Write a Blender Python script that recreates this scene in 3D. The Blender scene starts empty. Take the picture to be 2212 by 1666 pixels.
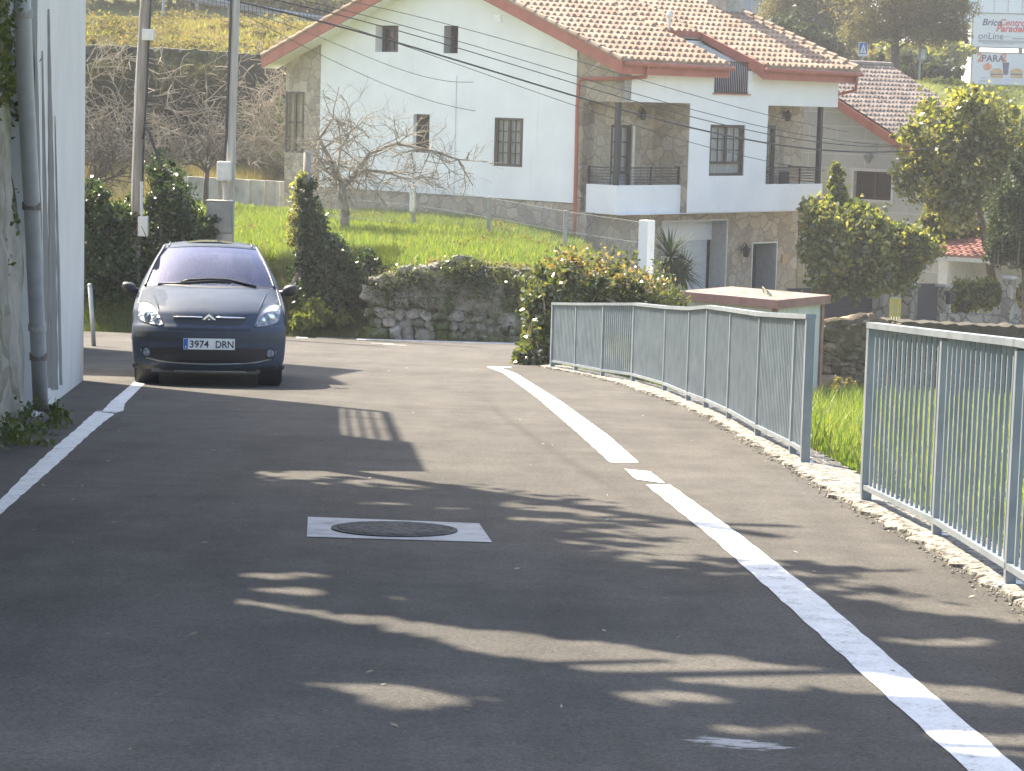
import bpy, bmesh, math, random
import numpy as np
from mathutils import Vector, Matrix
from mathutils.bvhtree import BVHTree

C = bpy.context.scene.collection
SC = bpy.context.scene
random.seed(7)
# ------------------------------------------------------------------ camera, sky, sun, exposure
F = 5300.0; CX = 1106.0; CY = 833.0           # focal length / centre of the photograph, in its pixels (2212 wide)
PITCH = math.atan(618 / 5300); ROLL = .027
_f = Vector((0, math.cos(PITCH), -math.sin(PITCH)))
_u0 = Vector((0, math.sin(PITCH), math.cos(PITCH)))
_R = Vector((1, 0, 0)) * math.cos(ROLL) + _u0 * math.sin(ROLL)
_U = -Vector((1, 0, 0)) * math.sin(ROLL) + _u0 * math.cos(ROLL)
EYE = Vector((0, 0, 1.5))
cam = bpy.data.cameras.new('camera'); camo = bpy.data.objects.new('camera', cam); C.objects.link(camo)
cam.sensor_width = 36; cam.lens = 36 * F / 2212; cam.clip_start = .1; cam.clip_end = 3000
camo.matrix_world = Matrix(((_R.x, _U.x, -_f.x, EYE.x), (_R.y, _U.y, -_f.y, EYE.y), (_R.z, _U.z, -_f.z, EYE.z), (0, 0, 0, 1)))
SC.camera = camo
SUN_AZ = math.radians(39)      # to the left of the viewing direction (+Y)
SUN_EL = math.radians(44)
TOSUN = Vector((-math.sin(SUN_AZ) * math.cos(SUN_EL), math.cos(SUN_AZ) * math.cos(SUN_EL), math.sin(SUN_EL)))
w = bpy.data.worlds.new('World'); SC.world = w; w.use_nodes = True
nt = w.node_tree; bg = nt.nodes['Background']
sky = nt.nodes.new('ShaderNodeTexSky'); sky.sky_type = 'NISHITA'; sky.sun_disc = False
sky.sun_elevation = SUN_EL; sky.sun_rotation = -SUN_AZ; sky.air_density = 1.0; sky.dust_density = 2.6; sky.ozone_density = 1.0
nt.links.new(sky.outputs[0], bg.inputs[0]); bg.inputs[1].default_value = .105
sl = bpy.data.lights.new('sun', 'SUN'); sl.energy = 4.6; sl.angle = math.radians(.55); sl.color = (1, .90, .74)
so = bpy.data.objects.new('sun', sl); C.objects.link(so)
so.rotation_euler = TOSUN.to_track_quat('Z', 'Y').to_euler(); so.location = (0, 0, 60)
SC.view_settings.view_transform = 'Standard'; SC.view_settings.look = 'None'
SC.view_settings.exposure = 2.12; SC.view_settings.gamma = 1
SC.cycles.max_bounces = 7; SC.cycles.transparent_max_bounces = 12
SC.cycles.diffuse_bounces = 4; SC.cycles.glossy_bounces = 3; SC.cycles.transmission_bounces = 5

# ------------------------------------------------------------------ helpers
def zr(d):                                   # height of the road that runs downhill away from the viewer
    d = np.asarray(d, float)
    z = -.0613 * d - np.where(d > 20, .01 * (d - 20), 0)
    return np.where(d > 48, -.0613 * 48 - .28 - .01 * (d - 48), z)
def ray(X, Y): return _f * F + _R * (X - CX) - _U * (Y - CY)
def at(X, Y, d):                             # point of the place seen at photo pixel X, Y when it stands d metres ahead
    v = ray(X, Y); return EYE + v * (d / v.y)
def gnd(X, Y, dz=0):
    lo, hi = 3., 300.
    for _ in range(50):
        m = (lo + hi) / 2
        if at(X, Y, m).z > float(zr(m)) + dz: lo = m
        else: hi = m
    return at(X, Y, m)

class MB:
    def __init__(self): self.v = []; self.f = []
    def add(self, vs, fs):
        n = len(self.v); self.v += [tuple(p) for p in vs]; self.f += [tuple(i + n for i in q) for q in fs]; return self
    def quad(self, *ps): return self.add(ps, [tuple(range(len(ps)))])
    def frame(self, o, ax, ay, az, x0, x1, y0, y1, z0, z1):    # box in a local frame
        P = [o + ax * x + ay * y + az * z for z in (z0, z1) for y in (y0, y1) for x in (x0, x1)]
        return self.add(P, [(0, 2, 3, 1), (4, 5, 7, 6), (0, 1, 5, 4), (2, 6, 7, 3), (0, 4, 6, 2), (1, 3, 7, 5)])
    def box(self, x0, x1, y0, y1, z0, z1):
        return self.frame(Vector((0, 0, 0)), Vector((1, 0, 0)), Vector((0, 1, 0)), Vector((0, 0, 1)), x0, x1, y0, y1, z0, z1)
    def bar(self, p, q, w, h, up=Vector((0, 0, 1))):           # rectangular bar from p to q
        p = Vector(p); q = Vector(q); a = (q - p); L = a.length; a.normalize()
        s = a.cross(up)
        if s.length < 1e-4: s = a.cross(Vector((0, 1, 0)))
        s.normalize(); u = s.cross(a)
        return self.frame(p, a, s, u, 0, L, -w / 2, w / 2, -h / 2, h / 2)
    def tube(self, pts, rad, n=8, caps=True):
        pts = [Vector(p) for p in pts]; k = len(pts)
        if not hasattr(rad, '__len__'): rad = [rad] * k
        base = len(self.v); ref = None
        for i, p in enumerate(pts):
            t = (pts[min(i + 1, k - 1)] - pts[max(i - 1, 0)]).normalized()
            if ref is None: ref = Vector((0, 0, 1)) if abs(t.z) < .9 else Vector((1, 0, 0))
            s = t.cross(ref).normalized(); u = s.cross(t).normalized(); ref = u
            for j in range(n):
                a = 2 * math.pi * j / n
                self.v.append(tuple(p + s * (math.cos(a) * rad[i]) + u * (math.sin(a) * rad[i])))
        for i in range(k - 1):
            for j in range(n):
                a = base + i * n + j; b = base + i * n + (j + 1) % n
                self.f.append((a, b, b + n, a + n))
        if caps:
            self.f.append(tuple(base + j for j in reversed(range(n))))
            self.f.append(tuple(base + (k - 1) * n + j for j in range(n)))
        return self
    def lathe(self, o, ax, prof, n=16):        # prof: (radius, distance along ax)
        ax = Vector(ax).normalized(); o = Vector(o)
        s = ax.cross(Vector((0, 0, 1)) if abs(ax.z) < .9 else Vector((1, 0, 0))).normalized(); u = ax.cross(s)
        b = len(self.v)
        for r, h in prof:
            for j in range(n):
                a = 2 * math.pi * j / n
                self.v.append(tuple(o + ax * h + s * (r * math.cos(a)) + u * (r * math.sin(a))))
        for i in range(len(prof) - 1):
            for j in range(n):
                a = b + i * n + j; c = b + i * n + (j + 1) % n
                self.f.append((a, c, c + n, a + n))
        self.f.append(tuple(b + j for j in reversed(range(n)))); self.f.append(tuple(b + (len(prof) - 1) * n + j for j in range(n)))
        return self
    def prism(self, poly, ext):
        ext = Vector(ext); poly = [Vector(p) for p in poly]; n = len(poly)
        vs = poly + [p + ext for p in poly]
        return self.add(vs, [tuple(reversed(range(n))), tuple(range(n, 2 * n))] + [(i, (i + 1) % n, n + (i + 1) % n, n + i) for i in range(n)])
    def grid(self, rows):
        n = len(rows[0]); b = len(self.v)
        for r in rows: self.v += [tuple(p) for p in r]
        for i in range(len(rows) - 1):
            for j in range(n - 1):
                a = b + i * n + j; self.f.append((a, a + 1, a + n + 1, a + n))
        return self
    def build(self, name, m, parent=None, smooth=False, bevel=0, fix=True, auto=None):
        me = bpy.data.meshes.new(name)
        vs = self.v
        if parent is not None:
            inv = MW[parent.name].inverted(); vs = [tuple(inv @ Vector(p)) for p in vs]
        me.from_pydata(vs, [], self.f)
        if fix:
            b = bmesh.new(); b.from_mesh(me); bmesh.ops.recalc_face_normals(b, faces=b.faces); b.to_mesh(me); b.free()
        o = bpy.data.objects.new(name, me); C.objects.link(o)
        me.materials.append(m)
        if smooth: me.polygons.foreach_set('use_smooth', [True] * len(me.polygons))
        if parent is not None:
            o.parent = parent; MW[o.name] = MW[parent.name]
        else: MW[o.name] = Matrix.Identity(4)
        if bevel:
            md = o.modifiers.new('bevel', 'BEVEL'); md.width = bevel; md.segments = 2; md.limit_method = 'ANGLE'
        return o
MW = {}
def tag(o, label=None, cat=None, group=None, kind=None):
    if label: o['label'] = label
    if cat: o['category'] = cat
    if group: o['group'] = group
    if kind: o['kind'] = kind
    return o
def thing(name, label, cat, loc, rot=(0, 0, 0), group=None):
    o = bpy.data.objects.new(name, None); C.objects.link(o); o.empty_display_size = .3
    o.location = loc; o.rotation_euler = rot
    MW[o.name] = Matrix.LocRotScale(Vector(loc), __import__('mathutils').Euler(rot), None)
    return tag(o, label, cat, group)
def nmesh(name, V, Fc, m, parent=None, k=4):      # fast mesh from numpy arrays, faces of k corners
    me = bpy.data.meshes.new(name)
    if parent is not None:
        M = np.array(MW[parent.name].inverted()); V = V @ M[:3, :3].T + M[:3, 3]
    n = len(Fc)
    me.vertices.add(len(V)); me.vertices.foreach_set('co', V.astype(np.float32).ravel())
    me.loops.add(n * k); me.loops.foreach_set('vertex_index', Fc.astype(np.int32).ravel())
    me.polygons.add(n); me.polygons.foreach_set('loop_start', np.arange(0, n * k, k, dtype=np.int32))
    me.update(calc_edges=True); me.materials.append(m)
    o = bpy.data.objects.new(name, me); C.objects.link(o)
    if parent is not None: o.parent = parent; MW[o.name] = MW[parent.name]
    else: MW[o.name] = Matrix.Identity(4)
    return o

# ------------------------------------------------------------------ materials
def newmat(name):
    m = bpy.data.materials.new(name); m.use_nodes = True
    n = m.node_tree.nodes; b = n['Principled BSDF']; return m, m.node_tree, b
def N(t, typ, **kw):
    n = t.nodes.new(typ)
    for k, v in kw.items():
        if k in n.inputs: n.inputs[k].default_value = v
        else: setattr(n, k, v)
    return n
def ramp(t, src, stops):
    r = t.nodes.new('ShaderNodeValToRGB'); e = r.color_ramp.elements
    while len(e) < len(stops): e.new(.5)
    for el, (p, c) in zip(e, stops):
        el.position = p; el.color = (c[0], c[1], c[2], 1) if hasattr(c, '__len__') else (c, c, c, 1)
    t.links.new(src, r.inputs[0]); return r.outputs[0]
def pos(t, stretch=(1, 1, 1), obj=False):
    mp = t.nodes.new('ShaderNodeMapping'); mp.inputs['Scale'].default_value = stretch
    if obj: t.links.new(t.nodes.new('ShaderNodeTexCoord').outputs['Object'], mp.inputs[0])
    else: t.links.new(t.nodes.new('ShaderNodeNewGeometry').outputs['Position'], mp.inputs[0])
    return mp.outputs[0]
def noise(t, p, scale, detail=5, rough=.55, dist=0):
    n = N(t, 'ShaderNodeTexNoise', Scale=scale, Detail=detail, Roughness=rough, Distortion=dist); t.links.new(p, n.inputs['Vector']); return n.outputs['Fac']
def mixc(t, fac, a, b, mode='MIX'):
    m = t.nodes.new('ShaderNodeMix'); m.data_type = 'RGBA'; m.blend_type = mode
    for s, i in ((fac, 0), (a, 6), (b, 7)):
        if hasattr(s, 'node'): t.links.new(s, m.inputs[i])
        else: m.inputs[i].default_value = s if not hasattr(s, '__len__') else (s[0], s[1], s[2], 1)
    return m.outputs[2]
def bump(t, b, h, strength=.3, dist=.02):
    n = N(t, 'ShaderNodeBump', Strength=strength, Distance=dist); t.links.new(h, n.inputs['Height']); t.links.new(n.outputs[0], b.inputs['Normal'])
def nm(name, stops, scale=4, detail=6, rough=.8, bs=None, bst=.3, stretch=(1, 1, 1), metal=0, spec=.4, bd=.02, coat=0):
    m, t, b = newmat(name); p = pos(t, stretch)
    n = noise(t, p, scale, detail)
    k = len(stops)
    st = [(.32 + .36 * i / max(k - 1, 1), c) for i, c in enumerate(stops)]
    t.links.new(ramp(t, n, st), b.inputs['Base Color'])
    b.inputs['Roughness'].default_value = rough; b.inputs['Metallic'].default_value = metal; b.inputs['Specular IOR Level'].default_value = spec
    b.inputs['Coat Weight'].default_value = coat
    if bs: bump(t, b, noise(t, p, bs, 4), bst, bd)
    return m
def stone(name, cols, scale, mortar, mw=.03, moss=None, moss_amt=.5, bst=.8, dist=.06, warp=.25, rough=.85, zs=1.0):
    m, t, b = newmat(name); p = pos(t, (1, 1, zs))
    nz = N(t, 'ShaderNodeTexNoise', Scale=scale * .9, Detail=3); t.links.new(p, nz.inputs['Vector'])
    wv = N(t, 'ShaderNodeVectorMath', operation='MULTIPLY_ADD'); t.links.new(nz.outputs['Color'], wv.inputs[0]); wv.inputs[1].default_value = (warp, warp, warp); t.links.new(p, wv.inputs[2])
    v1 = N(t, 'ShaderNodeTexVoronoi', Scale=scale); v2 = N(t, 'ShaderNodeTexVoronoi', Scale=scale, feature='DISTANCE_TO_EDGE')
    for v in (v1, v2): t.links.new(wv.outputs[0], v.inputs['Vector'])
    sp = t.nodes.new('ShaderNodeSeparateColor'); t.links.new(v1.outputs['Color'], sp.inputs[0])
    k = len(cols); c = ramp(t, sp.outputs[0], [(i / (k - 1), q) for i, q in enumerate(cols)])
    fine = noise(t, p, scale * 7, 6)
    c = mixc(t, .5, c, ramp(t, fine, [(.25, .25), (.75, .95)]), 'MULTIPLY')
    edge = ramp(t, v2.outputs['Distance'], [(mw * .5, 1), (mw * 1.6, 0)])
    c = mixc(t, edge, c, mortar)
    if moss:
        mk = ramp(t, noise(t, p, scale * .45, 7, .65), [(.62 - .3 * moss_amt, 0), (.72 - .3 * moss_amt, 1)])
        mc = ramp(t, noise(t, p, scale * 6, 5), [(.3, moss[0]), (.7, moss[1])])
        c = mixc(t, mk, c, mc)
    t.links.new(c, b.inputs['Base Color']); b.inputs['Roughness'].default_value = rough; b.inputs['Specular IOR Level'].default_value = .2
    h = ramp(t, v2.outputs['Distance'], [(0, 0), (mw * 3, 1)])
    h2 = mixc(t, .3, h, fine)
    bump(t, b, h2, bst, dist); return m
def leafm(name, cols, trans=.45, rough=.45, spec=.5, tcol=None):
    m, t, b = newmat(name)
    g = t.nodes.new('ShaderNodeNewGeometry'); k = len(cols)
    c = ramp(t, g.outputs['Random Per Island'], [(i / max(k - 1, 1), q) for i, q in enumerate(cols)])
    t.links.new(c, b.inputs['Base Color']); b.inputs['Roughness'].default_value = rough; b.inputs['Specular IOR Level'].default_value = spec
    tr = t.nodes.new('ShaderNodeBsdfTranslucent')
    t.links.new(mixc(t, 1.0, c, tcol or (1.9, 1.75, .7), 'MULTIPLY'), tr.inputs[0])
    mx = t.nodes.new('ShaderNodeMixShader'); mx.inputs[0].default_value = trans
    t.links.new(b.outputs[0], mx.inputs[1]); t.links.new(tr.outputs[0], mx.inputs[2])
    t.links.new(mx.outputs[0], t.nodes['Material Output'].inputs[0]); return m
def glassm(name, tint, refl=1.0, dark=.35, rough=.03):
    m, t, b = newmat(name); t.nodes.remove(b)
    gl = N(t, 'ShaderNodeBsdfGlossy', Roughness=rough); gl.inputs[0].default_value = (*tint, 1)
    tr = t.nodes.new('ShaderNodeBsdfTransparent'); tr.inputs[0].default_value = (dark, dark, dark, 1)
    lw = N(t, 'ShaderNodeLayerWeight', Blend=.5)
    pw = N(t, 'ShaderNodeMath', operation='POWER'); t.links.new(lw.outputs['Facing'], pw.inputs[0]); pw.inputs[1].default_value = 4.0
    sk = N(t, 'ShaderNodeMath', operation='MULTIPLY_ADD'); t.links.new(pw.outputs[0], sk.inputs[0]); sk.inputs[1].default_value = .95; sk.inputs[2].default_value = .045
    mu = N(t, 'ShaderNodeMath', operation='MULTIPLY', use_clamp=True); t.links.new(sk.outputs[0], mu.inputs[0]); mu.inputs[1].default_value = refl
    mx = t.nodes.new('ShaderNodeMixShader'); t.links.new(mu.outputs[0], mx.inputs[0]); t.links.new(tr.outputs[0], mx.inputs[1]); t.links.new(gl.outputs[0], mx.inputs[2])
    t.links.new(mx.outputs[0], t.nodes['Material Output'].inputs[0]); return m
def plain(name, col, rough=.5, metal=0, spec=.5, coat=0):
    a = tuple(c * .9 for c in col); b_ = tuple(min(c * 1.08, 1) for c in col)
    return nm(name, [a, col, b_], 9, 5, rough, None, metal=metal, spec=spec, coat=coat)

# asphalt: grey binder with pale chippings, worn patches
def asphalt():
    m, t, b = newmat('asphalt'); p = pos(t)
    big = noise(t, p, .55, 7, .68); mid = noise(t, p, 2.2, 6, .7); fine = noise(t, p, 55, 3, .8)
    c = ramp(t, big, [(.3, (.103, .096, .086)), (.7, (.148, .136, .119))])
    c = mixc(t, .55, c, ramp(t, mid, [(.3, .62), (.7, 1.0)]), 'MULTIPLY')
    c = mixc(t, .85, c, ramp(t, fine, [(.28, .30), (.5, .80), (.72, 1.05)]), 'MULTIPLY')
    c = mixc(t, .6, c, ramp(t, noise(t, p, 130, 2, .8), [(.3, .5), (.55, .95), (.75, 1.2)]), 'MULTIPLY')
    c = mixc(t, .7, c, ramp(t, noise(t, pos(t, (1.6, .22, 1)), 1.3, 6, .65), [(.32, .70), (.6, 1.04)]), 'MULTIPLY')
    v = N(t, 'ShaderNodeTexVoronoi', Scale=38); t.links.new(p, v.inputs['Vector'])
    c = mixc(t, ramp(t, v.outputs['Distance'], [(.06, .55), (.16, 0)]), c, (.24, .23, .21))
    
    # a smear of spilt lime, and a few old oil stains
    sx = N(t, 'ShaderNodeSeparateXYZ'); t.links.new(p, sx.inputs[0])
    def mth(op, a, b_=None, c_=None):
        n = N(t, 'ShaderNodeMath', operation=op)
        for i, q in enumerate((a, b_, c_)):
            if q is None: continue
            if hasattr(q, 'node'): t.links.new(q, n.inputs[i])
            else: n.inputs[i].default_value = q
        return n.outputs[0]
    ax = mth('SUBTRACT', sx.outputs[0], LIME.x); ay = mth('SUBTRACT', sx.outputs[1], LIME.y)
    rx = mth('POWER', mth('DIVIDE', ax, .17), 2.0); ry = mth('POWER', mth('DIVIDE', mth('MULTIPLY_ADD', ax, .22, ay), .09), 2.0)
    fall = mth('SUBTRACT', 1.0, mth('ADD', rx, ry))
    mk = mth('ADD', fall, mth('MULTIPLY', mth('SUBTRACT', noise(t, pos(t, (9, 26, 1)), 1.6, 6, .7), .5), 4.5))
    c = mixc(t, ramp(t, mk, [(.25, 0), (.9, .85)]), c, (.42, .41, .39))
    # the curved track polished by turning tyres
    rr = mth('SQRT', mth('ADD', mth('POWER', mth('SUBTRACT', sx.outputs[0], TYRE[0]), 2.0), mth('POWER', mth('SUBTRACT', sx.outputs[1], TYRE[1]), 2.0)))
    off = mth('ABSOLUTE', mth('SUBTRACT', rr, TYRE[2])); off = mth('MULTIPLY_ADD', noise(t, p, 5, 4, .6), .05, off)
    ends = mth('MULTIPLY', ramp(t, mth('MULTIPLY', sx.outputs[1], .02), [(.285, 0), (.33, 1)]), ramp(t, mth('MULTIPLY', sx.outputs[1], .02), [(.60, 1), (.70, 0)]))
    ends = mth('MULTIPLY', ends, ramp(t, mth('MULTIPLY_ADD', sx.outputs[0], .1, .5), [(.47, 0), (.485, 1)]))
    tm = ramp(t, off, [(.03, .42), (.11, 0)])
    c = mixc(t, mth('MULTIPLY', tm, ends), c, (.04, .037, .033))
    c = mixc(t, ramp(t, noise(t, p, 1.7, 3, .5), [(.70, 0), (.76, .45)]), c, (.05, .047, .042))
    t.links.new(c, b.inputs['Base Color']); b.inputs['Roughness'].default_value = .9; b.inputs['Specular IOR Level'].default_value = .12
    bump(t, b, mixc(t, .4, fine, noise(t, p, 160, 2)), .7, .012); return m
LIME = gnd(1590, 1606)
_q = np.array([list(gnd(*q)[:2]) for q in ((1013, 799), (1026, 839), (1087, 898), (1190, 972), (1312, 1048))])
_s = np.linalg.lstsq(np.c_[2 * _q, np.ones(len(_q))], (_q ** 2).sum(1), rcond=None)[0]
TYRE = (float(_s[0]), float(_s[1]), float(math.sqrt(_s[2] + _s[0] ** 2 + _s[1] ** 2)))
M = {}
M['asphalt'] = asphalt()
def paint():
    m, t, b = newmat('road_paint'); p = pos(t)
    a = noise(t, p, 9, 6, .7); f2 = noise(t, p, 60, 4, .7)
    c = ramp(t, mixc(t, .5, a, f2), [(.37, (.20, .19, .175)), (.44, (.50, .495, .48)), (.55, (.62, .615, .60)), (.72, (.70, .695, .68))])
    t.links.new(c, b.inputs['Base Color']); b.inputs['Roughness'].default_value = .7
    bump(t, b, f2, .3, .01); return m
M['paint'] = paint()
def worn_paint():
    m, t, b = newmat('worn_road_paint'); p = pos(t)
    a = noise(t, p, 14, 6, .75)
    c = ramp(t, a, [(.42, (.17, .16, .155)), (.52, (.55, .55, .54)), (.7, (.7, .7, .68))])
    t.links.new(c, b.inputs['Base Color']); b.inputs['Roughness'].default_value = .75; return m
M['worn'] = worn_paint()
def stained_plaster(name, base, streak, amt):
    m, t, b = newmat(name); p = pos(t); ps = pos(t, (5, 5, .16))
    s = noise(t, ps, 1.6, 6, .65); g = noise(t, p, 1.2, 6)
    c = ramp(t, g, [(.3, tuple(x * .9 for x in base)), (.7, base)])
    c = mixc(t, ramp(t, s, [(.62 - .1 * amt, 0), (.70 - .1 * amt, .75)]), c, streak)
    t.links.new(c, b.inputs['Base Color']); b.inputs['Roughness'].default_value = .85; b.inputs['Specular IOR Level'].default_value = .2
    bump(t, b, noise(t, p, 30, 5), .15, .01); return m
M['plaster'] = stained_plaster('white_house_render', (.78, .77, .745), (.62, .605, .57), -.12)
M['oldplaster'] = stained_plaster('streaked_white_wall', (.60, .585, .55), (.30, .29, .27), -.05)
M['terra'] = nm('terracotta_fascia', [(.30, .095, .06), (.38, .13, .085)], 3, 5, .7, 40, .1)
M['crazy'] = stone('crazy_paving_stone', [(.42, .35, .255), (.54, .45, .33), (.36, .30, .225), (.48, .415, .33), (.57, .48, .36)], 2.9, (.27, .235, .185), .028, bst=.6, dist=.04)
def islandstone(name, cols, moss=None, thr=.55, ms=1.6):
    m, t, b = newmat(name); p = pos(t); g = t.nodes.new('ShaderNodeNewGeometry'); k = len(cols)
    c = ramp(t, g.outputs['Random Per Island'], [(i / (k - 1), q) for i, q in enumerate(cols)])
    c = mixc(t, .75, c, ramp(t, noise(t, p, 7, 7, .7), [(.28, .35), (.5, .8), (.72, 1.15)]), 'MULTIPLY')
    if moss:
        mk = ramp(t, noise(t, p, ms, 7, .7), [(thr - .04, 0), (thr + .06, 1)])
        c = mixc(t, mk, c, ramp(t, noise(t, p, 18, 5), [(.3, moss[0]), (.7, moss[1])]))
    t.links.new(c, b.inputs['Base Color']); b.inputs['Roughness'].default_value = .92; b.inputs['Specular IOR Level'].default_value = .15
    bump(t, b, noise(t, p, 14, 7, .7), .9, .06); return m
M['drystone'] = islandstone('grey_field_stones', [(.20, .185, .155), (.34, .315, .27), (.24, .22, .185), (.42, .39, .345)], ((.035, .05, .014), (.085, .105, .03)), .47, 1.1)
M['rubblestone'] = islandstone('tan_rubble_stones', [(.10, .08, .06), (.28, .21, .13), (.13, .10, .075), (.46, .36, .23), (.17, .13, .09)], ((.05, .05, .025), (.11, .10, .05)), .52, 1.2)
M['earthgap'] = nm('dark_mortar_and_earth', [(.035, .03, .02), (.07, .06, .04)], 5, 6, .95)
M['drywall'] = stone('mossy_field_stone', [(.24, .22, .19), (.33, .31, .28), (.20, .185, .16), (.38, .36, .33)], 2.0, (.045, .04, .03), .05, ((.035, .05, .012), (.10, .125, .03)), .62, 1, .14, .45)
M['rubble'] = stone('rough_rubble_stone', [(.20, .16, .11), (.33, .26, .18), (.15, .125, .095), (.40, .32, .23)], 1.35, (.05, .042, .03), .07, ((.05, .05, .025), (.11, .10, .05)), .25, 1, .15, .5)
M['mosswall'] = stone('mossy_old_render', [(.27, .25, .20), (.34, .315, .26), (.30, .275, .22), (.38, .355, .30)], .7, (.24, .22, .17), .02, ((.07, .075, .03), (.14, .14, .065)), .36, .9, .08, .9)
M['darkwall'] = stone('dark_mossy_retaining_stone', [(.045, .045, .036), (.08, .075, .06), (.035, .04, .03), (.06, .065, .04)], 1.1, (.03, .03, .02), .04, ((.03, .045, .014), (.07, .085, .02)), .5, .8, .15, .5)
M['conc'] = nm('weathered_concrete', [(.24, .225, .19), (.33, .315, .28), (.40, .385, .35)], 2.5, 7, .85, 30, .3)
M['kerbconc'] = nm('broken_kerb_concrete', [(.06, .055, .045), (.20, .18, .15), (.33, .30, .25), (.40, .37, .31)], 16, 10, .9, 30, 1.0, bd=.06)
M['rustdull'] = nm('dull_rust', [(.10, .075, .06), (.20, .17, .15)], 20)
M['galv'] = nm('grey_blue_steel_paint', [(.19, .215, .235), (.23, .26, .28), (.265, .295, .31)], 5, 6, .42, None, metal=.25, spec=.5)
M['iron'] = plain('black_iron', (.018, .018, .022), .45)
M['wood_pole'] = nm('grey_pole_timber', [(.15, .13, .105), (.24, .21, .175), (.32, .29, .25)], 3, 7, .85, 30, .4, stretch=(4, 4, .25))
M['boxgrey'] = plain('pale_grey_box_paint', (.52, .52, .48), .5)
M['boxdark'] = nm('dirty_grey_cabinet', [(.17, .17, .16), (.25, .25, .235)], 3, 6, .7, 20, .2)
M['cable'] = plain('black_cable', (.02, .02, .022), .6)
M['bark'] = nm('pale_lichened_bark', [(.14, .115, .085), (.27, .23, .175), (.38, .335, .265)], 5, 6, .9, 30, .5)
M['darkbark'] = nm('dark_bark', [(.05, .04, .03), (.11, .09, .07)], 5, 6, .9, 25, .5)
M['brushtwig'] = nm('dry_bramble_stem', [(.17, .13, .085), (.31, .255, .175), (.44, .385, .29)], 4, 5, .9)
M['soil'] = nm('bare_earth', [(.13, .10, .07), (.24, .20, .145), (.20, .17, .10)], 1.5, 7, .95, 25, .6)
M['white'] = plain('white_paint', (.78, .78, .76), .55)
M['chrome'] = plain('chrome', (.75, .76, .78), .12, 1)
M['rubber'] = plain('tyre_rubber', (.018, .018, .018), .8)
M['blackpl'] = plain('black_plastic', (.02, .02, .023), .5)

# ------------------------------------------------------------------ the setting
M['rust'] = nm('rusty_clamp', [(.16, .08, .05), (.3, .2, .15)], 20)
M['scuff'] = nm('chalky_scuff', [(.16, .155, .145), (.26, .255, .24)], 16, 8, .9)
def ss(a, b, x):
    t = np.clip((np.asarray(x, float) - a) / (b - a), 0, 1); return t * t * (3 - 2 * t)
XRD = [0, 7, 11.1, 13.1, 15, 17.6, 20, 23, 25.8, 30, 32.5, 34.6, 36, 48]
XRX = [2.5, 2.45, 2.38, 2.32, 2.21, 2.14, 2.06, 2.02, 1.84, 1.46, 1.06, .58, .55, 1.3]
def xr(d): return np.interp(d, XRD, XRX)
XLD = [-6, 0, 13, 16, 21.5, 24.3, 27.3, 31, 33, 36]
XLX = [-2.9, -2.9, -3.05, -3.6, -4.25, -4.65, -5.0, -5.8, -10, -17]
def vnoise(x, y, s=1.0, seed=0):
    x = np.asarray(x, float) / s; y = np.asarray(y, float) / s
    return (np.sin(x * 1.7 + seed) * np.cos(y * 1.3 - seed * 2) + .6 * np.sin(x * 3.1 - y * 2.3 + seed * 3) + .4 * np.cos(x * 5.3 + y * 4.7 + seed)) / 2
def H(x, d):
    x = np.asarray(x, float); d = np.asarray(d, float)
    road = zr(np.minimum(d, 48)) - .05
    lot = -1.75 - .0786 * (np.clip(d, 4, 50.5) - 15) + .06 * vnoise(x, d, 1.5, 1)
    near = road + (lot - road) * ss(.22, 1.3, x - xr(d))
    leftv = ss(.4, 3.0, np.interp(d, XLD, XLX) - x) * np.where(d < 32, .25, 0)
    near = near + leftv
    field = -1.85 - .3 * ss(-1.2, 2.0, x)  + .05 * vnoise(x, d, 2, 2)
    left = field - .17 * ss(-3, -7, x) + ss(77, 85.3, d) * .95 + ss(85.4, 86.1, d) * 3.8 + ss(86, 99, d) * 1.35 + np.clip(d - 107, 0, 90) * .24
    right = -4.55 + ss(90, 107, d) * 7.1 + np.clip(d - 168, 0, 120) * .16 * ss(30, 20, x) + ss(12, 40, x) * .1
    k = ss(76, 108, d); far = left + (right - left) * np.clip((x - 1.55 + 7 * k) / (1.85 + 26 * k), 0, 1) ** 2 * (3 - 2 * np.clip((x - 1.55 + 7 * k) / (1.85 + 26 * k), 0, 1))
    step = np.where(x < -2.6, ss(46.8, 49.6, d), ss(47.25, 47.75, d))
    step = np.where(x > 1.5, ss(47, 51, d), step)
    z = near + (far - near) * step
    return z
xs = np.unique(np.concatenate([np.linspace(-700, -60, 18), np.linspace(-60, -18, 29), np.linspace(-18, 18, 181), np.linspace(18, 60, 43), np.linspace(60, 700, 18)]))
ds = np.unique(np.concatenate([np.linspace(-60, 2, 16), np.linspace(2, 60, 233), np.linspace(60, 112, 131), np.linspace(112, 200, 45), np.linspace(200, 1500, 24)]))
gx, gd = np.meshgrid(xs, ds); gz = H(gx, gd)
V = np.stack([gx.ravel(), gd.ravel(), gz.ravel()], 1); nx = len(xs); ny = len(ds)
ii, jj = np.meshgrid(np.arange(ny - 1), np.arange(nx - 1), indexing='ij'); a = (ii * nx + jj).ravel()
Fc = np.stack([a, a + 1, a + nx + 1, a + nx], 1)
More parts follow.
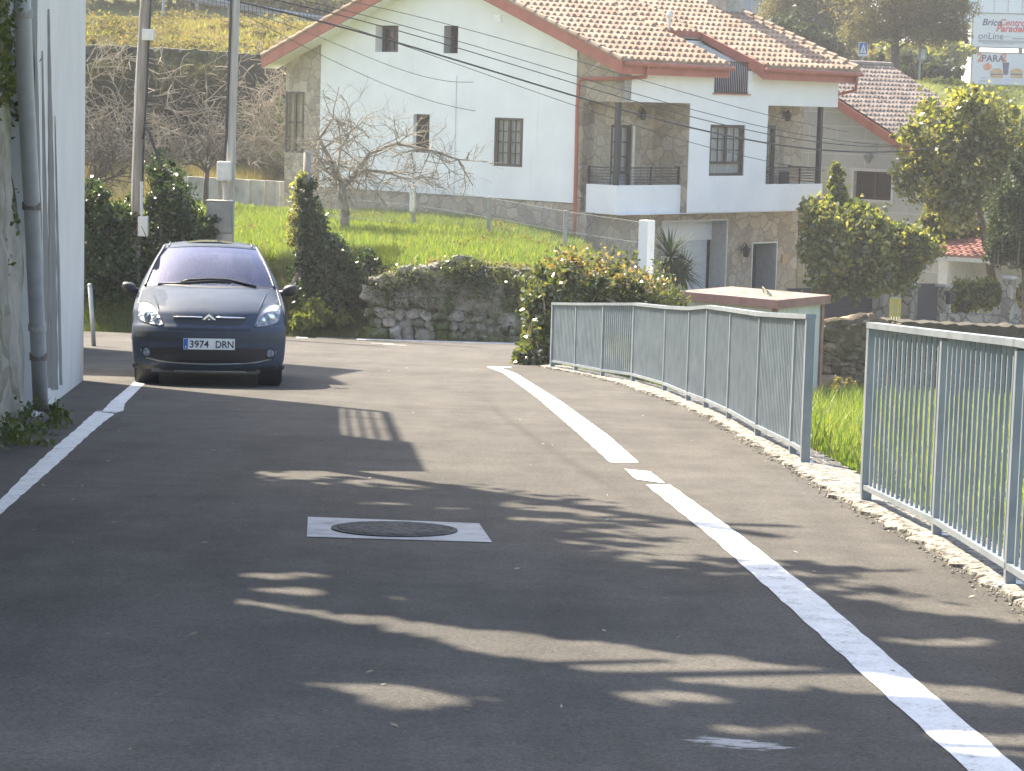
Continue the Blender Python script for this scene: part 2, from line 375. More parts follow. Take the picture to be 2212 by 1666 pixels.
def ground_mat():
    m, t, b = newmat('ground_earth_and_turf'); p = pos(t)
    n1 = noise(t, p, .5, 7, .7); n2 = noise(t, p, 6, 6, .7); n3 = noise(t, p, 40, 4, .8)
    c = ramp(t, mixc(t, .5, n1, n2), [(.36, (.16, .125, .08)), (.46, (.13, .13, .045)), (.56, (.16, .20, .045)), (.68, (.22, .21, .08))])
    c = mixc(t, .5, c, ramp(t, n3, [(.3, .4), (.7, 1)]), 'MULTIPLY')
    t.links.new(c, b.inputs['Base Color']); b.inputs['Roughness'].default_value = .95; b.inputs['Specular IOR Level'].default_value = .1
    bump(t, b, mixc(t, .5, n2, n3), .8, .05); return m
M['ground'] = ground_mat()
g = nmesh('ground', V, Fc, M['ground']); tag(g, 'earth and rough turf around the lane, falling away from the viewer', 'ground', kind='structure')
g.data.polygons.foreach_set('use_smooth', [True] * len(g.data.polygons))

# asphalt lane, then the crossing lane at its foot
rows = []
for d in np.unique(np.concatenate([np.linspace(-8, 36, 111), np.linspace(36, 47.0, 23)])):
    x0 = float(np.interp(d, XLD, XLX)); x1 = float(xr(d)) - .13 if d < 35.4 else float(np.interp(d, [35.4, 36.5, 47], [.4, .6, .9]))
    x0 += .10 * float(vnoise(d, 3, .5, 4)); x1 += .02 * float(vnoise(d, 1, .3, 9))
    rows.append([(x, d, float(zr(d))) for x in np.linspace(x0, x1, 25)])
ro = MB().grid(rows).build('road', M['asphalt'], smooth=True); tag(ro, 'worn grey asphalt lane running downhill and bending left', 'road', kind='structure')

rows = []
for d in np.linspace(52.5, 72, 24): rows.append([(x, d, float(H(x, d)) + .03) for x in np.linspace(3.6, 17, 20)])
tag(MB().grid(rows).build('driveway', nm('light_bounce_concrete', [(.46, .43, .37), (.56, .53, .47)], 2, 7, .85, 25, .2), smooth=True), 'pale concrete drive before the white house, added to bounce light onto its front', 'driveway', kind='structure')  # pale slab added so that sunlight bounces onto the shaded house front
def strip(name, L, Rr, m, label, dz=.004, wob=.006, sub=14):
    def dense(P):
        out = []
        for (x0, d0), (x1, d1) in zip(P[:-1], P[1:]):
            k = max(2, int(abs(d1 - d0) * sub / 2))
            out += [(x0 + (x1 - x0) * i / k, d0 + (d1 - d0) * i / k) for i in range(k)]
        return out + [P[-1]]
    def resample(P, n):
        P = np.array(P); s = np.r_[0, np.cumsum(np.hypot(*np.diff(P, axis=0).T))]
        q = np.linspace(0, s[-1], n); return np.stack([np.interp(q, s, P[:, 0]), np.interp(q, s, P[:, 1])], 1)
    n = max(6, int(len(dense(L)))); a = resample(L, n); b_ = resample(Rr, n)
    rows = []
    for i in range(n):
        pa = a[i] + np.array([wob * vnoise(i * .9, 0, 1, 5), 0]); pb = b_[i] + np.array([wob * vnoise(i * .9, 5, 1, 8), 0])
        rows.append([(pa[0] + (pb[0] - pa[0]) * k / 3, pa[1] + (pb[1] - pa[1]) * k / 3, float(zr(pa[1] + (pb[1] - pa[1]) * k / 3)) + dz) for k in range(4)])
    o = MB().grid(rows).build(name, m, smooth=True)
    return tag(o, label, 'road marking', kind='structure')
def gp(*pts): return [tuple(gnd(*p)[:2]) for p in pts]
def ext(P, d):                              # carry a line on towards the viewer, out of the frame
    (x0, d0), (x1, d1) = P[0], P[1]; k = (d - d0) / (d1 - d0); return [(x0 + (x1 - x0) * k, d)] + P
strip('road_edge_line', ext(gp((2090, 1666), (1690, 1300), (1540, 1165), (1395, 1048)), 2.5), ext(gp((2206, 1666), (1770, 1290), (1590, 1150), (1447, 1048)), 2.5), M['paint'], 'near white edge line running down the right side of the lane')
strip('road_edge_dash', gp((1375, 1037), (1349, 1014)), gp((1437, 1045), (1405, 1020)), M['paint'], 'short white dash of the right edge line between two breaks')
strip('road_edge_line', gp((1318, 1000), (1252, 940), (1160, 860), (1086, 806), (1051, 793)), gp((1380, 1000), (1318, 945), (1212, 868), (1116, 808), (1075, 793)), M['paint'], 'far white edge line on the right, curving to the ivy hedge')
strip('road_edge_line', gp((1051, 793), (1060, 792)), gp((1104, 795), (1104, 793)), M['paint'], 'thin white line turning along the foot of the ivy hedge')
LL = gp((0, 1082), (60, 1020), (120, 965), (168, 925), (207, 890)); LR = gp((0, 1113), (60, 1060), (130, 998), (190, 942), (248, 895))
strip('road_edge_line', ext(LL, 7), ext(LR, 7), M['paint'], 'white edge line on the left in the shade')
strip('road_edge_line', gp((222, 888), (240, 868), (262, 850), (290, 826)), gp((266, 889), (270, 872), (290, 852), (314, 828)), M['paint'], 'end of the left white line beside the car')
strip('worn_line_patch', gp((205, 889), (222, 888)), gp((250, 893), (266, 888)), M['worn'], 'scraped patch in the left white line')
strip('junction_line', gp((770, 731.5), (1120, 741)), gp((770, 734), (1120, 744.5)), M['paint'], 'thin white line along the foot of the mossy stone wall', wob=.02)
for x0, x1, lab in ((640, 664, 'nearest the car'), (684, 743, 'middle one'), (768, 818, 'last before the stone wall')):
    strip('junction_dash', gp((x0, 727.5), (x1, 727.5)), gp((x0, 730.5), (x1, 731)), M['paint'], 'white dash of the junction line, ' + lab, wob=.02)
for k in range(2):
    strip('junction_hatch', gp((800 + 26 * k, 741 + 3 * k), (850 + 26 * k, 743 + 3 * k)), gp((803 + 26 * k, 742.3 + 3 * k), (853 + 26 * k, 744.5 + 3 * k)), M['scuff'], 'worn white letter stroke painted on the far lane', wob=.02)


# manhole: cast cover in a square of white paint
mc_ = [gnd(665, 1118), gnd(1035, 1132), gnd(1063, 1173), gnd(663, 1161)]
pm = MB()
n = 14; rows = []
for i in range(n + 1):
    A = mc_[0].lerp(mc_[3], i / n); B = mc_[1].lerp(mc_[2], i / n)
    rows.append([Vector((q.x, q.y, float(zr(q.y)) + .004)) for q in [A.lerp(B, j / n) for j in range(n + 1)]])
tag(pm.grid(rows).build('manhole_paint_square', nm('greyed_white_paint', [(.24, .24, .235), (.36, .36, .355), (.42, .42, .415)], 7, 7, .85, 40, .2), smooth=True), 'square of white paint around the manhole cover', 'road marking', kind='structure')
mcc = gnd(852, 1146); slope = math.atan(.0613)
mh = thing('manhole_cover', 'round cast iron manhole cover inside a white painted square', 'manhole cover', (mcc.x, mcc.y, float(zr(mcc.y)) + .01), (-slope, 0, 0))
Rm = MW[mh.name].to_3x3()
up = Rm @ Vector((0, 0, 1)); o0 = Vector(mh.location)
M['castiron'] = nm('cast_iron', [(.05, .048, .045), (.075, .071, .067), (.095, .088, .08)], 12, 6, .85, 60, .5, spec=.2)
MB().lathe(o0 + up * -.02, up, [(.335, 0), (.335, .022), (.305, .022), (.302, .012), (0.01, .012)], 40).build('frame_ring', M['castiron'], mh)
cv = MB().lathe(o0 + up * -.018, up, [(.297, 0), (.297, .02), (.29, .024), (.01, .024)], 40)
for r in (.08, .15, .22, .27):
    nseg = int(r * 90)
    for k in range(nseg):
        a = 2 * math.pi * k / nseg; c = Vector((math.cos(a), math.sin(a), 0)); tdir = Vector((-math.sin(a), math.cos(a), 0))
        cv.frame(o0, Rm @ c, Rm @ tdir, up, r - .014, r + .014, -.012, .012, .004, .0075)
cv.build('lid', M['castiron'], mh)

# broken concrete kerb the railing stands on
rows = []
for d in np.linspace(2, 35.2, 620):
    xx = float(xr(d)); z = float(zr(d)); j = .05 * float(vnoise(d, 2, .22, 6)) + .02 * float(vnoise(d, 4, .05, 3)); j2 = .04 * float(vnoise(d, 7, .09, 2)) + .02 * random.random()
    rows.append([(xx - .15 + j + j2, d, z - .03), (xx - .14 + j + j2, d, z + .012 + .01 * random.random()), (xx - .08 + j, d, z + .02 + .012 * random.random()), (xx - .02, d, z + .022 + .01 * random.random()), (xx + .12, d, z + .02 + .008 * random.random()), (xx + .26 + j2, d, z + .012), (xx + .28 + j2, d, z - .2)])
tag(MB().grid(rows).build('kerb', M['kerbconc']), 'crumbling concrete kerb along the edge under the railing', 'kerb', kind='structure')

rgk = random.Random(77); mb = MB()
for _ in range(260):                              # fallen leaves, twigs and grit lying on the lane
    d = 4 + 36 * rgk.random() ** 1.6; x = rgk.uniform(float(np.interp(d, XLD, XLX)) + .05, float(xr(d)) - .2); z = float(zr(d)) + .006; a_ = rgk.uniform(0, 6.3); L_ = rgk.uniform(.006, .022); W_ = L_ * rgk.uniform(.25, .7)
    u = Vector((math.cos(a_), math.sin(a_), rgk.uniform(0, .3))); v = Vector((-math.sin(a_), math.cos(a_), rgk.uniform(-.2, .3))); o_ = Vector((x, d, z))
    mb.add([o_ - u * L_, o_ + v * W_, o_ + u * L_, o_ - v * W_], [(0, 1, 2, 3)])
tag(mb.build('litter', leafm('dry_leaf_bits', [(.10, .08, .05), (.24, .20, .14), (.30, .28, .24)], .1, .8, .2), fix=False), 'scattered dry leaf bits and grit lying on the lane', 'litter', kind='stuff')
rgk = random.Random(12); mb = MB()
for _ in range(1500):                             # loose crumbs of asphalt and concrete along the broken edge
    d = rgk.uniform(3, 34); x = float(xr(d)) - .16 + rgk.gauss(0, .03); r = rgk.uniform(.003, .013); z = float(zr(d)) + r * .4
    P = [Vector((x + r * rgk.uniform(.6, 1.3) * a, d + r * rgk.uniform(.6, 1.3) * b_, z + r * rgk.uniform(.5, .9) * c)) for a, b_, c in ((1, 0, 0), (-1, 0, 0), (0, 1, 0), (0, -1, 0), (0, 0, 1), (0, 0, -1))]
    mb.add(P, [(0, 2, 4), (2, 1, 4), (1, 3, 4), (3, 0, 4), (2, 0, 5), (1, 2, 5), (3, 1, 5), (0, 3, 5)])
tag(mb.build('gravel', M['kerbconc'], fix=False), 'crumbs of asphalt and concrete along the broken lane edge', 'gravel', kind='stuff')
# ------------------------------------------------------------------ steel railings
def interp_rail(pts):
    out = []
    for (xb, yb, xt, yt, gap) in pts:
        g0 = gnd(xb, yb + gap); top = at(xt, yt, g0.y); out.append((Vector((g0.x, g0.y, float(zr(g0.y)) + .02)), top.z))
    return out
def railing(name, label, feet, end_post=True, bars=.125, bw2=.0075):
    g0 = feet[0][0]
    t = thing(name, label, 'railing', tuple(g0), group=None)
    n = len(feet)
    for i, (p, zt) in enumerate(feet):
        wdt = .065 if i in (0, n - 1) else .05
        q = feet[min(i + 1, n - 1)][0] - feet[max(i - 1, 0)][0]; q.z = 0; q.normalize(); s = Vector((q.y, -q.x, 0))
        b = MB().frame(p, q, s, Vector((0, 0, 1)), -wdt / 2, wdt / 2, -wdt / 2, wdt / 2, 0, zt - p.z + (.0 if i in (0, n - 1) else -.03))
        po = b.build('post', M['galv'], t, bevel=.004)
        MB().frame(p, q, s, Vector((0, 0, 1)), -.07, .07, -.065, .065, -.01, .006).build('base_plate', M['galv'], po)
    tr = MB(); br = MB()
    def rail(mb, z0f, w_, h_):
        for (p, zt), (p2, zt2) in zip(feet[:-1], feet[1:]):
            a = Vector((p.x, p.y, z0f(p, zt))); c = Vector((p2.x, p2.y, z0f(p2, zt2)))
            e = (c - a).normalized() * .02
            mb.bar(a - e, c + e, w_, h_)
    rail(tr, lambda p, zt: zt, .075, .035); rail(br, lambda p, zt: p.z + .085, .05, .03)
    tr.build('top_rail', M['galv'], t); br.build('bottom_rail', M['galv'], t)
    for (p, zt), (p2, zt2) in zip(feet[:-1], feet[1:]):
        mb = MB(); L = (p2 - p).length; k = int(round(L / bars))
        for j in range(1, k):
            u = j / k; q = p.lerp(p2, u); z1 = zt + (zt2 - zt) * u
            dr = (p2 - p); dr.z = 0; dr.normalize(); s = Vector((dr.y, -dr.x, 0))
            mb.frame(Vector((q.x, q.y, 0)), dr, s, Vector((0, 0, 1)), -.010, .010, -bw2, bw2, q.z + .095, z1 - .012)
        mb.build('bar_panel', M['galv'], t)
    return t
far_feet = interp_rail([(1738, 989, 1747, 684, 16), (1711, 977, 1716, 683, 10), (1636, 937, 1641, 679, 11), (1574, 900, 1579, 670, 10), (1524, 876, 1528, 663, 10), (1486, 861, 1490, 667, 10), (1435, 839, 1438, 664, 9), (1367, 820, 1370, 657, 7), (1301, 811, 1303, 657, 6), (1243, 799, 1245, 657, 6), (1193, 791, 1195, 656, 5)])
railing('steel_railing', 'long grey-blue bar railing curving round the bend to the ivy hedge', far_feet, bars=.078, bw2=.0085)
near_feet = interp_rail([(1869, 1066, 1882, 703, 22), (2022, 1140, 2040, 722, 26), (2180, 1245, 2206, 741, 26)])
p1, z1 = near_feet[-1]; p0, z0 = near_feet[-2]
dv = (p1 - p0); dv.normalize(); p2 = p1 + dv * 1.95
near_feet.append((p2, p2.z + (z1 - p1.z)))
p3 = p2 + dv * 1.95; near_feet.append((p3, p3.z + (z1 - p1.z)))
railing('steel_railing', 'grey-blue bar railing panel nearest the viewer, after the gap', near_feet, bars=.125, bw2=.0085)

# ------------------------------------------------------------------ left: streaked white building with its balcony and eaves above the frame
W0 = gnd(88, 892); W1 = gnd(180, 822)
wd = Vector((W1.x - W0.x, W1.y - W0.y, 0)).normalized(); wn = Vector((wd.y, -wd.x, 0))      # wn points to the road
W0 = Vector((W0.x, W0.y, 0)); L = (Vector((W1.x, W1.y, 0)) - W0).length
bl = thing('rendered_building', 'white rendered building with dark vertical rain streaks beside the lane', 'building', (W0.x, W0.y, -1.6))
Zv = Vector((0, 0, 1))
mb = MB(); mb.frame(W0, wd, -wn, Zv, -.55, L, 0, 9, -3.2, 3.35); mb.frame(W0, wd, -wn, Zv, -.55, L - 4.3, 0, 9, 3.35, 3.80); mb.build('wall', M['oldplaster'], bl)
M['stain'] = nm('mould_run_down_the_wall', [(.10, .095, .085), (.17, .165, .15), (.24, .235, .22)], 2.5, 7, .9, 30, .3, stretch=(6, 6, .35))
# streaks of black mould that run down the wall, with their own ragged shape
mb = MB()
def streak(px0, px1, y0, y1, k=18):
    rows = []
    for i in range(k + 1):
        y = y0 + (y1 - y0) * i / k; f_ = min(1, .25 + i / k * 1.2)
        c = (px0 + px1) / 2 + 13 * i / k; h = (px1 - px0) / 2 * f_ * (1 + .12 * math.sin(i * 2.1))
        r = []
        for X in (c - h, c, c + h):
            v = ray(X, y); s_ = (W0 + wn * .003 - EYE).dot(wn) / v.dot(wn); r.append(EYE + v * s_)
        rows.append(r)
    mb.grid(rows)
streak(70, 84, 40, 838); streak(86, 97, 110, 838); streak(97, 113, 20, 842, 24); streak(116, 122, 250, 832)
mb.build('mould_streak', M['stain'], bl, fix=False)
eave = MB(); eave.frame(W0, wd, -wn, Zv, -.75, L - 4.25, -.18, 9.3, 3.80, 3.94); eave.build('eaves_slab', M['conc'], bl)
rf = MB(); rf.prism([W0 + wd * -.75 + wn * .2 + Zv * 3.94, W0 + wd * -.75 - wn * 9.3 + Zv * 3.94, W0 + wd * -.75 - wn * 4.5 + Zv * 4.6], wd * (L - 3.5)); rf.build('roof', M['terra'], bl)
# roof terrace guard rail whose shadow falls on the lane as a lattice
gr = MB(); t0 = L - 4.3
for zz, hh in ((3.36, .04), (3.55, .05), (3.74, .05), (3.93, .05), (4.18, .14)): gr.bar(W0 + wd * t0 - wn * .05 + Zv * zz, W0 + wd * (L - .02) - wn * .05 + Zv * zz, .02, hh)
for q in (.06, 1.45, 2.85, 4.22): gr.bar(W0 + wd * (t0 + q) - wn * .05 + Zv * 3.35, W0 + wd * (t0 + q) - wn * .05 + Zv * 4.1, .03 if .1 < q < 4 else .12, .03 if .1 < q < 4 else .1, up=Vector((1, 0, 0)))
gr.build('terrace_rail', M['iron'], bl)
an = thing('rear_annex', 'taller white annex standing behind the streaked building, beyond its far corner', 'building', (-10, 35.4, -2.6))
mb = MB(); mb.box(-16, -6.75, 33.7, 37.9, -3.2, 4.9); mb.prism([Vector((-6.75, 33.7, 4.9)), Vector((-6.75, 33.7, 5.75)), Vector((-6.75, 35.3, 5.05)), Vector((-6.75, 37.9, 5.3)), Vector((-6.75, 37.9, 4.9))], (-.3, 0, 0)); mb.build('wall', M['oldplaster'], an)
MB().box(-16.1, -7.1, 33.8, 37.8, 4.905, 5.0).build('roof', M['terra'], an)
# drainpipe
pp = [EYE + ray(X, Y) * ((W0 + wn * .10 - EYE).dot(wn) / ray(X, Y).dot(wn)) for X, Y in ((45, -60), (50, 60), (58, 240), (68, 430), (76, 610), (82, 740), (88, 880))]
pipe = MB().tube(pp, .062, 14).build('drainpipe', plain('grey_pvc_pipe', (.36, .37, .38), .5), bl, smooth=True)
for i, Y in enumerate((30, 445, 707, 770)):
    X = np.interp(Y, [-60, 60, 240, 430, 610, 740, 880], [45, 50, 58, 68, 76, 82, 88]); q = EYE + ray(X, Y) * ((W0 + wn * .10 - EYE).dot(wn) / ray(X, Y).dot(wn))
    MB().tube([q - Zv * .03, q + Zv * .03], .072, 14).build('pipe_clamp', (M['rustdull'] if i in (1, 3) else M['conc']), pipe)
# old mossy garden wall before it
mw0 = Vector((-3.35, 15.4, 0)); mw1 = Vector((W0.x - wd.x * .0, W0.y - .15, 0)) + wn * .02
md = (mw1 - mw0).normalized(); mn = Vector((md.y, -md.x, 0)); ML = (mw1 - mw0).length
mb = MB(); rows = []
for zz in np.linspace(-2.2, 2.75, 34):
    rows.append([mw0 + md * s_ + mn * (.05 * float(vnoise(s_, zz, .5, 3)) + .03 * float(vnoise(s_, zz, .17, 5)) - .10 - .05 * (zz + 1)) + Zv * (zz + float(zr(mw0.y + s_ * md.y)) * .0) for s_ in np.linspace(-6.5, ML, 60)])
mb.grid(rows)
back = [[p - mn * .5 for p in rows[0]], [p - mn * .5 for p in rows[-1]], rows[-1]]
mb.grid(back)
mb.grid([[r[-1] for r in rows], [r[-1] - mn * .5 for r in rows]]); mb.grid([[r[0] for r in rows], [r[0] - mn * .5 for r in rows]]); mb.grid([[p - mn * .5 for p in r[::6]] for r in (rows[0], rows[-1])])
tag(mb.build('garden_wall', M['mosswall'], smooth=True), 'old lichened garden wall at the left edge, in front of the drainpipe', 'wall')

# ------------------------------------------------------------------ far stone walls
def rough_wall(name, label, base, top, thick, m, amp=.10, nz=16, cap=.12, ns=None):
    """base / top: lists of world points along the wall (near face)"""
    base = [Vector(p) for p in base]; top = [Vector(p) for p in top]; n = ns or 90
    def samp(P, u):
        L_ = [0]
        for a_, b_ in zip(P[:-1], P[1:]): L_.append(L_[-1] + (b_ - a_).length)
        s_ = u * L_[-1]
        for i in range(len(P) - 1):
            if s_ <= L_[i + 1] + 1e-6: return P[i].lerp(P[i + 1], (s_ - L_[i]) / (L_[i + 1] - L_[i]))
        return P[-1]
    rows = []
    for k in range(nz + 1):
        v = k / nz; r = []
        for i in range(n + 1):
            u = i / n; a_ = samp(base, u); b_ = samp(top, u); p = a_.lerp(b_, v)
            e = samp(base, min(u + .01, 1)) - samp(base, max(u - .01, 0)); s_ = Vector((e.y, -e.x, 0)).normalized()
            q = p.x * 1.0 + p.y
            p = p + s_ * (amp * float(vnoise(q, p.z, .33, 2)) + amp * .5 * float(vnoise(q, p.z, .14, 7)))
            if k == nz: p.z += cap * float(vnoise(q, 0, .3, 4)) + cap * .5 * float(vnoise(q, 3, .12, 1))
            r.append(p)
        rows.append(r)
    e = (base[-1] - base[0]); s_ = Vector((e.y, -e.x, 0)).normalized()
    rows.append([p - s_ * thick * .5 + Vector((0, 0, .03)) for p in rows[-1]])
    rows.append([p - s_ * thick * .5 + Vector((0, 0, -.05)) for p in rows[-1]])
    rows.append([p - s_ * .02 + Vector((0, 0, -1.5)) for p in rows[-1]])
    mb = MB().grid(rows)
    mb.grid([[r[0] for r in rows[:nz + 2]], [Vector((rows[nz + 2][0].x, rows[nz + 2][0].y, r[0].z)) for r in rows[:nz + 2]]])
    mb.grid([[r[-1] for r in rows[:nz + 2]], [Vector((rows[nz + 2][-1].x, rows[nz + 2][-1].y, r[-1].z)) for r in rows[:nz + 2]]])
    return tag(mb.build(name, m, smooth=False), label, 'wall')
def rocks(o, base, top, lo, hi, depth, m, seed, name='stones'):
    rg = random.Random(seed); base = [Vector(p) for p in base]; top = [Vector(p) for p in top]
    b = bmesh.new(); bmesh.ops.create_icosphere(b, subdivisions=2, radius=1); IV = [v.co.copy() for v in b.verts]; IF = [tuple(v.index for v in f.verts) for f in b.faces]; b.free()
    L_ = [0]
    for p, q in zip(base[:-1], base[1:]): L_.append(L_[-1] + (q - p).length)
    def pt(P, s_):
        for i in range(len(P) - 1):
            if s_ <= L_[i + 1] or i == len(P) - 2: return P[i].lerp(P[i + 1], min(1, (s_ - L_[i]) / (L_[i + 1] - L_[i])))
    mb = MB(); v = 0; e = (base[-1] - base[0]); e.z = 0; e.normalize(); s_n = Vector((e.y, -e.x, 0)); hm = max((q - p).length for p, q in zip(base, top))
    while v < hm:
        rh = rg.uniform(lo, hi); u = rg.uniform(-.3, 0)
        while u < L_[-1]:
            rw = rh * rg.uniform(.75, 1.9); uc = u + rw / 2; u += rw * .97
            if not 0 <= uc <= L_[-1]: continue
            p0_, p1_ = pt(base, uc), pt(top, uc); h_ = (p1_ - p0_).length; vv = v + rh / 2 + rg.uniform(-.1, .1) * rh
            if vv > h_ + rh * .1: continue
            c = p0_.lerp(p1_, vv / h_) - s_n * rg.uniform(-.03, .05); ang = rg.gauss(0, .25); k = rg.uniform(.86, 1.12); sx, sy, sz = rw / 2 * 1.04, depth * rg.uniform(.8, 1.3), rh / 2 * k
            ph = [rg.uniform(0, 6) for _ in range(6)]; vs = []
            for q in IV:
                x, y, z = (math.copysign(abs(t_) ** .62, t_) for t_ in q)
                j = 1 + .16 * math.sin(3.1 * q.x + ph[0]) * math.sin(2.7 * q.z + ph[1]) + .12 * math.sin(5.3 * q.z + ph[2] + 3 * q.x) + rg.gauss(0, .035)
                x *= sx * j; z *= sz * j; y *= sy * (1 + .2 * math.sin(2.5 * q.x + ph[3]) + .2 * math.sin(3 * q.z + ph[4]))
                xr_, zr_ = x * math.cos(ang) - z * math.sin(ang), x * math.sin(ang) + z * math.cos(ang)
                vs.append(c + e * xr_ + s_n * y + Vector((0, 0, zr_)))
            mb.add(vs, IF)
        v += rh * .95
    u = 0
    while u < L_[-1]:                              # coping stones
        rw = rg.uniform(lo, hi) * 1.3; c = pt(top, min(u + rw / 2, L_[-1])) - s_n * .05; u += rw * .9; ph = rg.uniform(0, 6)
        mb.add([c + e * (math.copysign(abs(q.x) ** .6, q.x) * rw / 2 * (1 + .1 * math.sin(4 * q.z + ph))) + s_n * (q.y * depth * 1.5) + Vector((0, 0, math.copysign(abs(q.z) ** .7, q.z) * lo * rg.uniform(.42, .5) * (1 + .15 * math.sin(3 * q.x + ph)) - lo * .2)) for q in IV], IF)
    return mb.build(name, m, o, fix=False)
b0 = [at(795, 738, 47.0), at(900, 742, 47.1), at(1020, 746, 47.1), at(1230, 752, 47.0)]
t0_ = [at(795, 605, 47.2), at(900, 580, 47.3), at(960, 570, 47.3), at(1020, 575, 47.3), at(1230, 590, 47.2)]
rough_wall('dry_stone_wall', 'low mossy dry stone wall holding up the grass beyond the lane', b0, t0_, .6, M['earthgap'], .03, 10, .05, 60)
rocks(bpy.data.objects['dry_stone_wall'], b0, t0_, .13, .40, .16, M['drystone'], 5)
rb = [at(1690, 915, 51), at(1880, 900, 51.5), at(2330, 915, 53)]
rt = [at(1690, 708, 51.2), at(1790, 703, 51.5), at(1885, 692, 51.7), at(2050, 700, 52.2), at(2330, 712, 53.2)]
rough_wall('rubble_wall', 'tall rough rubble wall behind the railings, with large tan stones', rb, rt, .6, M['earthgap'], .03, 10, .05, 60)
rocks(bpy.data.objects['rubble_wall'], rb, rt, .13, .42, .17, M['rubblestone'], 9)
# dark retaining wall on the hillside
db = [Vector((-26, 85.3, -1.2)), Vector((-14, 85.3, -1.2)), Vector((3, 86.5, -1.2))]
dt = [Vector((-26, 85.6, at(60, 98, 85.6).z)), Vector((-14.0, 85.6, at(240, 99, 85.6).z)), Vector((-11, 85.7, at(400, 108, 85.7).z)), Vector((-8.7, 85.9, at(560, 120, 85.9).z)), Vector((3, 86.8, 2.4))]
rough_wall('retaining_wall', 'dark overgrown stone retaining wall across the hillside on the left', db, dt, .8, M['darkwall'], .18, 26, .06, 150)
# grey block wall at the foot of the terrace
q0 = at(395, 430, 76); q1 = at(625, 440, 74.5); h0 = at(395, 381, 76); h1 = at(625, 393, 74.5)
bw = thing('concrete_block_wall', 'low grey concrete panel wall across the field on the left', 'wall', tuple(q0))
A = Vector((q0.x, q0.y, 0)); B = Vector((q1.x, q1.y, 0)); e = (B - A).normalized(); s_ = Vector((e.y, -e.x, 0)); Lw = (B - A).length
mb = MB(); mb.prism([A + Zv * (q0.z - .4), B + Zv * (q1.z - .4), B + Zv * h1.z, A + Zv * h0.z], -s_ * .15); mb.build('panel_run', M['conc'], bw)
for k in range(7):
    p = A.lerp(B, (k + .3) / 7); MB().frame(p, e, s_, Zv, -.06, .06, 0, .07, q0.z - .4, h0.z + (h1.z - h0.z) * k / 7 - .02).build('pier', M['conc'], bw)

# ------------------------------------------------------------------ the white house across the lane
HC = Vector((2.72, 64, 0)); UF = Vector((.684, .7295, 0)); UG = Vector((-.7295, .684, 0))
def hl(s, t, z): return HC + UF * s + UG * t + Zv * z
def rayplane(X, Y, o, n):
    v = ray(X, Y); return EYE + v * ((o - EYE).dot(n) / v.dot(n))
def gpl(X, Y, s0=0.):
    p = rayplane(X, Y, hl(s0, 0, 0), UF) - HC; return p.dot(UG), p.z
def fpl(X, Y, t0=0.):
    p = rayplane(X, Y, hl(0, t0, 0), UG) - HC; return p.dot(UF), p.z
house = thing('village_house', 'white two storey house with stone corners and terracotta tiled roof', 'house', tuple(hl(0, 0, -4.55)), (0, 0, math.atan2(.7295, .684)))
GP = lambda a, z, dp: hl(dp, a, z)          # gable wall: a runs away to the left
FP = lambda a, z, dp: hl(a, dp, z)          # front: a runs away to the right
def wall(mb, P, a0, a1, z0, z1, holes=(), dp=0., th=.25, top=None):
    """sheet wall with openings and reveals; top(a) gives a sloping upper edge"""
    A = sorted({a0, a1, *[h[0] for h in holes], *[h[1] for h in holes]} | ({TR} if top and a0 < TR < a1 else set()))
    Z = sorted({z0, z1, *[h[2] for h in holes], *[h[3] for h in holes]})
    for i in range(len(A) - 1):
        for j in range(len(Z) - 1):
            am = (A[i] + A[i + 1]) / 2; zm = (Z[j] + Z[j + 1]) / 2
            if any(h[0] < am < h[1] and h[2] < zm < h[3] for h in holes): continue
            mb.quad(P(A[i], Z[j], dp), P(A[i + 1], Z[j], dp), P(A[i + 1], Z[j + 1], dp), P(A[i], Z[j + 1], dp))
        if top: mb.quad(P(A[i], z1, dp), P(A[i + 1], z1, dp), P(A[i + 1], top(A[i + 1]), dp), P(A[i], top(A[i]), dp))
    for h in holes:
        x0, x1, y0, y1 = h[:4]; r = [(x0, y0), (x1, y0), (x1, y1), (x0, y1)]
        for k in range(4):
            (p, q), (p2, q2) = r[k], r[(k + 1) % 4]
            mb.quad(P(p, q, dp), P(p2, q2, dp), P(p2, q2, dp + th), P(p, q, dp + th))
    e0 = [(a0, z0), (a1, z0), (a1, top(a1) if top else z1), (a0, top(a0) if top else z1)]
    for k in range(4):
        (p, q), (p2, q2) = e0[k], e0[(k + 1) % 4]
        mb.quad(P(p, q, dp), P(p2, q2, dp), P(p2, q2, dp + th), P(p, q, dp + th))
    return mb
M['winframe'] = plain('dark_brown_window_frame', (.045, .032, .024), .45)
M['pane'] = glassm('window_glass', (1, 1, 1), .75, .85, .02)
M['curtain'] = nm('net_curtain', [(.42, .42, .41), (.62, .62, .60)], 3, 4, .9, stretch=(9, 9, .4))
M['roomdark'] = plain('unlit_room_black', (.03, .028, .026), .9)  # near-black, puts the darkness of unlit rooms into the colour
M['yellowblind'] = plain('yellow_blind', (.50, .44, .24), .8)
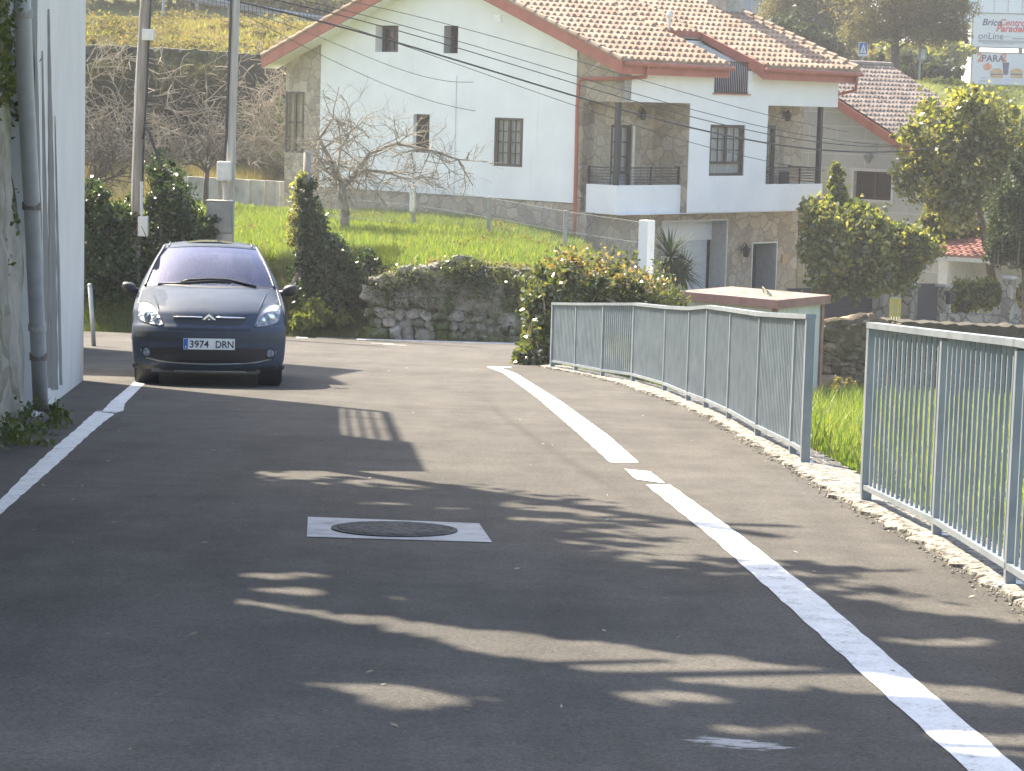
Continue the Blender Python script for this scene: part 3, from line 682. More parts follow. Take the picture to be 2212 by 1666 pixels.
def window(P, h, dp, leaves=2, cols=2, rows=4, curtain='curtain', fw=.07, panel=0., parent=None, name='window'):
    x0, x1, y0, y1 = h; mb = MB()
    def bx(a0, a1, z0, z1, d0, d1):
        V_ = [P(a, z, d) for d in (d0, d1) for z in (z0, z1) for a in (a0, a1)]
        mb.add(V_, [(0, 2, 3, 1), (4, 5, 7, 6), (0, 1, 5, 4), (2, 6, 7, 3), (0, 4, 6, 2), (1, 3, 7, 5)])
    bx(x0, x1, y0, y0 + fw, dp, dp + .06); bx(x0, x1, y1 - fw, y1, dp, dp + .06); bx(x0, x0 + fw, y0 + fw, y1 - fw, dp, dp + .06); bx(x1 - fw, x1, y0 + fw, y1 - fw, dp, dp + .06)
    W_ = (x1 - x0 - 2 * fw) / leaves; lo = y0 + fw + panel
    if panel: bx(x0 + fw, x1 - fw, lo - fw, lo, dp + .005, dp + .055)
    for i in range(leaves):
        a = x0 + fw + i * W_; b_ = a + W_; sw = .045
        bx(a, a + sw, lo, y1 - fw, dp + .008, dp + .05); bx(b_ - sw, b_, lo, y1 - fw, dp + .008, dp + .05)
        for k in range(1, cols): q = a + W_ * k / cols; bx(q - .014, q + .014, lo, y1 - fw, dp + .015, dp + .04)
        for k in range(1, rows): q = lo + (y1 - fw - lo) * k / rows; bx(a + sw, b_ - sw, q - .014, q + .014, dp + .016, dp + .042)
    wo = mb.build(name, M['winframe'], parent or house)
    MB().quad(P(x0 + .02, y0 + .02, dp + .03), P(x1 - .02, y0 + .02, dp + .03), P(x1 - .02, y1 - .02, dp + .03), P(x0 + .02, y1 - .02, dp + .03)).build('pane', M['pane'], wo)
    if curtain:
        g_ = MB(); k = 24; g_.grid([[P(x0 + (x1 - x0) * i / k, z, dp + .12 + .015 * math.sin(i * 1.9)) for i in range(k + 1)] for z in (y0, y1)])
        g_.build('curtain', M[curtain], wo, fix=False)
    return wo
def rect(f, X0, X1, Y0, Y1, pl=0.):
    a, z1 = f(X0, (Y0 + Y1) / 2, pl)[0], 0
    c = ((X0 + X1) / 2)
    a1 = f(X1, (Y0 + Y1) / 2, pl)[0]; zt = f(c, Y0, pl)[1]; zb = f(c, Y1, pl)[1]
    return (min(a, a1), max(a, a1), zb, zt)
TR = 6.58; EV = -.42                           # ridge and eaves, measured from the front wall
ZF = lambda t: 2.38 + .383 * (t if t < TR else 2 * TR - t)
# gable openings
w1 = rect(gpl, 812.5, 862, 55, 112.5); w2 = rect(gpl, 960.5, 991, 56, 115.5); w3 = rect(gpl, 894, 929, 247, 330); w4 = rect(gpl, 1069, 1131, 255, 360); w5 = rect(gpl, 616, 657, 198, 330)
ZB = gpl(1228, 438)[1]
zlow = min(w1[2], w2[2])
mb = MB(); wall(mb, GP, 1.67, 11.66, ZB, min(2.95, zlow - .02), [h for h in (w3, w4)], dp=-.03, th=.28)
_zl = min(2.95, zlow - .02)
def gable_top2(mb, dp, th, zl):
    cuts = sorted([1.67, w2[0], w2[1], w1[0], w1[1], TR, 11.66])
    for a, b_ in zip(cuts[:-1], cuts[1:]):
        h = next((q for q in (w1, w2) if q[0] - 1e-6 <= (a + b_) / 2 <= q[1] + 1e-6), None)
        if h:
            mb.quad(GP(a, zl, dp), GP(b_, zl, dp), GP(b_, h[2], dp), GP(a, h[2], dp))
            mb.quad(GP(a, h[3], dp), GP(b_, h[3], dp), GP(b_, ZF(b_), dp), GP(a, ZF(a), dp))
            r = [(h[0], h[2]), (h[1], h[2]), (h[1], h[3]), (h[0], h[3])]
            for k in range(4):
                (p, q), (p2, q2) = r[k], r[(k + 1) % 4]; mb.quad(GP(p, q, dp), GP(p2, q2, dp), GP(p2, q2, dp + th), GP(p, q, dp + th))
        else: mb.quad(GP(a, zl, dp), GP(b_, zl, dp), GP(b_, ZF(b_), dp), GP(a, ZF(a), dp))
gable_top2(mb, -.03, .3, _zl)
mb.build('gable_wall', M['plaster'], house, fix=False)
sc_ = MB()
wall(sc_, GP, 1.24, 1.68, -4.6, 2.6, [], 0, .25, top=ZF)
wall(sc_, GP, 0.0, 1.24, 1.5, 2.2, [], 0, .25, top=ZF)
wall(sc_, GP, 11.65, 13.1, -4.6, 1.9, [w5], 0, .25, top=ZF)
wall(sc_, GP, 1.68, 11.65, -4.6, ZB + .02, [], 0, .25)
wall(sc_, GP, .9, 1.24, -4.6, -1.40, [], 0, .25)
sc_.build('stone_corner', M['crazy'], house, fix=False)
window(GP, w1, .24, 1, 2, 2, None); window(GP, w2, .24, 1, 1, 2, None); window(GP, w3, .10, 1, 1, 1, None); window(GP, w4, -.02, 2, 2, 4, 'curtain'); window(GP, w5, .005, 2, 1, 2, 'yellowblind')
du = rect(gpl, 965, 987, 163, 312); MB().frame(HC, UF, UG, Zv, -.055, -.03, du[0], du[1], ZB, du[3]).build('wall_duct', M['plaster'], house, bevel=.02)
ve = rect(gpl, 1069, 1085, 33, 48); MB().frame(HC, UF, UG, Zv, -.06, -.03, ve[0], ve[1], ve[2], ve[3]).build('vent_cover', M['white'], house)
# near-black body behind the walls, its colour stands in for unlit rooms
bd = MB(); bd.prism([hl(.5, 1.7, -4.5), hl(.5, 12.9, -4.5), hl(.5, 12.9, 2.3), hl(.5, TR, 4.6), hl(.5, 1.7, 2.6)], UF * 8.4)
bd.build('room_shade_core', M['roomdark'], house)
bk = MB(); wall(bk, GP, 1.25, 13.1, -4.6, 2.4, [], 9.1, -.2, top=ZF); bk.frame(HC, UF, UG, Zv, .4, 9.1, 12.95, 13.1, -4.6, 2.6); bk.build('rear_wall', M['plaster'], house)
# front: upper band, bay, parapets
n0 = fpl(1543, 170)[0]; n1 = fpl(1617, 170)[0]; nz = fpl(1580, 205)[1]
sE = fpl(1811, 200)[0]; sB0 = fpl(1489, 300)[0]; sB1 = fpl(1657, 300)[0]; zS = 1.52; zPb = -1.40; zPt = fpl(1309, 402)[1]
bw_ = rect(fpl, 1533, 1608.5, 270, 380)
fb = MB()
wall(fb, FP, -.0, n0, zS, 2.45, [], 0, .2); wall(fb, FP, n0, n1, zS, nz, [], 0, .2); wall(fb, FP, n1, sE, zS, 2.45, [], 0, .2)
wall(fb, FP, sB0, sB1, zPb, zS, [bw_], 0, .25)
fb.build('front_wall', M['plaster'], house, fix=False)
window(FP, bw_, .04, 2, 2, 3, 'curtain', panel=.32)
so_ = MB(); so_.frame(HC, UF, UG, Zv, 0.02, sE, .2, 1.24, zS + .003, zS + .1); so_.frame(HC, UF, UG, Zv, sE - .2, sE, 0.2, 1.6, zS - .0, 2.45); so_.build('balcony_ceiling', M['plaster'], house)
sP = fpl(1470, 430, .2)[0]; sR = fpl(1776, 420)[0]
pa = MB(); pa.frame(HC, UF, UG, Zv, 0.0, sP, .2, .34, zPb - .02, zPt); pa.frame(HC, UF, UG, Zv, 0.0, .14, .34, 1.24, zPb - .02, zPt); pa.build('balcony_parapet', M['plaster'], house)
pa = MB(); pa.frame(HC, UF, UG, Zv, sB1, sR, 0, .14, zPb, zPt); pa.frame(HC, UF, UG, Zv, sR - .14, sR, .14, 1.24, zPb, zPt); pa.build('balcony_parapet', M['plaster'], house)
fl = MB(); fl.frame(HC, UF, UG, Zv, .14, sB0, .34, 1.24, zPb + .03, zPb + .2); fl.build('balcony_floor', M['conc'], house); fl = MB(); fl.frame(HC, UF, UG, Zv, sB1, sR - .14, .14, 1.24, zPb + .03, zPb + .2); fl.build('balcony_floor', M['conc'], house)
st = MB()
dr1 = rect(lambda X, Y, p=0: fpl(X, Y, 1.24), 1318, 1363, 270, 437)
s9 = fpl(1734, 300, 1.24)[0]
dr2 = rect(lambda X, Y, p=0: fpl(X, Y, 1.24), 1640, 1673, 271, 437)
wall(st, FP, 0.0, sB0, zPb, zS, [dr1], 1.24, .2); wall(st, FP, sB1, s9, zPb, zS, [dr2], 1.24, .2)
st.frame(HC, UF, UG, Zv, sB0 - .02, sB0 - .006, .012, 1.24, zPb, zS - .002); st.frame(HC, UF, UG, Zv, sB1 + .006, sB1 + .02, .012, 1.24, zPb, zS - .002)
st.quad(hl(s9, 1.24, -4.6), hl(s9, 13, -4.6), hl(s9, 13, 2.4), hl(s9, 1.24, 2.4))
# ground floor
ga = rect(lambda X, Y, p=0: fpl(X, Y, .9), 1429, 1567, 478, 660); do = rect(lambda X, Y, p=0: fpl(X, Y, .9), 1623, 1674, 526, 690)
ga = (ga[0], ga[1], -4.5, ga[3]); do = (do[0], do[1], -4.5, do[3])
sG = fpl(1722, 540, .9)[0]
st.quad(hl(0, .9, zPb), hl(sG, .9, zPb), hl(sG, 1.24, zPb), hl(0, 1.24, zPb))
wall(st, FP, 0, sG, -4.6, zPb - .0, [ga, do], .9, .3)
st.quad(hl(sG, .9, -4.6), hl(sG, 13, -4.6), hl(sG, 13, zPb), hl(sG, .9, zPb))
st.build('stone_wall', M['crazy'], house, fix=False)
MB().frame(HC, UF, UG, Zv, 0, sR, .02, .9, zPb - .025, zPb - .005).build('overhang_soffit', M['plaster'], house)
# garage, door
def trim(P, h, dp, w_, out, m, name):
    mb = MB()
    for a0, a1, z0, z1 in ((h[0] - w_, h[0], h[2], h[3] + w_), (h[1], h[1] + w_, h[2], h[3] + w_), (h[0], h[1], h[3], h[3] + w_)):
        V_ = [P(a, z, d) for d in (dp - out, dp + .3) for z in (z0, z1) for a in (a0, a1)]
        mb.add(V_, [(0, 2, 3, 1), (4, 5, 7, 6), (0, 1, 5, 4), (2, 6, 7, 3), (0, 4, 6, 2), (1, 3, 7, 5)])
    return mb.build(name, m, house)
M['creamtrim'] = plain('cream_trim', (.62, .60, .54), .7); M['greyreveal'] = plain('grey_painted_reveal', (.40, .40, .38), .8)
trim(FP, ga, .9, .035, .02, M['creamtrim'], 'garage_surround'); trim(FP, do, .9, .04, .02, M['creamtrim'], 'door_surround')
gr_ = MB(); gr_.frame(HC, UF, UG, Zv, ga[1] - .03, ga[1] - .004, .9, 1.45, -4.5, ga[3] - .01); gr_.build('garage_reveal', M['greyreveal'], house)
zl = fpl(1500, 519, 1.45)[1]
MB().frame(HC, UF, UG, Zv, ga[0], ga[1] - .03, 1.40, 1.5, zl, ga[3] - .005).build('garage_lintel', M['plaster'], house)
gd_ = MB(); k = 14
for i in range(k): gd_.frame(HC, UF, UG, Zv, ga[0], ga[1] - .14, 1.47, 1.5, -4.5 + (zl + 4.5) * i / k, -4.5 + (zl + 4.5) * (i + 1) / k - .012)
gd_.frame(HC, UF, UG, Zv, ga[0], ga[1] - .14, 1.49, 1.52, -4.5, zl); gd_.build('garage_door', plain('pale_roller_shutter', (.55, .57, .58), .45), house)
MB().frame(HC, UF, UG, Zv, ga[1] - .14, ga[1] - .03, 1.55, 1.6, -4.5, zl).build('garage_gap_shade', M['roomdark'], house)  # near-black sheet painted as the shade in the gap beside the shutter
MB().frame(HC, UF, UG, Zv, do[1] - .02, do[1] - .003, .92, 1.75, -4.5, do[3] - .005).build('door_reveal', M['greyreveal'], house)
dd = MB(); dd.frame(HC, UF, UG, Zv, do[0], do[1] - .02, 1.6, 1.66, -4.5, do[3] - .01)
for i in range(3): dd.frame(HC, UF, UG, Zv, do[0] + .12, do[1] - .14, 1.585, 1.6, -4.3 + i * .75, -3.7 + i * .75)
dd.build('front_door', plain('dark_metal_door', (.03, .032, .04), .4), house)
pq = rect(lambda X, Y, p=0: fpl(X, Y, .9), 1688, 1701, 549, 568); MB().frame(HC, UF, UG, Zv, pq[0], pq[1], .86, .9, pq[2], pq[3]).build('wall_plaque', plain('ochre_ceramic', (.38, .28, .14), .5), house, bevel=.01)
# balcony doors
def bdoor(h):
    mb = MB(); x0, x1, y0, y1 = h; y0 = zPb + .2
    return window(FP, (x0, x1, y0, y1), 1.26, 2, 1, 3, 'curtain', panel=.8, name='balcony_door')
d1 = bdoor(dr1); d2 = bdoor(dr2)
x0, x1 = dr1[0], dr1[1]; MB().frame(HC, UF, UG, Zv, x1 + .02, x1 + .10, 1.21, 1.24, zPb + .2, dr1[3]).build('door_jamb', M['creamtrim'], house)
# corner posts and iron rails
for nm_, X, sgn in (('a', 1312.5, 1), ('b', 1768, 1)):
    if nm_ == 'a': c = hl(.09, .29, 0)
    else: c = hl(fpl(1768, 350, .1)[0], .1, 0)
    MB().frame(c, UF, UG, Zv, -.06, .06, -.06, .06, zPt - .01, zS + .003).build('steel_post', M['iron'], house)
zR = fpl(1470, 363, .2)[1]
def irail(pts, posts):
    mb = MB()
    for k in range(6):
        z = zPt + .06 + (zR - zPt - .06) * k / 5
        for p, q in zip(pts[:-1], pts[1:]): mb.bar(p + Zv * z, q + Zv * z, .03 if k == 5 else .016, .03 if k == 5 else .016)
    for p in posts: mb.bar(p + Zv * (zPt - .02), p + Zv * (zR + .03), .04, .04, up=UF)
    return mb.build('balcony_rail', M['iron'], house)
irail([hl(.06, 1.22, 0), hl(.06, .27, 0), hl(sP - .04, .27, 0)], [hl(.06, 1.2, 0), hl(sP * .55, .27, 0), hl(sP - .04, .27, 0)])
irail([hl(sB1 + .05, .07, 0), hl(sR - .07, .07, 0), hl(sR - .07, 1.2, 0)], [hl(sB1 + .35, .07, 0), hl(sB1 + (sR - sB1) * .62, .07, 0), hl(sR - .07, .07, 0)])
# lanterns
def lantern(P, a, z, dp, k=1.0, hang=True):
    o = P(a, z, dp - .22 * k); inn = (P(0, 0, 1) - P(0, 0, 0)).normalized()
    mb = MB(); mb.lathe(o, (0, 0, 1), [(.05 * k, -.2 * k), (.09 * k, -.17 * k), (.13 * k, .05 * k), (.16 * k, .06 * k), (.06 * k, .16 * k), (.02 * k, .22 * k)], 8)
    mb.tube([o + Zv * .22 * k, o + Zv * .28 * k + inn * .1 * k, o + Zv * .1 * k + inn * .2 * k, o - Zv * .1 * k + inn * .22 * k], .018 * k, 6)
    return mb.build('wall_lantern', M['iron'], house)
a, z = fpl(1379, 247, 1.24); lantern(FP, a, z, 1.24, .75)
a, z = fpl(1691, 250, 1.24); lantern(FP, a, z, 1.24, .8)
a, z = fpl(1601, 542, .9); lantern(FP, a, z, .9, .85)
# roof
def tiles(mb, P, a0, a1, t0, t1, zf, colw=.26, roww=.37, amp=.062, lift=.055, seed=1):
    rg = random.Random(seed); nc = max(1, int(round((a1 - a0) / colw))); cw = (a1 - a0) / nc; nr = int(math.ceil((t1 - t0) / roww)); sub = 6
    prof = [0, .75, 1.0, .75, 0, -.25]
    for r in range(nr):
        ta = t0 + r * roww; tb = min(t1, ta + roww * 1.04); lo = []; hi = []; un = []
        jit = [rg.uniform(-.012, .012) for _ in range(nc)]; jz = [rg.uniform(-.008, .008) for _ in range(nc)]
        for c in range(nc):
            for k in range(sub):
                a = a0 + cw * (c + k / sub); h = prof[k] * amp + jz[c]
                lo.append(P(a, zf(ta) + h + lift, ta + jit[c])); hi.append(P(a, zf(tb) + h * .86, tb)); un.append(P(a, zf(ta) + min(h, 0) * .5 - .03, ta + jit[c] + .012))
        lo.append(P(a1, zf(ta) + lift, ta)); hi.append(P(a1, zf(tb), tb)); un.append(P(a1, zf(ta) - .03, ta + .01))
        mb.grid([un, lo, hi])
M['tile'] = None
def tilemat(name, c0, c1, c2):
    m, t, b = newmat(name); p = pos(t)
    v = N(t, 'ShaderNodeTexVoronoi', Scale=3.6); t.links.new(p, v.inputs['Vector'])
    sp = t.nodes.new('ShaderNodeSeparateColor'); t.links.new(v.outputs['Color'], sp.inputs[0])
    c = ramp(t, sp.outputs[0], [(0, c0), (.5, c1), (1, c2)])
    c = mixc(t, .8, c, ramp(t, noise(t, p, .8, 7, .7), [(.3, .62), (.7, 1.1)]), 'MULTIPLY')
    c = mixc(t, ramp(t, noise(t, p, 9, 5, .7), [(.6, 0), (.72, .6)]), c, (.30, .28, .20))
    t.links.new(c, b.inputs['Base Color']); b.inputs['Roughness'].default_value = .85; b.inputs['Specular IOR Level'].default_value = .25
    bump(t, b, noise(t, p, 25, 4), .3, .01); return m
M['tile'] = tilemat('terracotta_barrel_tiles', (.28, .19, .13), (.345, .24, .17), (.39, .285, .21))
M['tile2'] = tilemat('brown_grey_tiles', (.20, .155, .13), (.26, .205, .175), (.31, .255, .225))
RT = lambda t: ZF(t) + .36
RP = lambda a, z, t: hl(a, t, z)
sN0 = fpl(1576, 145, EV)[0]; sN1 = fpl(1653, 150, EV)[0]; sV = fpl(1852, 150, EV)[0]
tN = 1.9
rm = MB(); tiles(rm, RP, -.62, sN0, EV - .02, TR, RT, seed=1); tiles(rm, RP, sN0, sN1, tN, TR, RT, seed=2); tiles(rm, RP, sN1, sV, EV - .02, TR, RT, seed=3)
tiles(rm, lambda a, z, t: hl(a, 2 * TR - t, z), -.62, sV, EV - .02, TR, RT, seed=4)
roof = rm.build('roof', M['tile'], house, fix=False)
dk = MB()
for a0, a1, t_0 in ((-.6, sN0, EV), (sN0, sN1, tN + .03), (sN1, sV - .02, EV)):
    dk.prism([hl(a0, t_0, RT(t_0) - .07), hl(a0, TR, RT(TR) - .07), hl(a0, TR, RT(TR) - .17), hl(a0, t_0, RT(t_0) - .17)], UF * (a1 - a0))
dk.prism([hl(-.6, TR, RT(TR) - .07), hl(-.6, (2 * TR - EV), RT((2 * TR - EV)) - .07), hl(-.6, (2 * TR - EV), RT((2 * TR - EV)) - .17), hl(-.6, TR, RT(TR) - .17)], UF * (sV + .58))
dk.build('roof_deck', M['creamtrim'], roof)
# ridge and verge tiles
rd = MB()
for i in range(int((sV + .6) / .4)): 
    p = hl(-.6 + i * .4, TR, RT(TR) + .03); rd.tube([p, p + UF * .43 + Zv * .02], [.11, .13], 8)
for i in range(19):
    t_ = EV + i * .385; rd.tube([hl(sV, t_, RT(t_) + .05), hl(sV, t_ + .42, RT(t_ + .42) + .03)], [.13, .10], 8)
    rd.tube([hl(-.62, t_, RT(t_) + .02), hl(-.62, t_ + .42, RT(t_ + .42) + .0)], [.085, .07], 8)
    rd.tube([hl(-.62, 2 * TR - t_, RT(t_) + .02), hl(-.62, 2 * TR - t_ - .42, RT(t_ + .42))], [.085, .07], 8)
rd.build('ridge_tiles', M['tile'], roof)
fa = MB()
for sgn in (0, 1):
    q = lambda t_: (2 * TR - t_ if sgn else t_)
    fa.prism([hl(-.66, q(EV), ZF(EV) - .0), hl(-.66, q(TR), ZF(TR)), hl(-.66, q(TR), ZF(TR) + .35), hl(-.66, q(EV), ZF(EV) + .35)], UF * .05)
for a0, a1 in ((-.61, sN0), (sN1, sV)):
    fa.frame(HC, UF, UG, Zv, a0, a1, EV, EV + .05, ZF(EV) - .0, ZF(EV) + .31)
fa.prism([hl(sN1 - .05, EV, ZF(EV)), hl(sN1 - .05, 0, ZF(0) + .08), hl(sN1 - .05, tN, ZF(tN) + .22), hl(sN1 - .05, tN, ZF(tN) + .40), hl(sN1 - .05, EV, ZF(EV) + .40)], UF * .05)
fa.frame(HC, UF, UG, Zv, sN0 - .3, sN1 - .05, tN - .05, tN, ZF(tN) + .24, ZF(tN) + .40)
fa.prism([hl(sN0, EV + .05, ZF(EV)), hl(sN0, tN, ZF(tN)), hl(sN0, tN, ZF(tN) + .3), hl(sN0, EV + .05, ZF(EV) + .3)], UF * .04)
fa.build('fascia', M['terra'], house)
gu = MB()
for a0, a1 in ((-.6, sN0 + .1), (sN1 - .05, sV + .1)): gu.tube([hl(a0, EV - .07, ZF(EV) + .27), hl(a1, EV - .07, ZF(EV) + .25)], .065, 10)
gu.build('gutter', M['terra'], house, smooth=True)
# soffits under the overhangs
sf = MB()
sf.prism([hl(-.61, EV + .05, ZF(EV + .05) - .0), hl(-.61, TR, ZF(TR) - .0), hl(-.61, TR, ZF(TR) + .02), hl(-.61, EV + .05, ZF(EV + .05) + .02)], UF * .6)
sf.prism([hl(-.61, (2 * TR - EV), ZF((2 * TR - EV))), hl(-.61, TR, ZF(TR)), hl(-.61, TR, ZF(TR) + .02), hl(-.61, (2 * TR - EV), ZF((2 * TR - EV)) + .02)], UF * .6)
sf.prism([hl(0, EV + .05, ZF(EV + .05) + .12), hl(0, .2, ZF(EV + .05) + .12), hl(0, .2, ZF(EV + .05) + .14), hl(0, EV + .05, ZF(EV + .05) + .14)], UF * sN0)
sf.prism([hl(sN1, EV + .05, ZF(EV + .05) + .12), hl(sN1, .2, ZF(EV + .05) + .12), hl(sN1, .2, ZF(EV + .05) + .14), hl(sN1, EV + .05, ZF(EV + .05) + .14)], UF * (sV - sN1))
sf.build('eaves_soffit', M['white'], house)
# recessed roof terrace
rc = MB(); rc.prism([hl(sN1 + .01, .2, 1.6), hl(sN1 + .01, tN, 1.6), hl(sN1 + .01, tN, ZF(tN) + .1), hl(sN1 + .01, .2, ZF(.2) + .1)], UF * .1)
rc.frame(HC, UF, UG, Zv, sN0 - 1, sN1 + .1, tN, tN + .1, 1.6, ZF(tN) + .15); rc.frame(HC, UF, UG, Zv, sN0 - 1, sN1, .2, tN, 1.55, 1.62)
rc.build('terrace_wall', M['plaster'], house)
tr_ = MB(); zt_ = fpl(1580, 134)[1]
for i in range(19): s_ = n0 + .03 + (n1 - n0 - .06) * i / 18; tr_.frame(HC, UF, UG, Zv, s_ - .011, s_ + .011, .02, .045, nz + .03, zt_)
tr_.bar(hl(n0, .03, zt_), hl(n1, .03, zt_), .04, .03); tr_.bar(hl(n0, .03, nz + .06), hl(n1, .03, nz + .06), .03, .05); tr_.build('terrace_rail', M['iron'], house)
MB().frame(HC, UF, UG, Zv, n0 - .05, n1 + .06, -.06, .22, nz, nz + .035).build('terrace_sill', M['terra'], house)
# chimney, downpipes, vent pipe
c0 = MB(); c0.frame(HC, UF, UG, Zv, sV - .95, sV - .15, 3.7, 4.4, RT(3.7) - .2, RT(3.7) + 2.1); c0.frame(HC, UF, UG, Zv, sV - 1.03, sV - .07, 3.62, 4.48, RT(3.7) + 2.1, RT(3.7) + 2.22); c0.build('chimney', M['conc'], roof)
vp = fpl(1445, 55, 2.0); MB().lathe(hl(vp[0], 2.0, RT(2.0) - .1), (0, 0, 1), [(.05, 0), (.05, .45), (.1, .47), (.1, .53), (.04, .62)], 10).build('vent_pipe', M['creamtrim'], roof)
P_ = lambda X, Y: GP(*gpl(X, Y, -.12), 0) - UF * .12
dp_ = [hl(.32, EV - .07, ZF(EV) + .22), hl(.30, EV - .04, ZF(EV) - .05), P_(1338, 170), P_(1256, 170), P_(1250, 180), P_(1247, 230), P_(1243, 420), P_(1239, 560), P_(1236, 660)]
MB().tube(dp_, .05, 10).build('downpipe', M['terra'], house, smooth=True)
MB().tube([hl(sV - .1, EV - .07, ZF(EV) + .2), hl(sV - .1, EV - .04, ZF(EV) - .2), hl(sE + .06, .1, ZF(EV) - .34), hl(sE + .06, .1, 1.5)], .05, 10).build('downpipe', M['terra'], house, smooth=True)
# a small dark chair on the right balcony
cs, cz = fpl(1707, 385, .5); o = hl(cs, .5, zPb + .2)
chr_ = thing('balcony_chair', 'dark chair on the right hand balcony, behind the iron rail', 'chair', tuple(o))
MB().frame(o, UF, UG, Zv, -.22, .22, -.2, .22, .42, .46).build('seat', M['blackpl'], chr_); MB().frame(o, UF, UG, Zv, -.22, .22, .2, .24, .46, .86).build('backrest', M['blackpl'], chr_)
for a_ in (-.19, .19):
    for b_ in (-.17, .19): MB().frame(o, UF, UG, Zv, a_ - .02, a_ + .02, b_ - .02, b_ + .02, 0, .42).build('leg', M['blackpl'], chr_)

# ------------------------------------------------------------------ the second house behind on the right
r0 = at(1690, 133, 76); h2o = Vector((r0.x, r0.y, 0)); zr2 = r0.z
def h2(s, q, z): return h2o + UF * s - UG * q + Zv * z      # q runs to the right and nearer
house2 = thing('grey_block_house', 'grey block house with brown tiled roof behind the white house', 'house', tuple(h2(0, 0, -4.5)), (0, 0, math.atan2(.7295, .684)))
def blockmat():
    m, t, b = newmat('pale_grey_block_wall'); tc = pos(t, obj=True)
    mp = N(t, 'ShaderNodeMapping'); mp.inputs['Rotation'].default_value = (math.radians(90), 0, math.radians(90)); t.links.new(tc, mp.inputs[0])
    br = N(t, 'ShaderNodeTexBrick', Scale=1.0); br.inputs['Brick Width'].default_value = 1.05; br.inputs['Row Height'].default_value = .42; br.inputs['Mortar Size'].default_value = .012
    sp = t.nodes.new('ShaderNodeSeparateXYZ'); t.links.new(tc, sp.inputs[0]); cb = t.nodes.new('ShaderNodeCombineXYZ')
    ad = N(t, 'ShaderNodeMath', operation='ADD'); t.links.new(sp.outputs[0], ad.inputs[0]); t.links.new(sp.outputs[1], ad.inputs[1]); t.links.new(ad.outputs[0], cb.inputs[0]); t.links.new(sp.outputs[2], cb.inputs[1]); t.links.new(cb.outputs[0], br.inputs['Vector'])
    br.inputs['Color1'].default_value = (.36, .38, .37, 1); br.inputs['Color2'].default_value = (.41, .42, .41, 1); br.inputs['Mortar'].default_value = (.52, .53, .52, 1)
    c = mixc(t, .4, br.outputs['Color'], ramp(t, noise(t, pos(t), 2, 6), [(.3, .75), (.7, 1)]), 'MULTIPLY')
    t.links.new(c, b.inputs['Base Color']); b.inputs['Roughness'].default_value = .9; return m
M['block'] = blockmat()
Z2 = lambda q: zr2 - .5 * abs(q)
hw = (0, 0, 0, 0)
def h2pl(X, Y, s0=.35):
    p = rayplane(X, Y, h2(s0, 0, 0), UF) - h2o; return -p.dot(UG), p.z
wq0, wz1 = h2pl(1846, 369); wq1, wz0 = h2pl(1925, 434)
P2 = lambda a, z, dp: h2(.35 + dp, a, z)
mb = MB()
A_ = [-4, 0, wq0, wq1, 6.4]
for a, b_ in zip(A_[:-1], A_[1:]):
    if a == wq0:
        mb.quad(P2(a, -4.6, 0), P2(b_, -4.6, 0), P2(b_, wz0, 0), P2(a, wz0, 0)); mb.quad(P2(a, wz1, 0), P2(b_, wz1, 0), P2(b_, Z2(b_) - .15, 0), P2(a, Z2(a) - .15, 0))
        for (p, q), (p2, q2) in (((a, wz0), (b_, wz0)), ((b_, wz0), (b_, wz1)), ((b_, wz1), (a, wz1)), ((a, wz1), (a, wz0))): mb.quad(P2(p, q, 0), P2(p2, q2, 0), P2(p2, q2, .2), P2(p, q, .2))
    else: mb.quad(P2(a, -4.6, 0), P2(b_, -4.6, 0), P2(b_, Z2(b_) - .15, 0), P2(a, Z2(a) - .15, 0))
mb.quad(h2(.35, 6.4, -4.6), h2(6, 6.4, -4.6), h2(6, 6.4, Z2(6.4) - .15), h2(.35, 6.4, Z2(6.4) - .15))
mb.quad(h2(6, -4, -4.6), h2(6, 6.4, -4.6), h2(6, 6.4, Z2(6.4) - .2), h2(6, 0, Z2(0) - .2), h2(6, -4, Z2(4) - .2))
mb.build('wall', M['block'], house2, fix=False)
window(P2, (wq0, wq1, wz0, wz1), .12, 2, 1, 1, None, parent=house2)
MB().frame(h2o, UF, UG, Zv, .9, .95, -wq1 - .2, -wq0 + .2, wz0 - .2, wz1 + .2).build('room_shade_sheet', M['roomdark'], house2)  # near-black sheet stands in for the unlit room behind the window
sm = MB()
for a0, a1, z0, z1 in ((wq0 - .09, wq0, wz0 - .08, wz1 + .09), (wq1, wq1 + .09, wz0 - .08, wz1 + .09), (wq0, wq1, wz1, wz1 + .09), (wq0, wq1, wz0 - .08, wz0)): sm.frame(h2o, UF, -UG, Zv, .31, .36, a0, a1, z0, z1)
sm.build('window_surround', plain('pale_stone_trim', (.50, .51, .50), .8), house2)
rm = MB(); tiles(rm, lambda a, z, t: h2(a, 7.0 - t, z), -.05, 5.8, 0, 7.0, lambda t: zr2 - .5 * (7.0 - t) + .02, .21, .27, .045, .04, 5)
tiles(rm, lambda a, z, t: h2(a, -(7.0 - t), z), -.05, 5.8, 2, 7.0, lambda t: zr2 - .5 * (7.0 - t) + .02, .21, .27, .045, .04, 6)
rf2 = rm.build('roof', M['tile2'], house2, fix=False)
mb = MB(); mb.tube([h2(-.05, 0, zr2 + .05), h2(5.8, 0, zr2 + .05)], .1, 8); mb.build('ridge_tiles', M['tile2'], rf2)
mb = MB(); mb.prism([h2(-.1, 0, zr2 - .02), h2(-.1, 7, zr2 - 3.52), h2(-.1, 7, zr2 - 3.80), h2(-.1, 0, zr2 - .30)], UF * .06); mb.build('barge_board', M['terra'], house2)
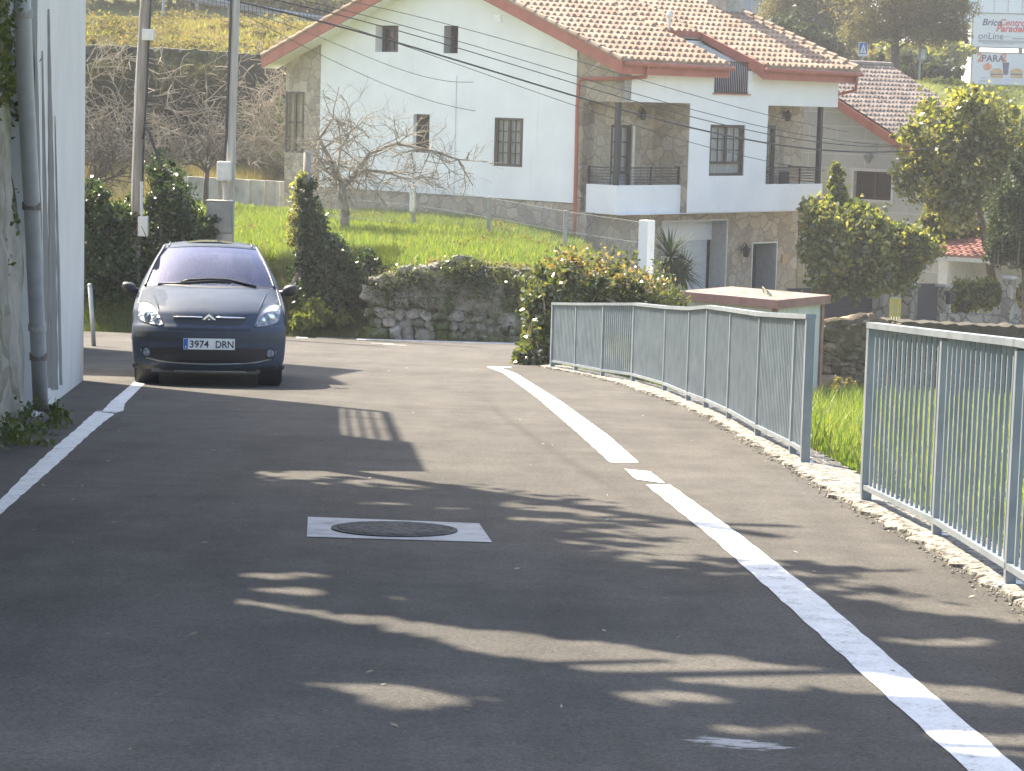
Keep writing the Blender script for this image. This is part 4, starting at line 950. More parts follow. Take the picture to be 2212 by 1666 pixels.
mb = MB(); mb.prism([h2(-.02, 0, zr2 - .06), h2(-.02, 7, zr2 - 3.56), h2(-.02, 7, zr2 - 3.66), h2(-.02, 0, zr2 - .16)], UF * 5.7)
mb.prism([h2(-.02, 0, zr2 - .06), h2(-.02, -5, zr2 - 2.56), h2(-.02, -5, zr2 - 2.66), h2(-.02, 0, zr2 - .16)], UF * 5.7); mb.build('roof_deck', M['creamtrim'], rf2)
lq, lz = h2pl(1886, 338)
MB().lathe(h2(.1, lq, lz), (0, 0, 1), [(.02, -.2), (.07, -.16), (.16, 0), (.12, .1), (.02, .17)], 10).build('wall_lamp', plain('grey_lamp_globe', (.2, .2, .2), .3), house2, smooth=True)

# ------------------------------------------------------------------ shed below the railing
f0 = at(1679, 651, 47.0); zc = f0.z
def lvl(X, Y):
    lo, hi = 10, 200
    for _ in range(50):
        m_ = (lo + hi) / 2
        if at(X, Y, m_).z > zc: lo = m_
        else: hi = m_
    return at(X, Y, m_)
l0 = lvl(1462, 631); r0 = lvl(1795, 640); b0 = l0 + r0 - f0
eL = (l0 - f0); eR = (r0 - f0); LL_ = eL.length; LR_ = eR.length; eL.normalize(); eR.normalize()
shed = thing('utility_shed', 'small pale metal shed with red trimmed flat roof behind the railing', 'shed', (f0.x, f0.y, -4.6))
def sh(a, b_, z): return Vector((f0.x, f0.y, 0)) + eL * a + eR * b_ + Zv * z
M['shedw'] = nm('pale_shed_panel', [(.44, .46, .43), (.55, .56, .53)], 1.5, 6, .6, None, stretch=(3, 3, .3)); M['redtrim'] = nm('faded_red_trim', [(.20, .10, .085), (.28, .15, .13)], 4, 6, .6)
mb = MB()
def ribs(p, q, k):
    for i in range(k):
        a = p.lerp(q, i / k); b_ = p.lerp(q, (i + .96) / k); mb.quad(a + Zv * -4.7, b_ + Zv * -4.7, b_ + Zv * (zc - .05), a + Zv * (zc - .05))
        c_ = p.lerp(q, (i + 1) / k); nn = (q - p).cross(Zv).normalized() * .02; m_ = b_.lerp(c_, .5) - nn
        mb.quad(b_ + Zv * -4.7, m_ + Zv * -4.7, m_ + Zv * (zc - .05), b_ + Zv * (zc - .05)); mb.quad(m_ + Zv * -4.7, c_ + Zv * -4.7, c_ + Zv * (zc - .05), m_ + Zv * (zc - .05))
ribs(sh(LL_ - .15, .12, 0), sh(.12, .12, 0), 9); ribs(sh(.12, .12, 0), sh(.12, LR_ - .15, 0), 11)
mb.quad(sh(LL_ - .15, .12, -4.7), sh(LL_ - .15, LR_ - .15, -4.7), sh(LL_ - .15, LR_ - .15, zc), sh(LL_ - .15, .12, zc)); mb.quad(sh(.12, LR_ - .15, -4.7), sh(LL_ - .15, LR_ - .15, -4.7), sh(LL_ - .15, LR_ - .15, zc), sh(.12, LR_ - .15, zc))
mb.build('wall', M['shedw'], shed, fix=False)
for a, b_ in ((.12, .12), (.12, LR_ - .15), (LL_ - .15, .12)): MB().frame(sh(a, b_, 0), eL, eR, Zv, -.045, .045, -.045, .045, -4.7, zc - .05).build('corner_post', M['redtrim'], shed)
mb = MB(); mb.frame(sh(0, 0, 0), eL, eR, Zv, 0, LL_, 0, .05, zc - .15, zc + .02); mb.frame(sh(0, 0, 0), eL, eR, Zv, 0, .05, .05, LR_, zc - .15, zc + .02); mb.frame(sh(0, 0, 0), eL, eR, Zv, LL_ - .05, LL_, .05, LR_, zc - .15, zc + .02); mb.frame(sh(0, 0, 0), eL, eR, Zv, .05, LL_ - .05, LR_ - .05, LR_, zc - .15, zc + .02)
mb.build('roof_trim', M['redtrim'], shed)
M['shedroof'] = nm('dusty_ribbed_roof_sheet', [(.20, .20, .155), (.32, .32, .26), (.40, .40, .335)], 4, 7, .8, 25, .3)
mb = MB(); k = 46; rows = []
for i in range(k * 4 + 1):
    u = i / (k * 4); hgt = .02 if i % 4 in (1, 2) else -.01; rows.append([sh(.05 + (LL_ - .1) * w_, .05 + (LR_ - .1) * u, zc + hgt - .0) for w_ in (0, .5, 1)])
mb.grid(rows).build('roof', M['shedroof'], shed, fix=False)
for i in range(26):
    q = sh(random.uniform(.2, LL_ - .2), random.uniform(.2, LR_ - .2), zc + .02)
MB().tube([sh(1.1, 1.2, zc + .02), sh(1.0, 1.0, zc + .16), sh(.8, .9, zc + .05), sh(.7, .7, zc + .12), sh(.6, .72, zc + .03)], .015, 6).build('loose_wire', M['brushtwig'], shed)

# ------------------------------------------------------------------ gate pillar, gates, stone pillars, garden wall on the right
def pillar(name, label, X, Y0, d, w_, zb, m, group=None, cap=True, w2=None, capm=None):
    p = at(X, Y0, d); t = thing(name, label, 'pillar', (p.x, p.y, zb), (0, 0, math.atan2(.7295, .684)), group)
    o = Vector((p.x, p.y, 0)); w2 = w2 or w_
    MB().frame(o, UF, UG, Zv, -w_ / 2, w_ / 2, -w2 / 2, w2 / 2, zb, p.z - (.07 if cap else 0)).build('shaft', m, t, bevel=.01)
    if cap: MB().frame(o, UF, UG, Zv, -w_ / 2 - .05, w_ / 2 + .05, -w2 / 2 - .05, w2 / 2 + .05, p.z - .07, p.z).build('cap', capm or m, t, bevel=.01)
    return t
M['oldwhite'] = stained_plaster('flaking_white_pillar', (.74, .74, .72), (.36, .35, .32), .15)
pillar('gate_pillar', 'white painted gate pillar at the end of the wire fence', 1398, 476, 57.5, .27, -4.3, M['oldwhite'], cap=False)
M['pillarstone'] = stone('lichened_pillar_stone', [(.24, .22, .18), (.36, .33, .27), (.42, .38, .31)], 3.0, (.12, .11, .09), .03, bst=.6)
for X, Y, ww, lab in ((1906, 613, .36, 'stone gate pillar beside the wide dark gate, nearest the house'), (1967, 614, .36, 'stone gate pillar right of the yellow tinted slatted gate'), (2038, 614, .28, 'stone gate pillar with a dark letter box, left of the small hedge'), (2181, 597, .28, 'capped stone pillar at the right end of the small hedge')):
    pillar('stone_pillar', lab, X, Y, 66.0, ww, -5.0, M['pillarstone'], 'stone gate pillars along the far drive', True, None, M['conc'])
def panel(name, label, cat, X0, X1, Y0, Y1, d0, d1, m, slats=0, zb=-5.0, th=.05):
    a = at(X0, Y0, d0); b_ = at(X1, Y1, d1); A = Vector((a.x, a.y, 0)); B = Vector((b_.x, b_.y, 0)); e = (B - A); Lp = e.length; e.normalize(); s_ = Vector((e.y, -e.x, 0))
    t = thing(name, label, cat, (a.x, a.y, zb)); mb = MB()
    if slats:
        for i in range(slats): mb.prism([A + e * (Lp * i / slats) + Zv * zb, A + e * (Lp * (i + .8) / slats) + Zv * zb, A + e * (Lp * (i + .8) / slats) + Zv * a.z, A + e * (Lp * i / slats) + Zv * a.z], s_ * .03)
        mb.build('slats', m, t); MB().bar(A - s_ * .03 + Zv * (a.z - .15), B - s_ * .03 + Zv * (a.z - .15), .04, .05).build('cross_bar', m, t)
    else:
        k = 6
        for i in range(k): mb.prism([A + Zv * (zb + (a.z - zb) * i / k), B + Zv * (zb + (b_.z - zb) * i / k), B + Zv * (zb + (b_.z - zb) * (i + .97) / k), A + Zv * (zb + (a.z - zb) * (i + .97) / k)], s_ * th)
        mb.prism([A + Zv * zb - s_ * .02, B + Zv * zb - s_ * .02, B + Zv * (b_.z - .02) - s_ * .02, A + Zv * (a.z - .02) - s_ * .02], s_ * .03)
        mb.build('boarding', m, t); MB().bar(A + Zv * (a.z + .01), B + Zv * (b_.z + .01), .07, .04).build('top_bar', m, t)
    return t
M['gate'] = plain('dark_grey_gate_paint', (.035, .037, .045), .5)
panel('driveway_gate', 'wide dark grey solid gate right of the shed roof', 'gate', 1700, 1890, 626, 621, 66.5, 66.2, M['gate'])
panel('slatted_gate', 'narrow slatted garden gate coloured like the sunlit lawn behind it, between two stone pillars', 'gate', 1922, 1950, 643, 645, 66.0, 66.0, nm('sunlit_lawn_yellow', [(.70, .60, .14), (.80, .72, .22)], 5, 5, .6), 5)  # slat colour stands in for sunlit lawn seen between the bars
panel('side_gate', 'narrow dark solid gate between two stone pillars', 'gate', 1983, 2027, 615, 615, 66.0, 66.0, M['gate'])
pm_ = at(2048, 629, 65.6); lb = thing('letter_box', 'dark letter box on the stone pillar by the small hedge', 'letter box', (pm_.x, pm_.y, pm_.z - .35))
MB().frame(Vector((pm_.x, pm_.y, pm_.z - .35)), UF, UG, Zv, -.1, .1, -.12, .0, 0, .32).build('box', M['iron'], lb, bevel=.01); MB().frame(Vector((pm_.x, pm_.y, pm_.z - .1)), UF, UG, Zv, -.12, .12, .0, .03, 0, .1).build('lid', M['iron'], lb)
a = [at(2030, 720, 65.8), at(2330, 735, 66.5)]; b_ = [at(2030, 678, 65.8), at(2330, 690, 66.5)]
rough_wall('low_garden_wall', 'low grey garden wall under the small hedge on the far right', [p + Zv * -.6 for p in a], b_, .35, M['pillarstone'], .03, 8, .05, 60)
# little porch with a red tiled roof
pr = thing('porch_shelter', 'small cream shelter with a red tiled roof on the right', 'shelter', tuple(at(2020, 650, 70)))
c0 = at(2001, 549, 69.5); c1 = at(2125, 560, 68.5); ve_ = Vector((c1.x - c0.x, c1.y - c0.y, 0)); Lv = ve_.length; ve_.normalize(); vs_ = Vector((-ve_.y, ve_.x, 0))
PP = lambda a, z, t: Vector((c0.x, c0.y, 0)) + ve_ * a + vs_ * t + Zv * z
mb = MB(); tiles(mb, PP, 0, Lv + 2.5, 0, 2.2, lambda t: c0.z + .26 * t, .2, .3, .04, .035, 8); prf = mb.build('roof', nm('red_tiles', [(.27, .115, .09), (.38, .20, .155)], 4, 5, .7), pr, fix=False)
MB().prism([PP(.03, c0.z - .03, .02), PP(.03, c0.z - .15, .02), PP(.03, c0.z + .42, 2.2), PP(.03, c0.z + .54, 2.2)], ve_ * (Lv + 2.4)).build('eaves_board', M['creamtrim'], pr)
mb = MB(); wl = .28
for a_, t_ in ((.32, .15), (Lv + 2.2, .15)): mb.frame(PP(a_, 0, t_), ve_, vs_, Zv, 0, wl, 0, wl, -5, c0.z - .02)
mb.frame(PP(.32, 0, .43), ve_, vs_, Zv, 0, .2, 0, 1.7, -5, c0.z + .05); mb.frame(PP(.32, 0, 2.1), ve_, vs_, Zv, 0, Lv + 2, 0, .2, -5, c0.z + .3); mb.build('wall', M['creamtrim'], pr)

# ------------------------------------------------------------------ wire mesh fence in front of the gable
fp = [(1382, 480, 57.6), (1222, 457, 59.), (1057, 428, 61.), (895, 402, 63.), (740, 391, 65.), (640, 384, 66.5)]
tops = [at(*q) for q in fp]
fe = thing('wire_mesh_fence', 'chain link fence on concrete posts across the grass below the gable', 'fence', (tops[0].x, tops[0].y, float(H(tops[0].x, tops[0].y))))
M['wire'] = plain('galvanised_wire', (.42, .43, .42), .5, .4)
for q in tops[1:]:
    gz_ = float(H(q.x, q.y)); MB().frame(Vector((q.x, q.y, 0)), Vector((1, 0, 0)), Vector((0, 1, 0)), Zv, -.05, .05, -.05, .05, gz_ - .1, q.z + .03).build('post', M['conc'], fe, bevel=.008)
gz_ = float(H(at(889, 406, 62.9).x, 62.9)); pw = at(889, 406, 62.85)
MB().frame(Vector((pw.x, pw.y, 0)), Vector((1, 0, 0)), Vector((0, 1, 0)), Zv, -.045, .045, -.03, .03, at(889, 457, 62.85).z, pw.z).build('white_board', M['white'], fe)
for q, q2 in zip(tops[:-1], tops[1:]):
    mb = MB(); hgt = 1.35; Lf = (q2 - q).length; sp = .085; k = int(Lf / sp); e = (q2 - q) / Lf
    n_ = Vector((e.y, -e.x, 0)).normalized() * .004; up_ = Vector((0, 0, .0045))
    def wr(a0, z0_, a1, z1_):
        A = q + e * a0 - Zv * z0_; B = q + e * a1 - Zv * z1_; mb.quad(A + up_, B + up_, B - up_, A - up_); mb.quad(A + n_, B + n_, B - n_, A - n_)
    for i in range(-int(hgt / sp), k):
        for sg in (1, -1):
            a0 = i * sp; a1 = a0 + hgt; z0_, z1_ = (0, hgt) if sg > 0 else (hgt, 0)
            if a0 < 0: z0_ = z0_ + (z1_ - z0_) * (-a0 / hgt); a0 = 0
            if a1 > Lf: z1_ = z1_ - (z1_ - z0_) * ((a1 - Lf) / (a1 - a0)); a1 = Lf
            wr(a0, z0_, a1, z1_)
    for zz in (0, .48, .95): mb.bar(q - Zv * zz, q2 - Zv * zz, .014, .014)
    mb.build('wire_mesh', M['wire'], fe, fix=False)

# ------------------------------------------------------------------ utility poles and cables
def pole(label, pts, d, r0_, r1_, m):
    P_ = [at(X, Y, d) for X, Y in pts]; b_ = P_[0]; P_ = [b_ - Zv * .3] + P_
    t = thing('utility_pole', label, 'utility pole', tuple(b_), group='utility poles behind the car')
    MB().tube(P_, list(np.linspace(r0_, r1_, len(P_))), 14).build('pole_shaft', m, t, smooth=True); return t
p1_ = pole('utility pole by the white wall, with a pale box low on its shaft', [(288, 690), (292, 547), (304, 187), (316, 0), (327, -180)], 48.6, .125, .115, M['wood_pole'])
p2_ = pole('lighter utility pole rising behind the car, with a grey cabinet at its foot', [(493, 640), (496, 500), (501, 267), (509, 0), (515, -190)], 49.6, .095, .085, nm('pale_grey_pole', [(.26, .25, .22), (.38, .36, .32), (.44, .42, .38)], 3, 6, .85, 30, .3, stretch=(4, 4, .3)))
def pbox(name, X0, X1, Y0, Y1, d, dep, m, par, bev=.01):
    a = at(X0, Y0, d); b_ = at(X1, Y1, d); return MB().box(a.x, b_.x, d - dep, d, b_.z, a.z).build(name, m, par, bevel=bev)
pbox('junction_box', 310, 334, 63, 88, 48.5, .2, M['boxgrey'], p1_); pbox('meter_box', 301, 322, 467, 510, 48.45, .2, M['boxgrey'], p1_)
MB().tube([at(306, 392, 48.45), at(305, 467, 48.45)], .035, 8).build('conduit', M['boxgrey'], p1_)
MB().tube([at(327, -10, 48.46), at(322, 70, 48.46), at(317, 200, 48.46), at(311, 290, 48.46), at(308, 400, 48.46)], .022, 6).build('cable_run', M['cable'], p1_)
MB().tube([at(309, 300, 48.4), at(313, 272, 48.3), at(322, 285, 48.2), at(333, 318, 48.2), at(346, 352, 48.2)], .03, 6).build('loose_cable', M['cable'], p1_)
MB().tube([at(302, 20, 48.5), at(296, 150, 48.5), at(287, 380, 48.5), at(283, 520, 48.5)], .012, 6).build('earth_wire', M['boxgrey'], p1_)
bx_ = pbox('switch_box', 471, 500, 348, 391, 49.45, .22, M['boxgrey'], p2_, .03)
MB().tube([at(484, 348, 49.4), at(489, 300, 49.5), at(491, 240, 49.5), at(496, 110, 49.5), at(500, -20, 49.5)], .03, 6).build('cable_run', M['cable'], p2_)
MB().tube([at(473, 391, 49.4), at(472, 432, 49.4)], .02, 6).build('conduit', M['wood_pole'], p2_); MB().tube([at(486, 391, 49.4), at(487, 432, 49.4)], .05, 8).build('conduit', M['conc'], p2_)
cb_ = pbox('meter_cabinet', 450, 503, 434, 502, 49.4, .3, M['boxdark'], p2_); pbox('cabinet_lid', 448, 505, 431, 435, 49.42, .33, M['conc'], cb_); pbox('plinth', 462, 503, 502, 640, 49.4, .26, M['conc'], p2_)
ps_ = Vector((-4.5, 20.35, float(H(-4.5, 20.35))))
t = thing('utility_pole', 'timber utility pole behind the garden wall on the left, beside the streaked building', 'utility pole', tuple(ps_))
MB().tube([ps_ - Zv * .3, ps_ + Zv * 5, ps_ + Zv * 9.6], [.13, .11, .085], 12).build('pole_shaft', M['wood_pole'], t, smooth=True)
MB().bar(ps_ + Zv * 8.9 - Vector((.6, 0, 0)), ps_ + Zv * 8.9 + Vector((.6, 0, 0)), .08, .1).build('cross_arm', M['wood_pole'], t)
def cable(label, pts, r):
    P_ = [at(*q) for q in pts]; A = np.array([list(p) for p in P_]); u = np.r_[0, np.cumsum(np.hypot(*np.diff(A[:, :2], axis=0).T))]
    deg = 2 if len(pts) > 3 else 1; q = np.linspace(0, u[-1], 40)
    fit = [np.polyval(np.polyfit(u, A[:, k], 1 if k < 2 else min(3, len(pts) - 1)), q) for k in range(3)]
    o = MB().tube([Vector(p) for p in np.stack(fit, 1)], r, 5).build('overhead_cable', M['cable'], smooth=True)
    return tag(o, label, 'cable', 'overhead cables crossing in front of the house')
cable('thick black overhead cable sagging across the gable and both balconies', [(500, -18, 49.6), (550, 0, 50.5), (682, 47, 53), (862, 113, 55), (1069, 177, 57), (1279, 235, 58.5), (1486, 282, 60), (1759, 320, 62), (1930, 328, 63), (2080, 325, 64)], .021)
cable('thin cable just above the thick one, passing the small gable windows', [(640, -14, 50.5), (814, 53, 54), (959, 108, 56), (1075, 147, 57), (1225, 190, 58), (1333, 218, 59), (1486, 255, 60), (1653, 285, 61.5), (1800, 306, 62.5), (2000, 322, 64)], .012)
cable('twin thin cable lying close beside the one past the gable windows', [(600, -32, 50), (762, 28, 53), (959, 102, 56), (1225, 176, 58), (1486, 240, 60), (1653, 275, 61.5), (1800, 300, 62.5), (2000, 318, 64)], .009)
cable('highest thin cable, ending over the upper white band', [(700, -28, 51), (802, 12, 53.5), (959, 62, 56), (1069, 97, 57), (1229, 140, 58.2), (1350, 173, 59), (1653, 240, 61.5), (1900, 290, 63)], .008)
cable('thin slack cable running to a hook high on the gable', [(560, 26, 54), (679, 85, 58), (832, 147, 62), (925, 173, 64.5), (1065, 178, 66.1)], .008)
cable('thin slack cable running to a hook by the middle gable window', [(560, 40, 54), (680, 110, 57), (775, 167, 60), (875, 207, 63), (975, 233, 65), (1059, 240, 66.2)], .008)
cable('lowest thin cable, crossing the bay window', [(760, 55, 54), (862, 93, 55.5), (1069, 173, 57), (1225, 230, 58.5), (1486, 307, 60.5), (1653, 345, 62), (1800, 372, 63)], .008)
# steel bollard by the white wall
sp_ = gnd(204, 748); t = thing('steel_post', 'short grey steel post standing beside the end of the white wall', 'post', tuple(sp_))
a = at(194, 616, sp_.y); MB().tube([sp_ - Zv * .1, Vector((a.x, a.y, a.z))], .035, 12).build('tube', M['galv'], t, smooth=True); MB().lathe(Vector((a.x, a.y, a.z)), (0, 0, 1), [(.037, -.02), (.037, .01), (.02, .025)], 12).build('cap', M['galv'], t)

# ------------------------------------------------------------------ up the hill: guard rail, billboards, signs, buildings
ga_ = at(400, -6, 99); gb_ = at(720, 47, 104); e = (gb_ - ga_).normalized(); s_ = Vector((e.y, -e.x, 0))
gl_ = thing('crash_barrier', 'steel crash barrier along the road above the hillside', 'crash barrier', tuple(ga_ - Zv * .8))
mb = MB(); Lg = (gb_ - ga_).length
prof = [(0, .0), (.05, .07), (0, .14), (.05, .21), (0, .3)]
mb.grid([[ga_ + e * u - s_ * x * -1 + Zv * (z - .15) for x, z in prof] for u in np.linspace(-6, Lg + 3, 12)]); mb.build('beam', M['galv'], gl_, fix=False)
for i in range(6): p = ga_ + e * (i * 1.6 - 1); MB().frame(p - s_ * .06, e, s_, Zv, -.05, .05, -.04, .04, -.9, .12).build('post', M['galv'], gl_)
mb = MB()
for i in range(40): p = ga_ + e * (i * .2 - .5) + s_ * .3; mb.bar(p - Zv * .75, p + Zv * .15, .015, .015, up=e)
mb.bar(ga_ + s_ * .3 + Zv * .15, gb_ + s_ * .3 + Zv * .15, .02, .02); 
mb.build('mesh_panel', M['iron'], gl_)

def textobj(body, P, ux, uz, size, m, parent, name='lettering', shear=0., bold=0., ext_=.004, align='LEFT'):
    cu = bpy.data.curves.new('t', 'FONT'); cu.body = body; cu.size = 1; cu.shear = shear; cu.offset = bold; cu.align_x = align; cu.resolution_u = 3
    ob = bpy.data.objects.new('t', cu); C.objects.link(ob)
    dg = bpy.context.evaluated_depsgraph_get(); me = bpy.data.meshes.new_from_object(ob.evaluated_get(dg))
    V_ = [P + ux * (v.co.x * size) + uz * (v.co.y * size) for v in me.vertices]; F_ = [tuple(p.vertices) for p in me.polygons]
    bpy.data.objects.remove(ob)
    mb = MB(); mb.add(V_, F_); return mb.build(name, m, parent, fix=False)
M['navy'] = plain('navy_print', (.03, .045, .12), .5); M['redp'] = plain('red_print', (.50, .05, .07), .5); M['greyp'] = plain('grey_print', (.28, .30, .36), .5)
M['orange'] = plain('orange_print', (.55, .17, .08), .5); M['bun'] = nm('printed_bun', [(.42, .24, .10), (.55, .36, .18)], 3, 4, .5); M['meat'] = plain('printed_filling', (.20, .07, .045), .5); M['lett'] = plain('printed_salad', (.28, .34, .12), .5)
M['board'] = plain('billboard_sheet', (.52, .56, .62), .45)
def board(label, X0, X1, Y0, Y1, d):
    a = at(X0, Y0, d); b_ = at(X1, Y1, d); t = thing('billboard', label, 'billboard', (a.x, d, b_.z))
    MB().box(a.x, b_.x, d, d + .12, b_.z, a.z).build('panel', M['board'], t)
    mb = MB()
    for x0, x1, z0, z1 in ((a.x - .06, b_.x, a.z, a.z + .07), (a.x - .06, b_.x, b_.z - .07, b_.z), (a.x - .07, a.x, b_.z, a.z)): mb.box(x0, x1, d - .04, d + .13, z0, z1)
    mb.build('frame', M['boxdark'], t); return t
BD = 165.
bb = board('upper white billboard advertising a hardware shop, half hidden by the pine', 2103, 2345, 29, 107, BD)
bx = lambda X, Y: at(X, Y, BD - .02)
px_ = BD / F
UX = Vector((1, 0, -.0)); UZ = Zv
def tx(s_, X, Y, hpx, m, par, **k): return textobj(s_, bx(X, Y) - Vector((0, .01, 0)), Vector((1, 0, 0)), Zv, hpx * px_, m, par, **k)
tx('Brico', 2121, 54.5, 19.5, M['navy'], bb, shear=.25, bold=.02); tx('Centro', 2157, 55, 19.5, M['redp'], bb, shear=.25, bold=.02); tx('Paradela', 2151, 68, 20, M['redp'], bb, shear=.25, bold=.03)
tx('onLine', 2112, 84, 20, M['navy'], bb, shear=.1)
def rectp(X0, X1, Y0, Y1, m, par, name='printed_line'): 
    a = bx(X0, Y0); b_ = bx(X1, Y1); return MB().box(a.x, b_.x, BD - .035, BD - .003, b_.z, a.z).build(name, m, par)
rectp(2116, 2150, 87, 88, M['navy'], bb); rectp(2113, 2340, 91.5, 92, M['greyp'], bb); rectp(2122, 2148, 93.5, 95.5, M['greyp'], bb); rectp(2152, 2168, 94, 95.8, M['greyp'], bb); rectp(2172, 2192, 94, 96, M['greyp'], bb)
rectp(2165, 2182, 79, 80.4, M['greyp'], bb); rectp(2184, 2212, 79.2, 80.6, M['greyp'], bb); rectp(2187, 2213, 83, 85, M['navy'], bb)
bl_ = board('lower white billboard with burgers and a dark drink cup', 2101, 2345, 114, 189, BD)
tx('2', 2110, 133, 25, M['orange'], bl_, bold=.03); tx('PARA', 2120, 132.5, 20, M['navy'], bl_, bold=.02); tx('2', 2162, 133, 25, M['orange'], bl_, bold=.03)
def disc(X, Y, rx, ry, m, par, name, half=False):
    c = bx(X, Y); n = 20; pts = []
    for i in range(n + (1 if half else 0)):
        a_ = math.pi * i / n * (1 if half else 2); pts.append(Vector((c.x + rx * px_ * math.cos(a_), BD - .03, c.z + ry * px_ * math.sin(a_))))
    return MB().prism(pts, (0, .025, 0)).build(name, m, par)
disc(2133, 144, 9, 7.5, M['orange'], bl_, 'price_disc'); tx('6', 2130, 149, 12, M['white'], bl_)
for X in (2153, 2196):
    disc(X, 157, 14, 9, M['bun'], bl_, 'printed_bun', True); rectp(X - 14, X + 14, 157.5, 159.5, M['lett'], bl_, 'printed_salad'); rectp(X - 13, X + 13, 159.5, 163, M['meat'], bl_, 'printed_filling'); rectp(X - 13, X + 13, 163, 169, M['bun'], bl_, 'printed_bun')
a = bx(2167, 135); b_ = bx(2181, 162)
cup = [Vector((bx(2166, 134).x, BD - .03, a.z)), Vector((bx(2180, 134).x, BD - .03, a.z)), Vector((bx(2177.5, 160).x, BD - .03, b_.z)), Vector((bx(2168, 160).x, BD - .03, b_.z))]
MB().prism(cup, (0, .025, 0)).build('printed_cup', M['navy'], bl_); rectp(2116, 2133, 174, 176, M['greyp'], bl_); rectp(2118, 2130, 168, 169.5, M['greyp'], bl_)
pst = at(2140, 185, BD)
st_ = thing('billboard_stand', 'dark steel stand carrying both billboards', 'stand', (pst.x, BD + .3, 2))
for X in (2115, 2208, 2330): q = at(X, 60, BD); MB().box(q.x - .12, q.x + .12, BD + .14, BD + .4, 1.5, at(X, 30, BD).z).build('post', M['boxdark'], st_)
def sign(label, X0, X1, Y0, Y1, d, Yb):
    a = at(X0, Y0, d); b_ = at(X1, Y1, d); cx = (a.x + b_.x) / 2; zb = at(X0, Yb, d).z
    t = thing('crossing_sign', label, 'road sign', (cx, d, zb)); w_ = b_.x - a.x; h_ = a.z - b_.z
    MB().tube([Vector((cx, d + .05, zb - 1.5)), Vector((cx, d + .05, a.z - .1))], .035, 8).build('post', M['boxgrey'], t)
    MB().box(a.x, b_.x, d - .02, d + .02, b_.z, a.z).build('rim', M['white'], t)
    MB().box(a.x + .03, b_.x - .03, d - .026, d - .021, b_.z + h_ * .16, a.z - .03).build('blue_field', plain('sign_blue', (.02, .10, .42), .4), t)
    MB().prism([Vector((a.x + w_ * .14, d - .031, b_.z + h_ * .22)), Vector((b_.x - w_ * .14, d - .031, b_.z + h_ * .22)), Vector((cx, d - .031, a.z - h_ * .12))], (0, .004, 0)).build('white_triangle', M['white'], t)
    MB().tube([Vector((cx - w_ * .06, d - .034, b_.z + h_ * .28)), Vector((cx + w_ * .02, d - .034, b_.z + h_ * .48)), Vector((cx, d - .034, b_.z + h_ * .62))], w_ * .035, 6).build('pedestrian_symbol', M['iron'], t); return t
sign('blue pedestrian crossing sign standing above the roof of the grey house', 1855, 1874, 91, 122, 122, 160)
sign('blue pedestrian crossing sign partly hidden behind the white house roof', 1734, 1751, 80, 100, 124, 150)
c_ = at(1991, 118, 112); t = thing('roadside_cabinet', 'grey metal cabinet fixed to a thin post on the hillside', 'cabinet', (c_.x, 112, 2.3))
MB().tube([at(1985, 195, 112), at(1988, 105, 112), at(1990, 50, 112)], .045, 8).build('post', M['galv'], t); pbox('box', 1983, 2000, 104, 131, 111.9, .15, M['galv'], t); pbox('door', 1990, 1998, 106, 129, 111.74, .01, M['boxgrey'], t)
def shedblock(name, label, X0, X1, Y0, Y1, d, dep, m, ribs_=12):
    a = at(X0, Y0, d); b_ = at(X1, Y1, d); t = thing(name, label, 'building', (a.x, d, b_.z)); mb = MB(); w_ = b_.x - a.x
    for i in range(ribs_): mb.box(a.x + w_ * i / ribs_, a.x + w_ * (i + .96) / ribs_, d, d + dep, b_.z, a.z)
    mb.build('wall', m, t); MB().box(a.x - .3, b_.x + .3, d - .3, d + dep + .3, a.z, a.z + .4).build('roof', M['boxdark'], t); return t
M['bluewall'] = plain('pale_blue_cladding', (.33, .40, .50), .6); M['palewall'] = plain('pale_grey_cladding', (.50, .56, .64), .6)
shedblock('warehouse', 'pale grey warehouse wall rising above the billboards', 2060, 2420, -60, 60, 215, 14, M['palewall'])
shedblock('warehouse', 'pale blue building glimpsed above the roof ridge beside the pines', 1545, 1648, -60, 60, 190, 14, M['bluewall'], 7)

# ------------------------------------------------------------------ the car
cw = gnd(468, 829); CS = 1.0
car_loc = Vector((cw.x, cw.y - .75, float(zr(cw.y - .75)) + .002)) 
yaw = math.atan2(-cw.x, cw.y) * 1.0
car = thing('parked_car', 'dark blue grey people carrier facing the viewer, half in the shade', 'car', tuple(car_loc), (-math.atan(.066), 0, yaw))
CMW = MW[car.name]
def cl(x, y, z): return CMW @ (Vector((x, y, z)) * .968)
# control stations along the centre line: y, z, half width, crown, plan sweep
ST = np.array([
 (.12, .17, .80, 0, .36), (.04, .27, .845, 0, .38), (.0, .42, .862, 0, .40), (-.005, .55, .868, 0, .41), (.03, .65, .868, 0, .43),
 (.07, .70, .862, .005, .45), (.12, .77, .852, .01, .46), (.20, .85, .842, .02, .44), (.42, .955, .826, .055, .36), (.72, 1.045, .808, .065, .26), (.97, 1.105, .785, .035, .17),
 (1.02, 1.125, .78, .03, .16), (1.30, 1.28, .725, .025, .14), (1.62, 1.44, .652, .025, .12), (1.93, 1.565, .585, .03, .10),
 (2.10, 1.615, .57, .045, .08), (2.6, 1.65, .57, .055, .02), (3.3, 1.635, .575, .055, -.04), (3.75, 1.56, .59, .045, -.12),
 (3.92, 1.42, .63, .03, -.16), (4.10, 1.12, .74, .02, -.22), (4.20, .92, .80, .01, -.26), (4.26, .65, .84, 0, -.3), (4.22, .30, .84, 0, -.3)])
